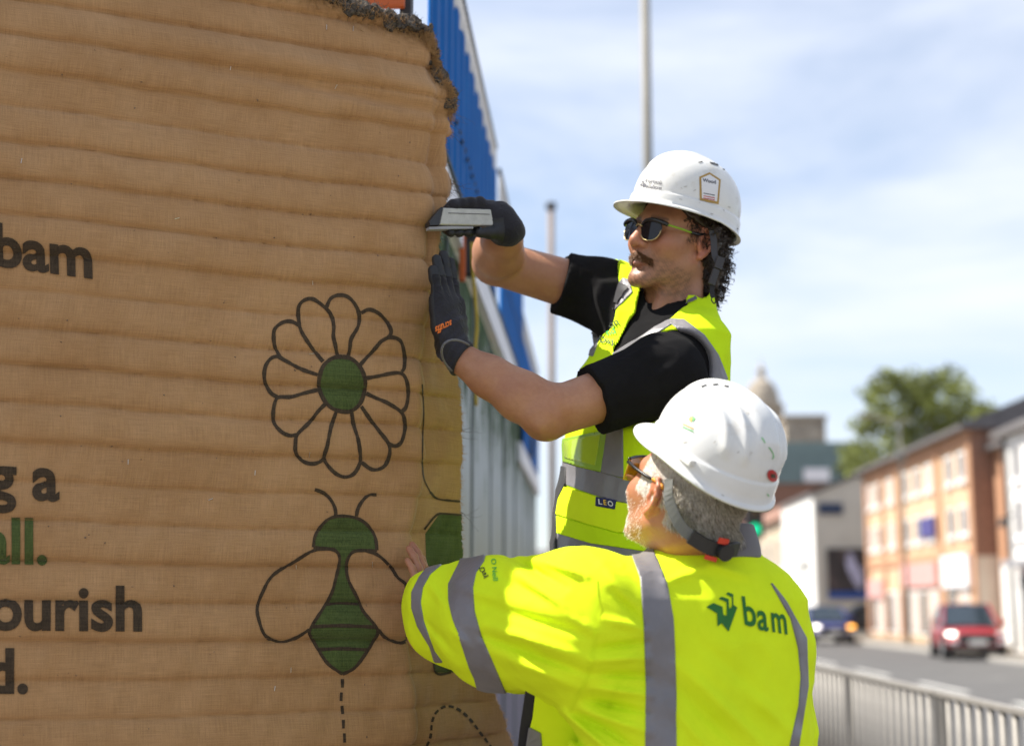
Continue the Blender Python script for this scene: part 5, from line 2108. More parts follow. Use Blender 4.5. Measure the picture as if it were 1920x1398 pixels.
# ---- trousers, boots and the step he stands on (below the frame)
def trouser1(p):
    d = None
    for s in (1, -1):
        h0 = HIP1 + T1[:, 0] * .085 * s + np.array([0, 0, -.10])
        k0 = np.array([h0[0] + .02 * s, h0[1] - .01, .95])
        f0 = np.array([h0[0] + .03, h0[1], .60])
        e = s_chain(p, [h0, k0, f0], [.105, .078, .070], .03)
        d = e if d is None else smin(d, e, .03)
    w = s_ell(p, HIP1 + np.array([0, 0, -.07]), (.155, .115, .13), T1)
    return np.maximum(smin(d, w, .04), p[:, 2] - 1.47) - .002 * wob(p, 40, 8, 30)


UV_, UF_ = sdf_mesh(trouser1, HIP1 + np.array([-.3, -.3, -1.05]), HIP1 + np.array([.3, .3, .0]), .008)
mobj('trousers', UV_, UF_, M['trouser'], person1)
for s in (1, -1):
    f0 = HIP1 + T1[:, 0] * .085 * s
    f0[2] = .52
    bt = lambda p, c=f0.copy(): smin(s_cone(p, c + np.array([.03, 0, .13]), c + np.array([.02, 0, .03]), .055, .05), s_ell(p, c + T1[:, 1] * .07 + np.array([.02, 0, .045]), (.05, .13, .05), T1), .03)
    fn = lambda p: np.maximum(bt(p), .522 - p[:, 2])
    a, b_ = sdf_mesh(fn, f0 - np.array([.25, .25, .02]), f0 + np.array([.25, .25, .22]), .008)
    mobj('boot', a, b_, M['boot'], person1)
step = thing('step_platform', (HIP1[0], HIP1[1], 0), 'folding aluminium step platform under the stapling worker', 'step')
MB().box((HIP1[0] - .28, HIP1[1] - .26, .47), (HIP1[0] + .32, HIP1[1] + .26, .518), bev=.006).build('tread', M['galv'], step)
for sx_ in (-.26, .30):
    for sy_ in (-.24, .24):
        MB().box((HIP1[0] + sx_ - .018, HIP1[1] + sy_ - .018, 0), (HIP1[0] + sx_ + .018, HIP1[1] + sy_ + .018, .468)).build('leg', M['galv'], step)

# ================================================================== worker in front, back to us (grey stubble, safety glasses)
f2 = np.array([-.535, .71, .46])
R2 = basis(f2, math.radians(2))
H2 = P(1284, 936, 2.50)
T2 = basis((-.45, .89, 0))
r2 = -T2[:, 0]
CT2, NK2 = P(1296, 1260, 2.56), P(1322, 1022, 2.55)
S2, E2, F2, W2 = P(1112, 1176, 2.48), P(945, 1167, 2.61), P(850, 1147, 2.72), P(806, 1122, 2.79)
A2, B2 = P(1432, 1190, 2.70), P(1466, 1370, 2.72)
c_low = CT2.copy(); c_low[2] = 0.7
tab2 = axis_tab([(.72, .215, .155), (1.0, .215, .155), (1.2, .222, .158), (1.34, .220, .152), (1.41, .200, .136), (1.455, .158, .112), (1.49, .105, .090), (1.515, .080, .080), (1.53, .072, .074)], [CT2, NK2])
tab2b = [(z, x, y, max(a - .03, .04), max(b - .03, .04)) for z, x, y, a, b in tab2]
fd2, bd2, ld2 = np.array([-.03, .10, 1.0]), np.array([.95, -.30, .04]), np.array([.30, .95, -.08])
HW2 = P(793, 1190, 2.82)
ch2 = hand_pts(HW2, fd2, bd2, ld2, .95, (.10, .25, .20), .0, 1.0, .9)


def body2(p):
    d = torso_fn(p, tab2b, T2)
    d = smin(d, s_chain(p, [S2, E2, F2, W2, HW2], [.06, .05, .045, .034, .032], .02), .03)
    d = smin(d, s_chain(p, [A2, B2], [.055, .045]), .03)
    hn2 = np.linalg.norm(p - (HW2 + fd2 * .09), axis=1) < .17
    if hn2.any():
        d[hn2] = smin(d[hn2], hand_fn(p[hn2], HW2, fd2, bd2, ld2, ch2, .95), .015)
    b0 = place(np.array([[0, -.030, -.035]]), R2, H2)[0]
    d = smin(d, s_cone(p, b0, NK2 + np.array([-.005, .005, -.01]), .066, .072), .02)
    d = smin(d, s_cone(p, place(np.array([[0, -.075, -.02]]), R2, H2)[0], NK2 + np.array([.035, -.03, -.01]), .03, .04), .03)
    near = np.linalg.norm(p - H2, axis=1) < .21
    if near.any():
        d[near] = smin(d[near], head_fn((p[near] - H2) @ R2, stout=.004), .022)
    return d


pb = np.array([CT2, NK2, S2, E2, W2, A2, H2, HW2 + fd2 * .2])
lo2, hi2 = pb.min(0) - .1, pb.max(0) + .16
lo2[2] = 1.25
BV2, BF2 = sdf_mesh(body2, lo2, hi2, .0027)
c2 = skin_cols(BV2, H2, R2, (0.40, 0.185, 0.105), (0.36, 0.27, 0.21), (0.50, 0.165, 0.095), 0.4)
qh = (BV2 - H2) @ R2
sc_ = ((qh[:, 2] > -.01) & (qh[:, 2] < .1) & (qh[:, 1] < .052) & (np.abs(qh[:, 0]) < .0795)) | ((qh[:, 1] < -.035) & (qh[:, 2] > -.034))
sc_ &= np.linalg.norm(qh, axis=1) < .16
c2[sc_] = c2[sc_] * .45 + np.array((.55, .50, .43)) * .55
person2 = thing('person', (CT2[0], CT2[1], 0), 'person seen from behind in yellow hi-vis jacket, one hand on the mat', 'person')
mobj('body', BV2, BF2, M['skin'], person2, vcol=c2)

folds2 = [
    (959, 1063, 1113, 1186, 10.4, .008), (915, 1135, 1107, 1192, 9.6, -.007), (909, 1170, 1103, 1235, 10.4, .007), (905, 1190, 1103, 1262, 8.0, -.009), (925, 1222, 1085, 1290, 9.6, .006),
    (956, 1045, 1060, 1100, 8.0, -.008), (1000, 1045, 1100, 1080, 8.0, .008), (940, 1080, 1090, 1160, 8.0, -.005), (860, 1100, 925, 1120, 9.6, .003),
    (1116, 1215, 1212, 1203, 7.2, -.008), (1112, 1238, 1214, 1232, 8.0, .008), (1112, 1262, 1216, 1266, 7.2, -.008), (1110, 1290, 1218, 1302, 8.8, .008), (1100, 1310, 1215, 1335, 7.2, -.008),
    (1090, 1330, 1215, 1372, 9.6, .008), (1035, 1330, 1110, 1420, 7.2, -.009), (1055, 1335, 1160, 1420, 8.0, .008), (1022, 1335, 1060, 1430, 7.2, .008), (1085, 1335, 1215, 1415, 7.2, -.007),
    (1274, 1245, 1439, 1405, 12.8, .008), (1268, 1285, 1390, 1405, 11.2, -.006), (1290, 1180, 1420, 1300, 16.0, -.004), (1268, 1330, 1330, 1410, 9.6, .005), (1400, 1290, 1490, 1380, 12.8, .005),
    (1250, 1090, 1330, 1060, 9.6, .005), (1130, 1060, 1180, 1130, 11.2, .007), (1150, 1110, 1205, 1170, 9.6, -.007), (1135, 1160, 1208, 1178, 8.0, .006), (1320, 1050, 1400, 1080, 9.6, .006), (1240, 1050, 1340, 1085, 8.0, -.004),
    (800, 1090, 830, 1130, 8.0, .004), (845, 1180, 880, 1210, 8.0, .004), (795, 1160, 850, 1220, 6.4, -.004),
]


def jacket2(p):
    d = torso_fn(p, tab2, T2)
    sl = s_chain(p, [S2, E2, F2, W2], [.138, .113, .088, .052], .04)
    u = (W2 - F2) / np.linalg.norm(W2 - F2)
    sl = np.maximum(sl, (p - W2) @ u - .010)
    d = smin(d, sl, .05)
    d = smin(d, s_chain(p, [A2, B2, B2 + np.array([.0, 0, -.3])], [.070, .066, .066]), .045)
    d = np.maximum(d, -s_cone(p, NK2 + np.array([0, 0, -.005]), place(np.array([[0, -.03, .05]]), R2, H2)[0], .074, .085))
    t = (p - W2) @ u
    return d - 1.7 * fold2d(p, folds2) - .0022 * wob(p, 38, 8, 6) - .0022 * (1 - np.abs(wob(p, 48, 8, 44))) - .0006 * wob(p, 120, 8, 40) - .002 * np.exp(-((t + .012) / .004) ** 2)


JV, JF = sdf_mesh(jacket2, [W2[0] - .12, 2.20, .95], [A2[0] + .16, 3.0, 1.58], .0038)
jk = mobj('jacket', JV, JF, M['lime_jacket'], person2)
jb = bvh_of(JV, JF)


def jpatch(name, poly, m, off=.0026, facing=1, extra=None):
    v, t = patch(JV, JF, np.array(poly, float), off, facing=facing, extra=extra)
    if len(t):
        return mobj(name, v, t, m, jk)


sleeve_only = ((JV - S2) @ np.array([-1, .6, 0])) * 1000
jpatch('reflective_band', [(1183, 1020), (1183, 1037), (1200, 1083), (1207, 1171), (1211, 1285), (1210, 1480), (1268, 1480), (1267, 1256), (1262, 1159), (1250, 1094), (1228, 1040), (1222, 1015)], M['reflect'])
jpatch('reflective_band', [(1440, 1085), (1459, 1118), (1482, 1159), (1496, 1214), (1501, 1268), (1497, 1322), (1480, 1398), (1465, 1480), (1490, 1480), (1496, 1398), (1514, 1285), (1511, 1196), (1474, 1128)], M['reflect'])
jpatch('reflective_band', [(870, 1020), (861, 1057), (842, 1095), (842, 1126), (850, 1160), (865, 1201), (881, 1251), (890, 1270), (900, 1310), (955, 1310), (944, 1287), (925, 1242), (903, 1192), (890, 1145), (887, 1101), (893, 1073), (908, 1051), (915, 1020)], M['reflect'], facing=None, extra=sleeve_only)
jpatch('reflective_band', [(825, 1020), (812, 1051), (787, 1082), (773, 1110), (773, 1139), (784, 1173), (807, 1211), (815, 1240), (830, 1240), (815, 1220), (809, 1204), (795, 1164), (789, 1129), (793, 1101), (807, 1076), (837, 1051), (850, 1020)], M['reflect'], facing=None, extra=sleeve_only)
for pts in ([(1118, 1085), (1119, 1140), (1115, 1200), (1100, 1270), (1066, 1334)], [(1160, 1278), (1148, 1310), (1138, 1330)]):
    V_, F_ = stroke(jb, pts, 3.0, .0016, step=5)
    mobj('seam', V_, F_, M['lime_jacket'], jk)
# logo and lettering on the back
lg = lambda pts: Z1(pts, 1280, 1080, 240 / 1920)
for pl in ([(352, 462), (455, 400), (590, 455), (600, 572), (625, 588), (660, 588), (690, 475), (715, 478), (742, 418), (810, 465), (680, 828), (575, 700), (515, 750), (510, 560), (490, 545)],
           [(532, 338), (577, 310), (684, 343), (686, 480), (666, 595), (654, 592), (653, 424), (648, 385)],
           [(642, 272), (672, 244), (752, 272), (752, 425), (732, 470), (732, 400), (730, 314)]):
    print_poly(jb, lg(pl), M['green_print'], jk, 'emblem', off=.0020, step=6)
print_text(jb, 'b', (1393.5, 1170), (52, 8), (-9, -76), M['green_print'], jk, 'lettering', .016, off=.0020)
print_text(jb, 'a', (1419.5, 1178.5), (48, 9), (-5.0, -76), M['green_print'], jk, 'lettering', .016, off=.0020)
print_text(jb, 'm', (1445.5, 1182.5), (41, 7.5), (-7.0, -76), M['green_print'], jk, 'lettering', .016, off=.0020)
print_text(jb, 'Day', (908, 1063), (4, 13), (-14, 2), M['dark_print'], jk, 'lettering', .012, off=.0018)
print_text(jb, 'O Neill', (921, 1048), (1.5, 14), (13, -1), M['bright_green_print'], jk, 'lettering', .005, off=.0018)


# collar
def collar2(p):
    ax = NK2 + np.array([0, 0, -.012])
    top = place(np.array([[0, -.028, -.055]]), R2, H2)[0]
    u = (top - ax) / np.linalg.norm(top - ax)
    u = np.array([-.10, .05, 1.0]); u /= np.linalg.norm(u)
    t = (p - ax) @ u
    rad = np.linalg.norm(p - ax - t[:, None] * u, axis=1)
    d = np.abs(rad - (.090 - .10 * np.clip(t, 0, .05))) - .0045
    hgt = .032 - .10 * ((p - ax) @ T2[:, 1])
    return np.maximum(d, np.maximum(t - hgt, -t - .02)) - .0015 * wob(p, 50, 6, 14)


CV, CF = sdf_mesh(collar2, NK2 - .16, NK2 + .16, .003)
mobj('collar', CV, CF, cloth_mat('grey_collar', (0.16, 0.15, 0.16), .8, 1000, .2), jk)
# loose front edge of the open jacket showing under the arm
Yj = 2.50


def slab(name, poly, m, Y, th=.006):
    a = [P(x, y, Y + .0006 * (y - 1310)) for x, y in poly]
    b_ = [q_ + np.array([.2, 1.0, 0]) * th for q_ in a]
    n = len(poly)
    F_ = [tuple(range(n)), tuple(range(2 * n - 1, n - 1, -1))] + [(i, n + i, n + (i + 1) % n, (i + 1) % n) for i in range(n)]
    o_ = MB().add(a + b_, F_).build(name, m, jk)
    bv_ = o_.modifiers.new('bevel', 'BEVEL'); bv_.width = .002; bv_.segments = 2
    return o_


slab('front_panel', [(1003, 1300), (1100, 1310), (1130, 1470), (1018, 1470), (1012, 1377), (993, 1364), (998, 1345)], M['lime_jacket'], Yj)
slab('front_edging', [(985, 1290), (1004, 1296), (1000, 1345), (992, 1368), (984, 1470), (962, 1470), (973, 1372)], M['strap'], Yj + .008)
slab('reflective_band', [(991, 1362), (1014, 1374), (1022, 1470), (974, 1470)], M['reflect'], Yj - .004)

# ---- hair and beard
R2l = lambda pts: place(np.array(pts, float), R2, H2)


def in_head2(fn):
    return lambda c: fn((c - H2) @ R2).astype(float)


scalp = in_head2(lambda q: (q[:, 2] > -.005 - .0 * q[:, 1]) & (q[:, 2] < .09) & (q[:, 1] < .052) & (np.abs(q[:, 0]) < .0825) & ~((np.abs(q[:, 0]) > .079) & (np.abs(q[:, 1] + .008) < .024) & (q[:, 2] < .038)) | ((q[:, 1] < -.035) & (q[:, 2] > -.034) & (q[:, 2] < .05)))
hp, hn_ = hair_mask_sample(BV2, BF2, 16000, scalp)
ql = (hp - H2) @ R2
dn = np.array([.0, -.75, -.75]) @ R2.T
hair2 = strands('hair', hp, hn_ * .20 + dn + rng.normal(0, .12, hp.shape), (.009, .017), M['hair_grey'], person2, .07, .00042, 3)
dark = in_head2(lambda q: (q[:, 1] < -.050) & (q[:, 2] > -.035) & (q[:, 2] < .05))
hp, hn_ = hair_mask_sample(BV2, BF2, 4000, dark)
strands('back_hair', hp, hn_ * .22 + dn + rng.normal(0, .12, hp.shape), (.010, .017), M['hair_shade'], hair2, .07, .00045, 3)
beard = in_head2(lambda q: (q[:, 1] > .006) & (q[:, 2] < -.020 - .35 * (.07 - q[:, 1]).clip(0, .1)) & (q[:, 2] > -.135) & (q[:, 1] < .11) | ((np.abs(q[:, 1] - .022) < .012) & (np.abs(q[:, 0]) > .05) & (q[:, 2] < .02) & (q[:, 2] > -.06)))
hp, hn_ = hair_mask_sample(BV2, BF2, 2800, beard)
strands('beard', hp, hn_ * .45 + np.array([-.1, 0, -.8]) + rng.normal(0, .15, hp.shape), (.003, .007), M['hair_grey'], person2, .15, .00034, 2, kind='stuff')

# ---- safety glasses
gl2 = thing('safety_glasses', tuple(R2l([(0, .11, .012)])[0]), 'safety glasses with black and orange arm on the worker seen from behind', 'glasses')
M['amber'] = pmat('amber_lens', (0.62, 0.42, 0.03), 0.08, 0.05, 10, trans=0.35)
M['orange_tip'] = pmat('orange_rubber', (0.72, 0.27, 0.02), 0.5, 0.1, 40)
V_, F_ = [], []
for i in range(25):
    x = -.070 + .140 * i / 24
    y = .118 - 5.2 * x * x
    for z in (-.016 * (1 - (abs(x) / .09) ** 2) - .002 + .008 * math.exp(-(x / .012) ** 2), .030):
        V_.append((x, y, z))
for i in range(24):
    F_.append((2 * i, 2 * i + 2, 2 * i + 3, 2 * i + 1))
lo_ = MB().add(R2l(V_), F_).build('lens', M['amber'], gl2, smooth=True)
sm = lo_.modifiers.new('thickness', 'SOLIDIFY'); sm.thickness = .002
MB().tube(R2l(catmull([(x, .119 - 5.2 * x * x, .031) for x in np.linspace(-.07, .07, 9)], 4)), .0028, 7).build('brow_bar', M['frame_black'], gl2, smooth=True)
for s in (1, -1):
    MB().tube(R2l(catmull([(s * .070, .0935, .026), (s * .0775, .060, .026), (s * .0815, .020, .027), (s * .083, .004, .030)], 5)), .0032, 8).build('arm', M['frame_black'], gl2, smooth=True)
    MB().tube(R2l(catmull([(s * .083, .004, .030), (s * .085, -.012, .031), (s * .087, -.030, .028)], 4)), .0034, 8).build('arm_tip', M['orange_tip'], gl2, smooth=True)

# ---- hard hat
hatR2 = R2 @ np.array(Matrix.Rotation(math.radians(4), 3, 'X'))
HO2 = R2l([(-.004, -.030, .108)])[0]
H2V, H2F = hat_shell(2)
HW2v = place(H2V * np.array([.87, .87, .85]), hatR2, HO2)
hat2 = thing('hard_hat', tuple(HO2), 'white hard hat with red badge and green scuffs on the worker in front', 'hard hat')
hs2 = mobj('shell', HW2v, H2F, M['hat2'], hat2)
hb2 = bvh_of(HW2v, H2F)
for pl in ([(1314, 724), (1324, 720.5), (1326, 723), (1316, 727.5)], [(1336, 720), (1347, 719), (1348, 722), (1337, 723.5)], [(1357, 721.5), (1367, 723.5), (1366, 727), (1358, 725)]):
    print_poly(hb2, pl, M['dark'], hs2, 'vent', off=.001, step=4)
M['badge_red'] = pmat('red_badge', (0.45, 0.02, 0.02), .3, .2, 80)
M['badge_dark'] = pmat('badge_print', (0.05, 0.03, 0.01), .4, .3, 120)
M['sticker_green'] = pmat('pale_green_mark', (0.12, 0.45, 0.12), .5, .2, 80)
M['sticker_orange'] = pmat('amber_mark', (0.75, 0.42, 0.08), .5, .2, 80)
bd = print_poly(hb2, [(1447 + 9.5 * math.cos(a) , 891 + 11 * math.sin(a) + 2 * math.cos(a)) for a in np.linspace(0, 2 * math.pi, 20)[:-1]], M['badge_red'], hs2, 'badge', off=.0018, step=4)
print_poly(hb2, [(1443, 887), (1451, 888), (1452, 895), (1444, 894)], M['badge_dark'], bd, 'badge_mark', off=.0026, step=4)
print_poly(hb2, [(1291, 786), (1297, 779), (1298, 786), (1296, 792)], M['sticker_orange'], hs2, 'emblem', off=.0012, step=4)
print_poly(hb2, [(1298.5, 778.5), (1305, 784), (1298, 792), (1299, 786)], M['sticker_green'], hs2, 'emblem', off=.0012, step=4)
for y0, mm in ((794, 'sticker_orange'), (799.5, 'sticker_green')):
    V_, F_ = stroke(hb2, [(1280, y0), (1290, y0 + 4.5), (1301, y0 + 9.5)], 2.0, .0012, step=3)
    if F_:
        mobj('printed_line', V_, F_, M[mm], hs2)
for pts in ([(1428, 820), (1432, 826), (1434, 830)], [(1441, 838), (1447, 846), (1450, 856), (1447, 860)], [(1438, 925), (1441, 930)]):
    V_, F_ = stroke(hb2, pts, 1.8, .001, step=2)
    if F_:
        mobj('scuff', V_, F_, M['sticker_green'], hs2)
for (x, y, z, dx, dy, dz) in ((.098, -.040, -.010, .006, .016, .006),):
    mb = MB()
    mb.box((x - dx, y - dy, z - dz), (x + dx, y + dy, z + dz), bev=.003)
    MB().add(place(np.array(mb.v), hatR2, HO2), mb.f).build('side_clip', M['hat2'], hat2)
scratches(hb2, hs2, 1260, 1460, 740, 930, 14)
# cradle strap and ratchet round the back of the head
c_r = lambda an, r, z: R2l([(r * math.sin(an) * .086, -.018 + r * math.cos(an) * .112, z)])[0]
ribbon('cradle_strap', [R2l([(.090, -.040, .048)])[0], R2l([(.088, -.056, .015)])[0], R2l([(.072, -.088, -.018)])[0], R2l([(.045, -.112, -.030)])[0]], .020, cloth_mat('grey_strap', (0.16, 0.16, 0.155), .6, 900, .2), hat2, R2[:, 2], .002)
rt_ = [R2l([(.062, -.104, -.026)])[0], R2l([(.035, -.122, -.034)])[0], R2l([(.0, -.128, -.036)])[0], R2l([(-.035, -.122, -.034)])[0]]
ribbon('ratchet_band', rt_, .024, M['black'], hat2, R2[:, 2], .008)
MB().tube([R2l([(.004, -.128, -.036)])[0], R2l([(.006, -.142, -.036)])[0]], .015, 16).build('ratchet_knob', M['black'], hat2, smooth=False)
M['red_tab'] = pmat('red_tab', (0.62, 0.05, 0.02), .5, .1, 40)
ribbon('red_tab', [R2l([(.024, -.131, -.018)])[0], R2l([(.006, -.136, -.018)])[0]], .010, M['red_tab'], hat2, R2[:, 2], .004)
ribbon('red_tab', [R2l([(.034, -.124, -.052)])[0], R2l([(.014, -.132, -.053)])[0]], .008, M['red_tab'], hat2, R2[:, 2], .004)

# ---- trousers and boots below the frame
def trouser2(p):
    d = None
    for s in (1, -1):
        h0 = np.array([CT2[0], CT2[1], .88]) + T2[:, 0] * .095 * s
        k0 = h0 + np.array([0, 0, -.40])
        f0 = h0 + np.array([0, 0, -.78])
        e = s_chain(p, [h0, k0, f0], [.11, .085, .078], .03)
        d = e if d is None else smin(d, e, .03)
    return np.maximum(smin(d, s_ell(p, np.array([CT2[0], CT2[1], .92]), (.18, .13, .14), T2), .04), p[:, 2] - 1.02)


UV_, UF_ = sdf_mesh(trouser2, np.array([CT2[0] - .35, CT2[1] - .3, .02]), np.array([CT2[0] + .35, CT2[1] + .3, 1.05]), .009)
mobj('trousers', UV_, UF_, M['trouser'], person2)
for s in (1, -1):
    f0 = np.array([CT2[0], CT2[1], 0]) + T2[:, 0] * .095 * s
    fn = lambda p, c=f0.copy(): np.maximum(smin(s_cone(p, c + np.array([0, 0, .16]), c + np.array([0, 0, .04]), .058, .052), s_ell(p, c + T2[:, 1] * .07 + np.array([0, 0, .045]), (.05, .135, .052), T2), .03), .002 - p[:, 2])
    a, b_ = sdf_mesh(fn, f0 - np.array([.25, .25, .02]), f0 + np.array([.25, .25, .24]), .008)
    mobj('boot', a, b_, M['boot'], person2)

# ================================================================== the street behind
M['peach'] = pmat('peach_render', (0.62, 0.43, 0.27), 0.85, 0.06, 1.5, 0.1, 20)
M['brick'] = pmat('orange_brick', (0.46, 0.245, 0.14), 0.9, 0.15, 8, 0.2, 20)
M['brick_dark'] = pmat('brown_brick', (0.24, 0.13, 0.09), 0.9, 0.2, 6, 0.2, 20)
M['slate'] = pmat('grey_slate', (0.13, 0.12, 0.12), 0.8, 0.25, 4, 0.2, 15, dirt=(0.22, 0.21, 0.17), dirt_scale=1.2)
M['render_white'] = pmat('white_render', (0.80, 0.78, 0.74), 0.85, 0.05, 1.0, dirt=(0.62, 0.58, 0.52), dirt_scale=0.8, dirt_lo=0.58)
M['cream'] = pmat('cream_render', (0.62, 0.56, 0.47), 0.85, 0.07, 1.0, dirt=(0.5, 0.45, 0.38), dirt_scale=0.7)
M['stone'] = pmat('weathered_stone', (0.36, 0.31, 0.25), 0.9, 0.25, 1.2, 0.2, 10, dirt=(0.15, 0.13, 0.11), dirt_scale=0.5, dirt_lo=0.5)
M['tan'] = pmat('tan_stone', (0.48, 0.39, 0.28), 0.9, 0.15, 1.0)
M['clad'] = pmat('grey_green_cladding', (0.17, 0.24, 0.24), 0.6, 0.06, 1.0)
M['frame_white'] = pmat('white_window_frame', (0.80, 0.78, 0.76), 0.5, 0.03, 5)
M['pane'] = pmat('window_glass', (0.13, 0.12, 0.12), 0.12, 0.3, 1.5)
M['blind'] = pmat('pale_blind', (0.62, 0.52, 0.46), 0.7, 0.1, 3)
M['pink'] = pmat('faded_pink_fascia', (0.62, 0.33, 0.30), 0.6, 0.1, 2)
M['purple'] = pmat('purple_sign', (0.06, 0.05, 0.20), 0.5, 0.1, 4)
M['navy'] = pmat('navy_sign', (0.03, 0.05, 0.10), 0.5, 0.1, 4)
M['sign_white'] = pmat('white_sign', (0.8, 0.8, 0.82), 0.5, 0.05, 4)
M['royal'] = pmat('blue_poster_strip', (0.02, 0.08, 0.32), 0.5, 0.1, 4)
M['poster'] = pmat('brown_poster', (0.045, 0.035, 0.035), 0.5, 0.6, 0.9, dirt=(0.22, 0.14, 0.11), dirt_scale=0.7, dirt_lo=0.52)
M['lav'] = pmat('pale_poster_print', (0.45, 0.42, 0.55), 0.5, 0.3, 2)


def win_x(par, X, y, z, w, h, pane='pane', sill=True):
    """Window on a wall that faces -X: frame with a recessed pane and a glazing bar."""
    t = .09
    fr_ = MB()
    fr_.box((X - .05, y - w / 2, z), (X + .03, y - w / 2 + t, z + h))
    fr_.box((X - .05, y + w / 2 - t, z), (X + .03, y + w / 2, z + h))
    fr_.box((X - .05, y - w / 2 + t, z), (X + .03, y + w / 2 - t, z + t))
    fr_.box((X - .05, y - w / 2 + t, z + h - t), (X + .03, y + w / 2 - t, z + h))
    fr_.box((X - .045, y - .03, z + t), (X + .03, y + .03, z + h - t))
    o_ = fr_.build('window', M['frame_white'], par)
    MB().box((X - .004, y - w / 2 + t, z + t), (X + .02, y + w / 2 - t, z + h - t)).build('pane', M[pane], o_)
    if sill:
        MB().box((X - .12, y - w / 2 - .08, z - .10), (X + .02, y + w / 2 + .08, z - .002)).build('sill', M['frame_white'], o_)
    return o_


# ---- long peach block with shops
pe = thing('peach_building', (FACADE, 58, 0), 'long peach and orange brick block of shops with flats above', 'building')
MB().box((FACADE, 49.6, 0), (22, 66.7, 7.55)).build('wall', M['peach'], pe)
MB().box((FACADE - .04, 49.56, 3.1), (22, 49.6 - .004, 7.5)).build('brick_flank', M['brick_dark'], pe)
MB().box((FACADE - .03, 49.565, 0), (22, 49.592, 3.08)).build('rendered_flank', M['cream'], pe)
for y in (49.75, 54.0, 60.4, 63.2, 66.5):
    MB().box((FACADE - .10, y - .18, 0.1), (FACADE - .003, y + .22, 7.54)).build('brick_pier', M['brick'], pe)
MB().box((FACADE - .06, 49.6, 6.95), (FACADE - .002, 66.7, 7.53)).build('brick_band', M['brick'], pe)
MB().box((FACADE - .07, 49.6, 3.05), (FACADE - .002, 66.7, 3.4)).build('brick_band', M['brick'], pe)
MB().prism([(FACADE - .45, 7.45), (FACADE - .45, 7.6), (18.2, 9.3), (22.4, 7.6), (22.4, 7.45)], 1, 49.2, 67.1).build('roof', M['slate'], pe)
for z in (3.85, 5.75):
    for y in (50.9, 52.5, 55.4, 57.2, 59.0, 61.8, 64.0, 65.6):
        win_x(pe, FACADE, y, z, .95, 1.05, 'pane' if (int(y * 7) % 3) else 'blind')
MB().box((FACADE - .14, 54.6, 4.0), (FACADE - .05, 56.6, 4.75)).build('hanging_sign', M['purple'], pe)
MB().box((FACADE - .16, 54.5, 2.15), (FACADE - .02, 60.0, 3.05)).build('fascia', M['pink'], pe)
MB().box((FACADE - .16, 63.4, 1.75), (FACADE - .02, 66.4, 2.55)).build('fascia', M['pink'], pe)
MB().box((FACADE - .20, 50.2, 2.05), (FACADE - .02, 53.6, 3.2)).build('fascia', M['sign_white'], pe)
for i, y in enumerate((51.2, 52.8, 55.3, 56.8, 58.2, 59.5, 61.2, 62.5, 64.3, 65.7)):
    o_ = MB().box((FACADE - .05, y - .55, .25), (FACADE - .003, y + .55, 2.0)).build('shop_window', M['frame_white'], pe)
    MB().box((FACADE - .07, y - .47, .35), (FACADE - .052, y + .47, 1.92)).build('pane', M['pane' if i % 2 else 'blind'], o_)
pb_ = thing('brick_block', (15.3, 47, 0), 'lower peach block set back behind the white building', 'building')
MB().box((15.3, 44.9, 0), (22, 49.5, 6.75)).build('wall', M['peach'], pb_)
MB().box((15.24, 44.9, 6.2), (15.298, 49.5, 6.74)).build('brick_band', M['brick'], pb_)
MB().box((15.20, 48.7, .1), (15.296, 49.5, 6.2)).build('brick_pier', M['brick'], pb_)
MB().prism([(14.9, 6.7), (14.9, 6.85), (18.5, 8.1), (22.4, 6.85), (22.4, 6.7)], 1, 44.8, 49.5).build('roof', M['slate'], pb_)
for z in (3.3, 5.0):
    for y in (46.0, 47.7):
        win_x(pb_, 15.3, y, z, 1.0, 1.1)
MB().box((15.1, 45.0, .1), (15.28, 49.0, 2.7)).build('shopfront', M['render_white'], pb_)
wb = thing('white_building', (14.0, 38, 0), 'bright white rendered building at the right edge with dark roof', 'building')
MB().box((14.0, 26, 0), (22, 44.6, 6.6)).build('wall', M['render_white'], wb)
MB().prism([(13.7, 6.55), (13.7, 6.75), (18, 8.6), (22.3, 6.75), (22.3, 6.55)], 1, 25.7, 44.9).build('roof', M['slate'], wb)
for z in (3.6, 5.3):
    for y in (43.3, 41.2, 38.9):
        win_x(wb, 14.0, y, z - .2, .9, 1.2)
MB().box((13.5, 38.0, 2.55), (13.99, 43.8, 2.75)).build('canopy', M['grey'], wb)
MB().box((13.93, 42.3, .1), (13.99, 43.4, 2.3)).build('door', M['dark'], wb)
MB().tube([(13.9, 44.2, 0.1), (13.9, 44.2, 6.5)], .06, 8).build('downpipe', M['dark'], wb)
mb = MB(); mb.tube([(13.7, 43.9, 4.0), (13.98, 43.9, 4.15)], .03, 6); mb.tube([(13.66, 43.9, 3.78), (13.66, 43.9, 4.05)], [.16, .08], 10)
mb.build('wall_lamp', M['dark'], wb)

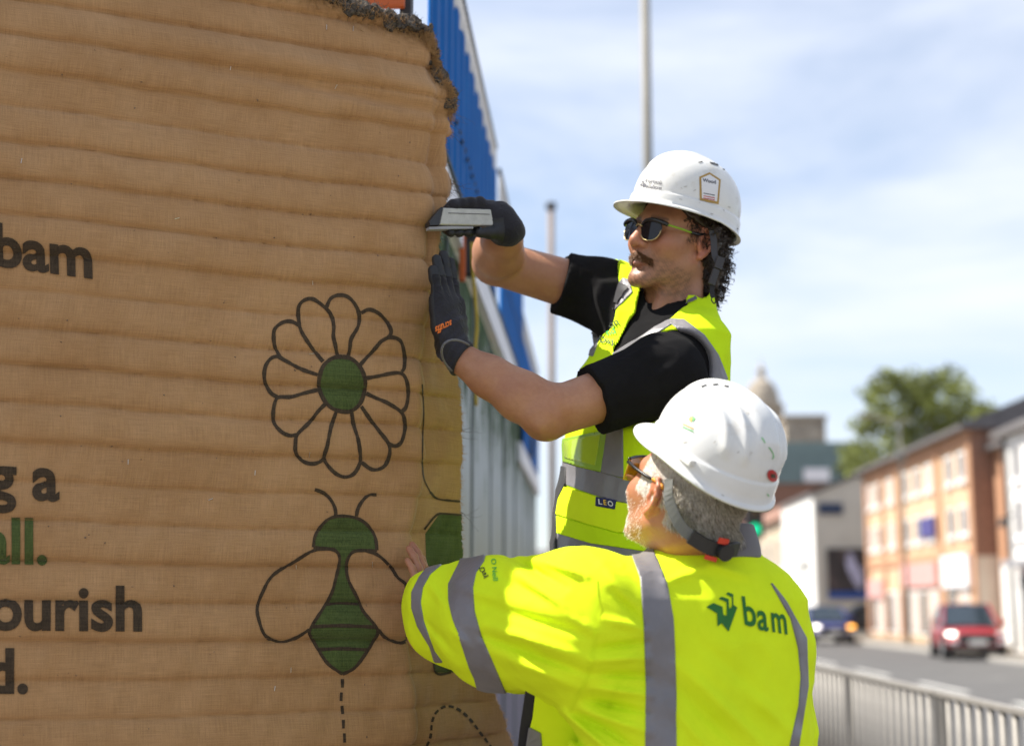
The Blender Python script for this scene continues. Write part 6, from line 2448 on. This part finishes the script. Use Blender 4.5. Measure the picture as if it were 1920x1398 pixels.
# ---- white gabled building
gb_ = thing('gabled_building', (13.4, 74, 0), 'white gabled building with dark sign and big brown poster', 'building')
G0, GY = 13.4, 74.0
MB().prism([(G0, 0), (G0, 7.1), (15.7, 8.0), (18.0, 7.1), (18.0, 0)], 1, GY, GY + 10).build('wall', M['cream'], gb_)
MB().box((G0 - .05, GY + .02, 0), (G0 - .003, GY + 10, 7.05)).build('street_wall', M['render_white'], gb_)
for s in (1, -1):
    x0 = 15.7 - s * 2.5
    MB().add([(x0, GY - .15, 7.05), (15.7, GY - .15, 8.05), (15.7, GY - .15, 8.2), (x0, GY - .15, 7.2), (x0, GY + 10.1, 7.05), (15.7, GY + 10.1, 8.05), (15.7, GY + 10.1, 8.2), (x0, GY + 10.1, 7.2)],
             [(0, 1, 2, 3), (4, 7, 6, 5), (0, 4, 5, 1), (1, 5, 6, 2), (2, 6, 7, 3), (3, 7, 4, 0)]).build('roof', M['slate'], gb_)
MB().box((13.62, GY - .12, 6.05), (14.85, GY - .02, 6.62)).build('sign', M['navy'], gb_)
ps = MB().box((13.95, GY - .16, 1.75), (17.0, GY - .03, 4.3)).build('poster_board', M['poster'], gb_)
MB().box((13.96, GY - .175, 1.76), (16.99, GY - .163, 2.1)).build('poster_strip', M['royal'], ps)
fig = catmull([(15.15, 4.1), (15.35, 3.9), (15.4, 3.55), (15.65, 3.3), (15.75, 2.7), (15.55, 2.2), (15.3, 2.5), (15.05, 3.0), (14.9, 3.5), (14.95, 3.95)], 4, True)
MB().prism([tuple(q_) for q_ in fig], 1, GY - .172, GY - .163).build('poster_figure', M['lav'], ps)
for y in (76.5, 79.5, 82):
    win_x(gb_, G0 - .05, y, 3.6, 1.0, 1.4)
mb = MB(); mb.tube([(G0 - .35, 75.6, 3.5), (G0 - .06, 75.6, 3.7)], .04, 6); mb.box((G0 - .5, 75.5, 3.2), (G0 - .2, 75.7, 3.55))
mb.build('wall_lamp', M['dark'], gb_)
# ---- further buildings
tt = thing('tan_terrace', (13.9, 100, 0), 'tan stone terrace with brown roof beyond the gabled building', 'building')
MB().box((13.9, 86, 0), (24, 125, 6.6)).build('wall', M['tan'], tt)
MB().prism([(13.6, 6.55), (13.6, 6.75), (18, 9.2), (24.3, 6.75), (24.3, 6.55)], 1, 85.8, 125).build('roof', M['brick_dark'], tt)
for z in (.6, 3.6):
    for y in np.arange(88, 124, 4.0):
        win_x(tt, 13.9, y, z, 1.3, 1.9)
gm = thing('clad_building', (18, 128, 0), 'large block with grey-green metal cladding over brown brick', 'building')
MB().box((16.0, 128, 0), (27.5, 146, 12.2)).build('wall', M['brick_dark'], gm)
MB().box((15.8, 127.8, 12.2), (27.7, 146.2, 15.9)).build('cladding', M['clad'], gm)
for i, x in enumerate(np.arange(15.9, 27.6, .6)):
    MB().box((x, 127.68, 12.25), (x + .12, 127.797, 15.85)).build('rib', M['clad'], gm)
MB().box((22.3, 127.5, 12.35), (24.6, 127.67, 13.5)).build('vent_panel', M['sign_white'], gm)
ow = thing('terrace_house', (6, 140, 0), 'distant row of pale houses closing the far end of the street', 'building')
MB().box((-14, 190, 0), (14, 205, 6)).build('wall', M['tan'], ow)
MB().prism([(189.5, 5.9), (189.5, 6.1), (197, 9), (205.5, 6.1), (205.5, 5.9)], 0, -14.3, 14.3).build('roof', M['slate'], ow)

# ---- domed tower
dt = thing('domed_tower', (26.0, 170, 0), 'stone tower with ribbed dome and lantern far behind the houses', 'tower')


def lathe(mb, c, prof, n=28):
    V, F = [], []
    for r, z in prof:
        for k in range(n):
            a = 2 * math.pi * k / n
            V.append((c[0] + r * math.cos(a), c[1] + r * math.sin(a), z))
    for i in range(len(prof) - 1):
        for k in range(n):
            F.append((i * n + k, i * n + (k + 1) % n, (i + 1) * n + (k + 1) % n, (i + 1) * n + k))
    F.append(tuple((len(prof) - 1) * n + k for k in range(n)))
    return mb.add(V, F)


tcx = (25.9, 176.0)
MB().box((23.0, 167, 0), (31.8, 173, 20.4)).build('base', M['stone'], dt)
MB().box((27.2, 166.8, 20.4), (31.9, 173.2, 23.0)).build('attic', M['stone'], dt)
MB().box((26.9, 166.5, 23.0), (32.1, 173.5, 23.5)).build('cornice', M['stone'], dt)
lathe(MB(), tcx, [(2.3, 19), (2.3, 25.4), (2.7, 25.5), (2.7, 26.0), (2.2, 26.1)]).build('drum', M['stone'], dt)
for k in range(10):
    a = 2 * math.pi * k / 10
    x, y = tcx[0] + 2.42 * math.cos(a), tcx[1] + 2.42 * math.sin(a)
    MB().tube([(x, y, 20.4), (x, y, 25.4)], .22, 8).build('column', M['stone'], dt)
lathe(MB(), tcx, [(2.15, 26.0), (2.1, 26.9), (1.85, 27.9), (1.4, 28.7), (.8, 29.2), (.5, 29.4)]).build('dome', M['stone'], dt)
lathe(MB(), tcx, [(.5, 29.3), (.45, 30.2), (.6, 30.3), (.3, 30.8), (.06, 31.2), (.04, 32.0)], 12).build('lantern', M['stone'], dt)

# ---- tree behind the shops
M['leaf'] = pmat('leaf', (0.19, 0.215, 0.06), 0.7, 0.55, .9, spec=0.2)
M['bark'] = pmat('bark', (0.10, 0.075, 0.05), 0.9, 0.3, 6, 0.4, 30)
tr = thing('broadleaf_tree', (20.6, 82, 0), 'big green broadleaf tree rising behind the peach block', 'tree')
mb = MB()
mb.tube(catmull([(20.6, 82, 0), (20.7, 82, 3), (20.5, 82, 6), (20.6, 82, 9.5)], 4), list(np.linspace(.42, .18, 13)), 10)
limbs = []
for k in range(11):
    a = rng.uniform(0, 6.28)
    z0 = rng.uniform(4.5, 8.5)
    e = np.array([20.6 + math.cos(a) * rng.uniform(1.8, 3.8), 82 + math.sin(a) * rng.uniform(1.5, 3.2), z0 + rng.uniform(1.2, 4.5)])
    mb.tube(catmull([(20.6, 82, z0), (np.array([20.6, 82, z0]) + e) / 2 + np.array([0, 0, .3]), e], 4), list(np.linspace(.13, .03, 9)), 6)
    limbs.append(e)
mb.build('trunk', M['bark'], tr, smooth=True)
clumps = [(1640, 740, .95), (1665, 715, 1.0), (1700, 722, 1.15), (1740, 722, 1.0), (1772, 712, 1.1), (1800, 735, 1.0), (1660, 780, 1.3), (1710, 780, 1.4), (1760, 770, 1.3), (1810, 775, 1.1), (1845, 768, .8),
          (1630, 800, 1.1), (1690, 830, 1.5), (1750, 820, 1.4), (1605, 850, 1.0), (1590, 875, .8), (1640, 860, 1.3), (1700, 880, 1.3), (1615, 890, 1.0), (1625, 925, .8), (1780, 800, 1.2), (1870, 790, .7), (1725, 745, 1.2)]
LV, LF = [], []
for x, y, r in clumps:
    for rep in range(2):
        c = P(x, y, 82 + rng.uniform(-2.5, 2.5))
        n = int(190 * r * r)
        d = rng.normal(size=(n, 3)); d /= np.linalg.norm(d, axis=1)[:, None]
        rad = r * rng.random(n) ** .45 * (1 + .25 * np.sin(d[:, 0] * 5 + x) * np.cos(d[:, 2] * 4 + y))
        p = c + d * rad[:, None] * np.array([1, 1, .85])
        for q_ in p:
            u = rng.normal(size=3); u /= np.linalg.norm(u)
            w_ = np.cross(u, rng.normal(size=3)); w_ /= np.linalg.norm(w_)
            s_l = rng.uniform(.10, .19)
            b0 = len(LV)
            LV += [q_ - u * s_l, q_ + w_ * s_l * .55, q_ + u * s_l, q_ - w_ * s_l * .55]
            LF.append((b0, b0 + 1, b0 + 2, b0 + 3))
mobj('crown', np.array(LV), np.array(LF), M['leaf'], tr, smooth=False, kind='stuff')

# ---- posts and lamps
M['post_grey'] = pmat('grey_painted_post', (0.19, 0.178, 0.152), 0.6, 0.1, 3, dirt=(0.18, 0.165, 0.14), dirt_scale=2)
a, b_ = P(1214, 300, 15.5), P(1212, -80, 15.5)
t_ = thing('tall_lamp_post', (a[0], a[1], 0), 'tall grey lamp post rising out of the picture behind the hard hat', 'lamp post')
MB().tube([(a[0], a[1], 0), (a[0], a[1], 1.4)], .09, 16).build('base', M['post_grey'], t_, smooth=True)
MB().tube([(a[0], a[1], 1.4), (a[0], a[1], 9.5)], [.064, .052], 16).build('shaft', M['post_grey'], t_, smooth=True)
MB().tube(catmull([(a[0], a[1], 9.5), (a[0] + .1, a[1], 10.0), (a[0] + 1.0, a[1], 10.25)], 5), .035, 10).build('arm', M['post_grey'], t_, smooth=True)
MB().box((a[0] + .9, a[1] - .12, 10.18), (a[0] + 1.6, a[1] + .12, 10.32), bev=.03).build('lamp_head', M['grey'], t_)
a = P(1033, 384, 17.5)
t_ = thing('short_lamp_post', (a[0], a[1], 0), 'rusty grey post with flat cap standing beyond the hoarding', 'post')
M['rust_post'] = pmat('rusty_post', (0.21, 0.16, 0.13), 0.7, 0.2, 4, dirt=(0.14, 0.09, 0.065), dirt_scale=2, dirt_lo=.5)
MB().tube([(a[0], a[1], 0), (a[0], a[1], a[2] - .03)], .043, 14).build('shaft', M['rust_post'], t_, smooth=True)
MB().tube([(a[0], a[1], a[2] - .05), (a[0], a[1], a[2] + .02)], .068, 14).build('cap', M['dark'], t_, smooth=True)
a = P(1686, 792, 53)
t_ = thing('street_lamp', (a[0], a[1], 0), 'pale double-armed street lamp in front of the peach block', 'street lamp')
MB().tube([(a[0], a[1], 0), (a[0], a[1], a[2])], [.075, .05], 12).build('shaft', M['post_grey'], t_, smooth=True)
MB().tube([(a[0] - 1.1, a[1], a[2] + .25), (a[0], a[1], a[2] - .02), (a[0] + .5, a[1], a[2] + .12)], .05, 8).build('arm', M['post_grey'], t_, smooth=True)
MB().box((a[0] - 1.5, a[1] - .15, a[2] + .2), (a[0] - .9, a[1] + .15, a[2] + .32), bev=.04).build('lamp_head', M['post_grey'], t_)
MB().box((a[0] - .2, a[1] - .12, a[2] - 1.45), (a[0] + .2, a[1] + .12, a[2] - 1.2), bev=.05).build('camera_box', M['post_grey'], t_)
# traffic light showing green behind the second hat
a = P(1414, 985, 24)
t_ = thing('traffic_light', (a[0], a[1], 0), 'black traffic light showing green behind the nearer worker', 'traffic light')
MB().tube([(a[0] + .02, a[1] + .1, 0), (a[0] + .02, a[1] + .1, a[2] + .3)], .057, 10).build('pole', M['dark'], t_, smooth=True)
MB().box((a[0] - .15, a[1] - .1, a[2] - .22), (a[0] + .15, a[1] + .04, a[2] + .62), bev=.03).build('housing', M['black'], t_)
gcol = {'red': ((.10, .01, .01), None), 'amber': ((.12, .06, .01), None), 'green': ((.02, .5, .25), (0.0, 1.0, .45))}
for k, nm in enumerate(('green', 'amber', 'red')):
    c = np.array([a[0], a[1] - .1, a[2] - .06 + .26 * k])
    m_ = pmat(nm + '_signal_lens', gcol[nm][0], .3, .05, 20, emit=gcol[nm][1], estr=0.5 if gcol[nm][1] else 0)
    MB().tube([c, c + np.array([0, -.02, 0])], .085, 18).build('lens', m_, t_)
    mb = MB()
    V_, F_ = [], []
    for i in range(13):
        an = math.pi * i / 12
        for yy in (0, -.16):
            V_.append(c + np.array([.115 * math.cos(an), yy, .115 * math.sin(an)]))
    F_ = [(2 * i, 2 * i + 1, 2 * i + 3, 2 * i + 2) for i in range(12)]
    o_ = mb.add(V_, F_).build('visor', M['black'], t_)
    sm = o_.modifiers.new('thickness', 'SOLIDIFY'); sm.thickness = .006

# ---- pedestrian guard railing along the kerb
RX = 1.72
M['rail'] = pmat('galvanised_rail', (0.27, 0.25, 0.225), 0.55, 0.12, 12, 0.1, 60, metal=0.15)
bar_me = None
for k in range(11):
    y0 = 2.6 + k * 2.0
    pos_w = ('nearest' if k == 0 else '%s from the near end' % ('second', 'third', 'fourth', 'fifth', 'sixth', 'seventh', 'eighth', 'ninth', 'tenth', 'eleventh')[k - 1])
    r_ = thing('guard_railing', (RX, y0, 0), 'grey steel guard railing panel by the kerb, ' + pos_w, 'railing', 'guard railing panels along the kerb')
    MB().box((RX - .02, y0, 1.0), (RX + .02, y0 + 1.985, 1.026), bev=.005).build('top_rail', M['rail'], r_)
    MB().box((RX - .02, y0, .12), (RX + .02, y0 + 1.96, .16)).build('bottom_rail', M['rail'], r_)
    for yy in (y0 + .0, y0 + 1.9):
        MB().box((RX - .014, yy, 0), (RX + .014, yy + .028, .998)).build('post', M['rail'], r_)
    if bar_me is None:
        bm_o = MB().tube([(0, 0, .162), (0, 0, .999)], .0150, 8).build('bar', M['rail'], r_, smooth=True)
        bar_me = bm_o.data
        bpy.data.objects.remove(bm_o)
    for j in range(12):
        o_ = bpy.data.objects.new('bar', bar_me)
        COL.objects.link(o_)
        o_.parent = r_
        o_.location = (0, .145 + .152 * j, 0)

# ================================================================== cars
M['tyre'] = pmat('tyre_rubber', (0.02, 0.02, 0.02), 0.8, 0.2, 20)
M['rim'] = pmat('alloy_rim', (0.55, 0.55, 0.56), 0.3, 0.1, 20, metal=0.7)
M['car_glass'] = pmat('car_glass', (0.02, 0.03, 0.04), 0.06, 0.1, 3, coat=.5)
M['head_lit_or_glint'] = pmat('lit_or_glinting_headlamp', (0.8, 0.8, 0.8), 0.2, 0, 5, emit=(1.0, .90, .75), estr=4.0)  # lit lamp on the blue car, sun glint as glow on the red
M['head_off'] = pmat('headlamp', (0.75, 0.75, 0.78), 0.1, 0.05, 5)
M['amber_on'] = pmat('lit_indicator', (0.8, 0.35, 0.02), 0.3, 0, 5, emit=(1.0, .42, .05), estr=3.0)
M['plate'] = pmat('number_plate', (0.75, 0.74, 0.70), 0.5, 0.05, 10)


def car(name, label, loc, head, paint, L=4.5, W=1.86, Hh=1.64, lamps='off', suv=True):
    """Car with its nose along +y of its own frame; head = heading angle."""
    t = thing(name, (0, 0, 0), label, 'car')
    hl = L / 2
    belt, hood = .60 * Hh, .58 * Hh
    # side outline (y, z) of the lower body and of the cabin
    st = [(-hl, .42, .74 * Hh * .78), (-hl + .12, .30, .62 * Hh), (-hl + .5, .26, .63 * Hh), (-hl * .3, .24, .61 * Hh), (hl * .30, .24, hood + .03), (hl * .62, .25, hood - .05), (hl - .22, .27, hood - .14), (hl - .03, .34, hood - .36), (hl, .42, hood - .46)]
    V, F = [], []
    for (y, zb, zt) in st:
        e = (1 - (abs(y) / hl) ** 6 * .22)
        wv = W / 2 * e
        ring = [(-wv * .86, zb), (-wv * .97, zb + .12), (-wv, (zb + zt) / 2), (-wv * .96, zt - .07), (-wv * .84, zt), (0, zt + .025), (wv * .84, zt), (wv * .96, zt - .07), (wv, (zb + zt) / 2), (wv * .97, zb + .12), (wv * .86, zb), (0, zb - .02)]
        for x, z in ring:
            V.append((x, y, z))
    n = 12
    for i in range(len(st) - 1):
        for k in range(n):
            F.append((i * n + k, i * n + (k + 1) % n, (i + 1) * n + (k + 1) % n, (i + 1) * n + k))
    F.append(tuple(range(n)))
    F.append(tuple((len(st) - 1) * n + k for k in reversed(range(n))))
    objs = []
    o = MB().add(V, F).build('body', paint, t, smooth=True)
    sb = o.modifiers.new('smooth', 'SUBSURF'); sb.levels = 1; sb.render_levels = 2
    # cabin: dark glass with painted roof and pillars
    cab = [(-hl + .30, .64 * Hh, .64 * Hh, .78), (-hl + .62, .60 * Hh, .93 * Hh, .74), (-hl * .2, .58 * Hh, Hh - .02, .74), (hl * .08, .58 * Hh, .985 * Hh, .72), (hl * .50, .57 * Hh, .61 * Hh, .80)]
    V, F = [], []
    for (y, zb, zt, f) in cab:
        wb_, wt = W / 2 * .93, W / 2 * f
        for x, z in ((-wb_, zb), (-wt, zt), (0, zt + .02), (wt, zt), (wb_, zb)):
            V.append((x, y, z))
    for i in range(len(cab) - 1):
        for k in range(4):
            F.append((i * 5 + k, i * 5 + k + 1, (i + 1) * 5 + k + 1, (i + 1) * 5 + k))
    F.append((0, 1, 2, 3, 4)); F.append((24, 23, 22, 21, 20))
    MB().add(V, F).build('glasshouse', M['car_glass'], t)
    rf = []
    for (y, zb, zt, f) in cab[1:4]:
        wt = W / 2 * f + .01
        rf.append((y, zt + .012, wt))
    V, F = [], []
    for y, z, wt in rf:
        V += [(-wt, y, z - .05), (-wt * .9, y, z), (0, y, z + .03), (wt * .9, y, z), (wt, y, z - .05)]
    for i in range(2):
        for k in range(4):
            F.append((i * 5 + k, i * 5 + k + 1, (i + 1) * 5 + k + 1, (i + 1) * 5 + k))
    ro = MB().add(V, F).build('roof', paint, t, smooth=True)
    sm = ro.modifiers.new('thickness', 'SOLIDIFY'); sm.thickness = .03
    for s in (-1, 1):
        MB().tube([(s * W / 2 * .91, hl * .48, .61 * Hh), (s * W / 2 * .74, hl * .08, .985 * Hh)], .04, 6).build('pillar', paint, t)
        MB().tube([(s * W / 2 * .93, -hl * .2, .60 * Hh), (s * W / 2 * .755, -hl * .2, .97 * Hh)], .04, 6).build('pillar', M['black'], t)
        MB().box((s * W / 2 - .02 if s > 0 else -W / 2 - .18, hl * .34, .62 * Hh), (s * W / 2 + .18 if s > 0 else -W / 2 + .02, hl * .34 + .12, .62 * Hh + .15), bev=.03).build('mirror', paint, t)
        for y in (hl * .60, -hl * .60):
            wo = MB().tube([(s * (W / 2 - .22), y, .34), (s * (W / 2 + .005), y, .34)], .34, 24).build('wheel', M['tyre'], t, smooth=False)
            MB().tube([(s * (W / 2 + .006), y, .34), (s * (W / 2 + .018), y, .34)], .21, 16).build('rim', M['rim'], wo)
            MB().tube([(s * (W / 2 - .24), y, .36), (s * (W / 2 - .025), y, .36)], .40, 20).build('wheel_arch', M['black'], t)
        lm = {'off': M['head_off'], 'on': M['head_lit_or_glint'], 'mixed': M['head_lit_or_glint'] if s > 0 else M['amber_on'], 'left': M['head_lit_or_glint'] if s > 0 else M['head_off']}[lamps]  # last option: one unlit lamp glows to imitate a sun glint
        MB().box((s * W * .40 - .12, hl - .34, .43 * Hh), (s * W * .40 + .12, hl - .02, .49 * Hh), bev=.04).build('headlight', lm, t)
        MB().box((s * W * .37 - .13, hl - .12, .46), (s * W * .37 + .13, hl + .015, .54), bev=.02).build('fog_lamp', M['head_off'], t)
    MB().box((-W * .30, hl - .25, .46), (W * .30, hl + .03, .47 * Hh), bev=.04).build('grille', M['black'], t)
    MB().tube([(0, hl + .012, hood - .41), (0, hl + .04, hood - .41)], .09, 16).build('badge', M['rim'], t)
    MB().box((-.27, hl - .02, .44), (.27, hl + .045, .56)).build('number_plate', M['plate'], t)
    MB().box((-W * .40, hl - .12, .26), (W * .40, hl + .02, .40), bev=.03).build('lower_bumper', M['black'], t)
    t.rotation_euler = (0, 0, head)
    t.location = loc
    return t


def paintm(name, c):
    return pmat(name, c, 0.3, 0.05, 2, coat=0.35)


car('red_car', 'red sport utility car driving towards us past the white building', (12.2, 43.3, -.118), math.radians(173), paintm('red_car_paint', (0.30, 0.008, 0.015)), 4.1, 1.74, 1.58, 'left')  # sun glint on one headlamp put in as glow, lamp itself is off
car('blue_car', 'dark blue car with lit headlight and amber indicator', (11.15, 60, -.118), math.radians(180), paintm('blue_car_paint', (0.015, 0.02, 0.14)), 4.1, 1.74, 1.50, 'mixed')
car('dark_car', 'dark grey car crossing from the side street behind the blue car', (15.0, 70.2, 0.004), math.radians(90), paintm('dark_car_paint', (0.02, 0.023, 0.03)), 4.4, 1.8, 1.5, 'off')
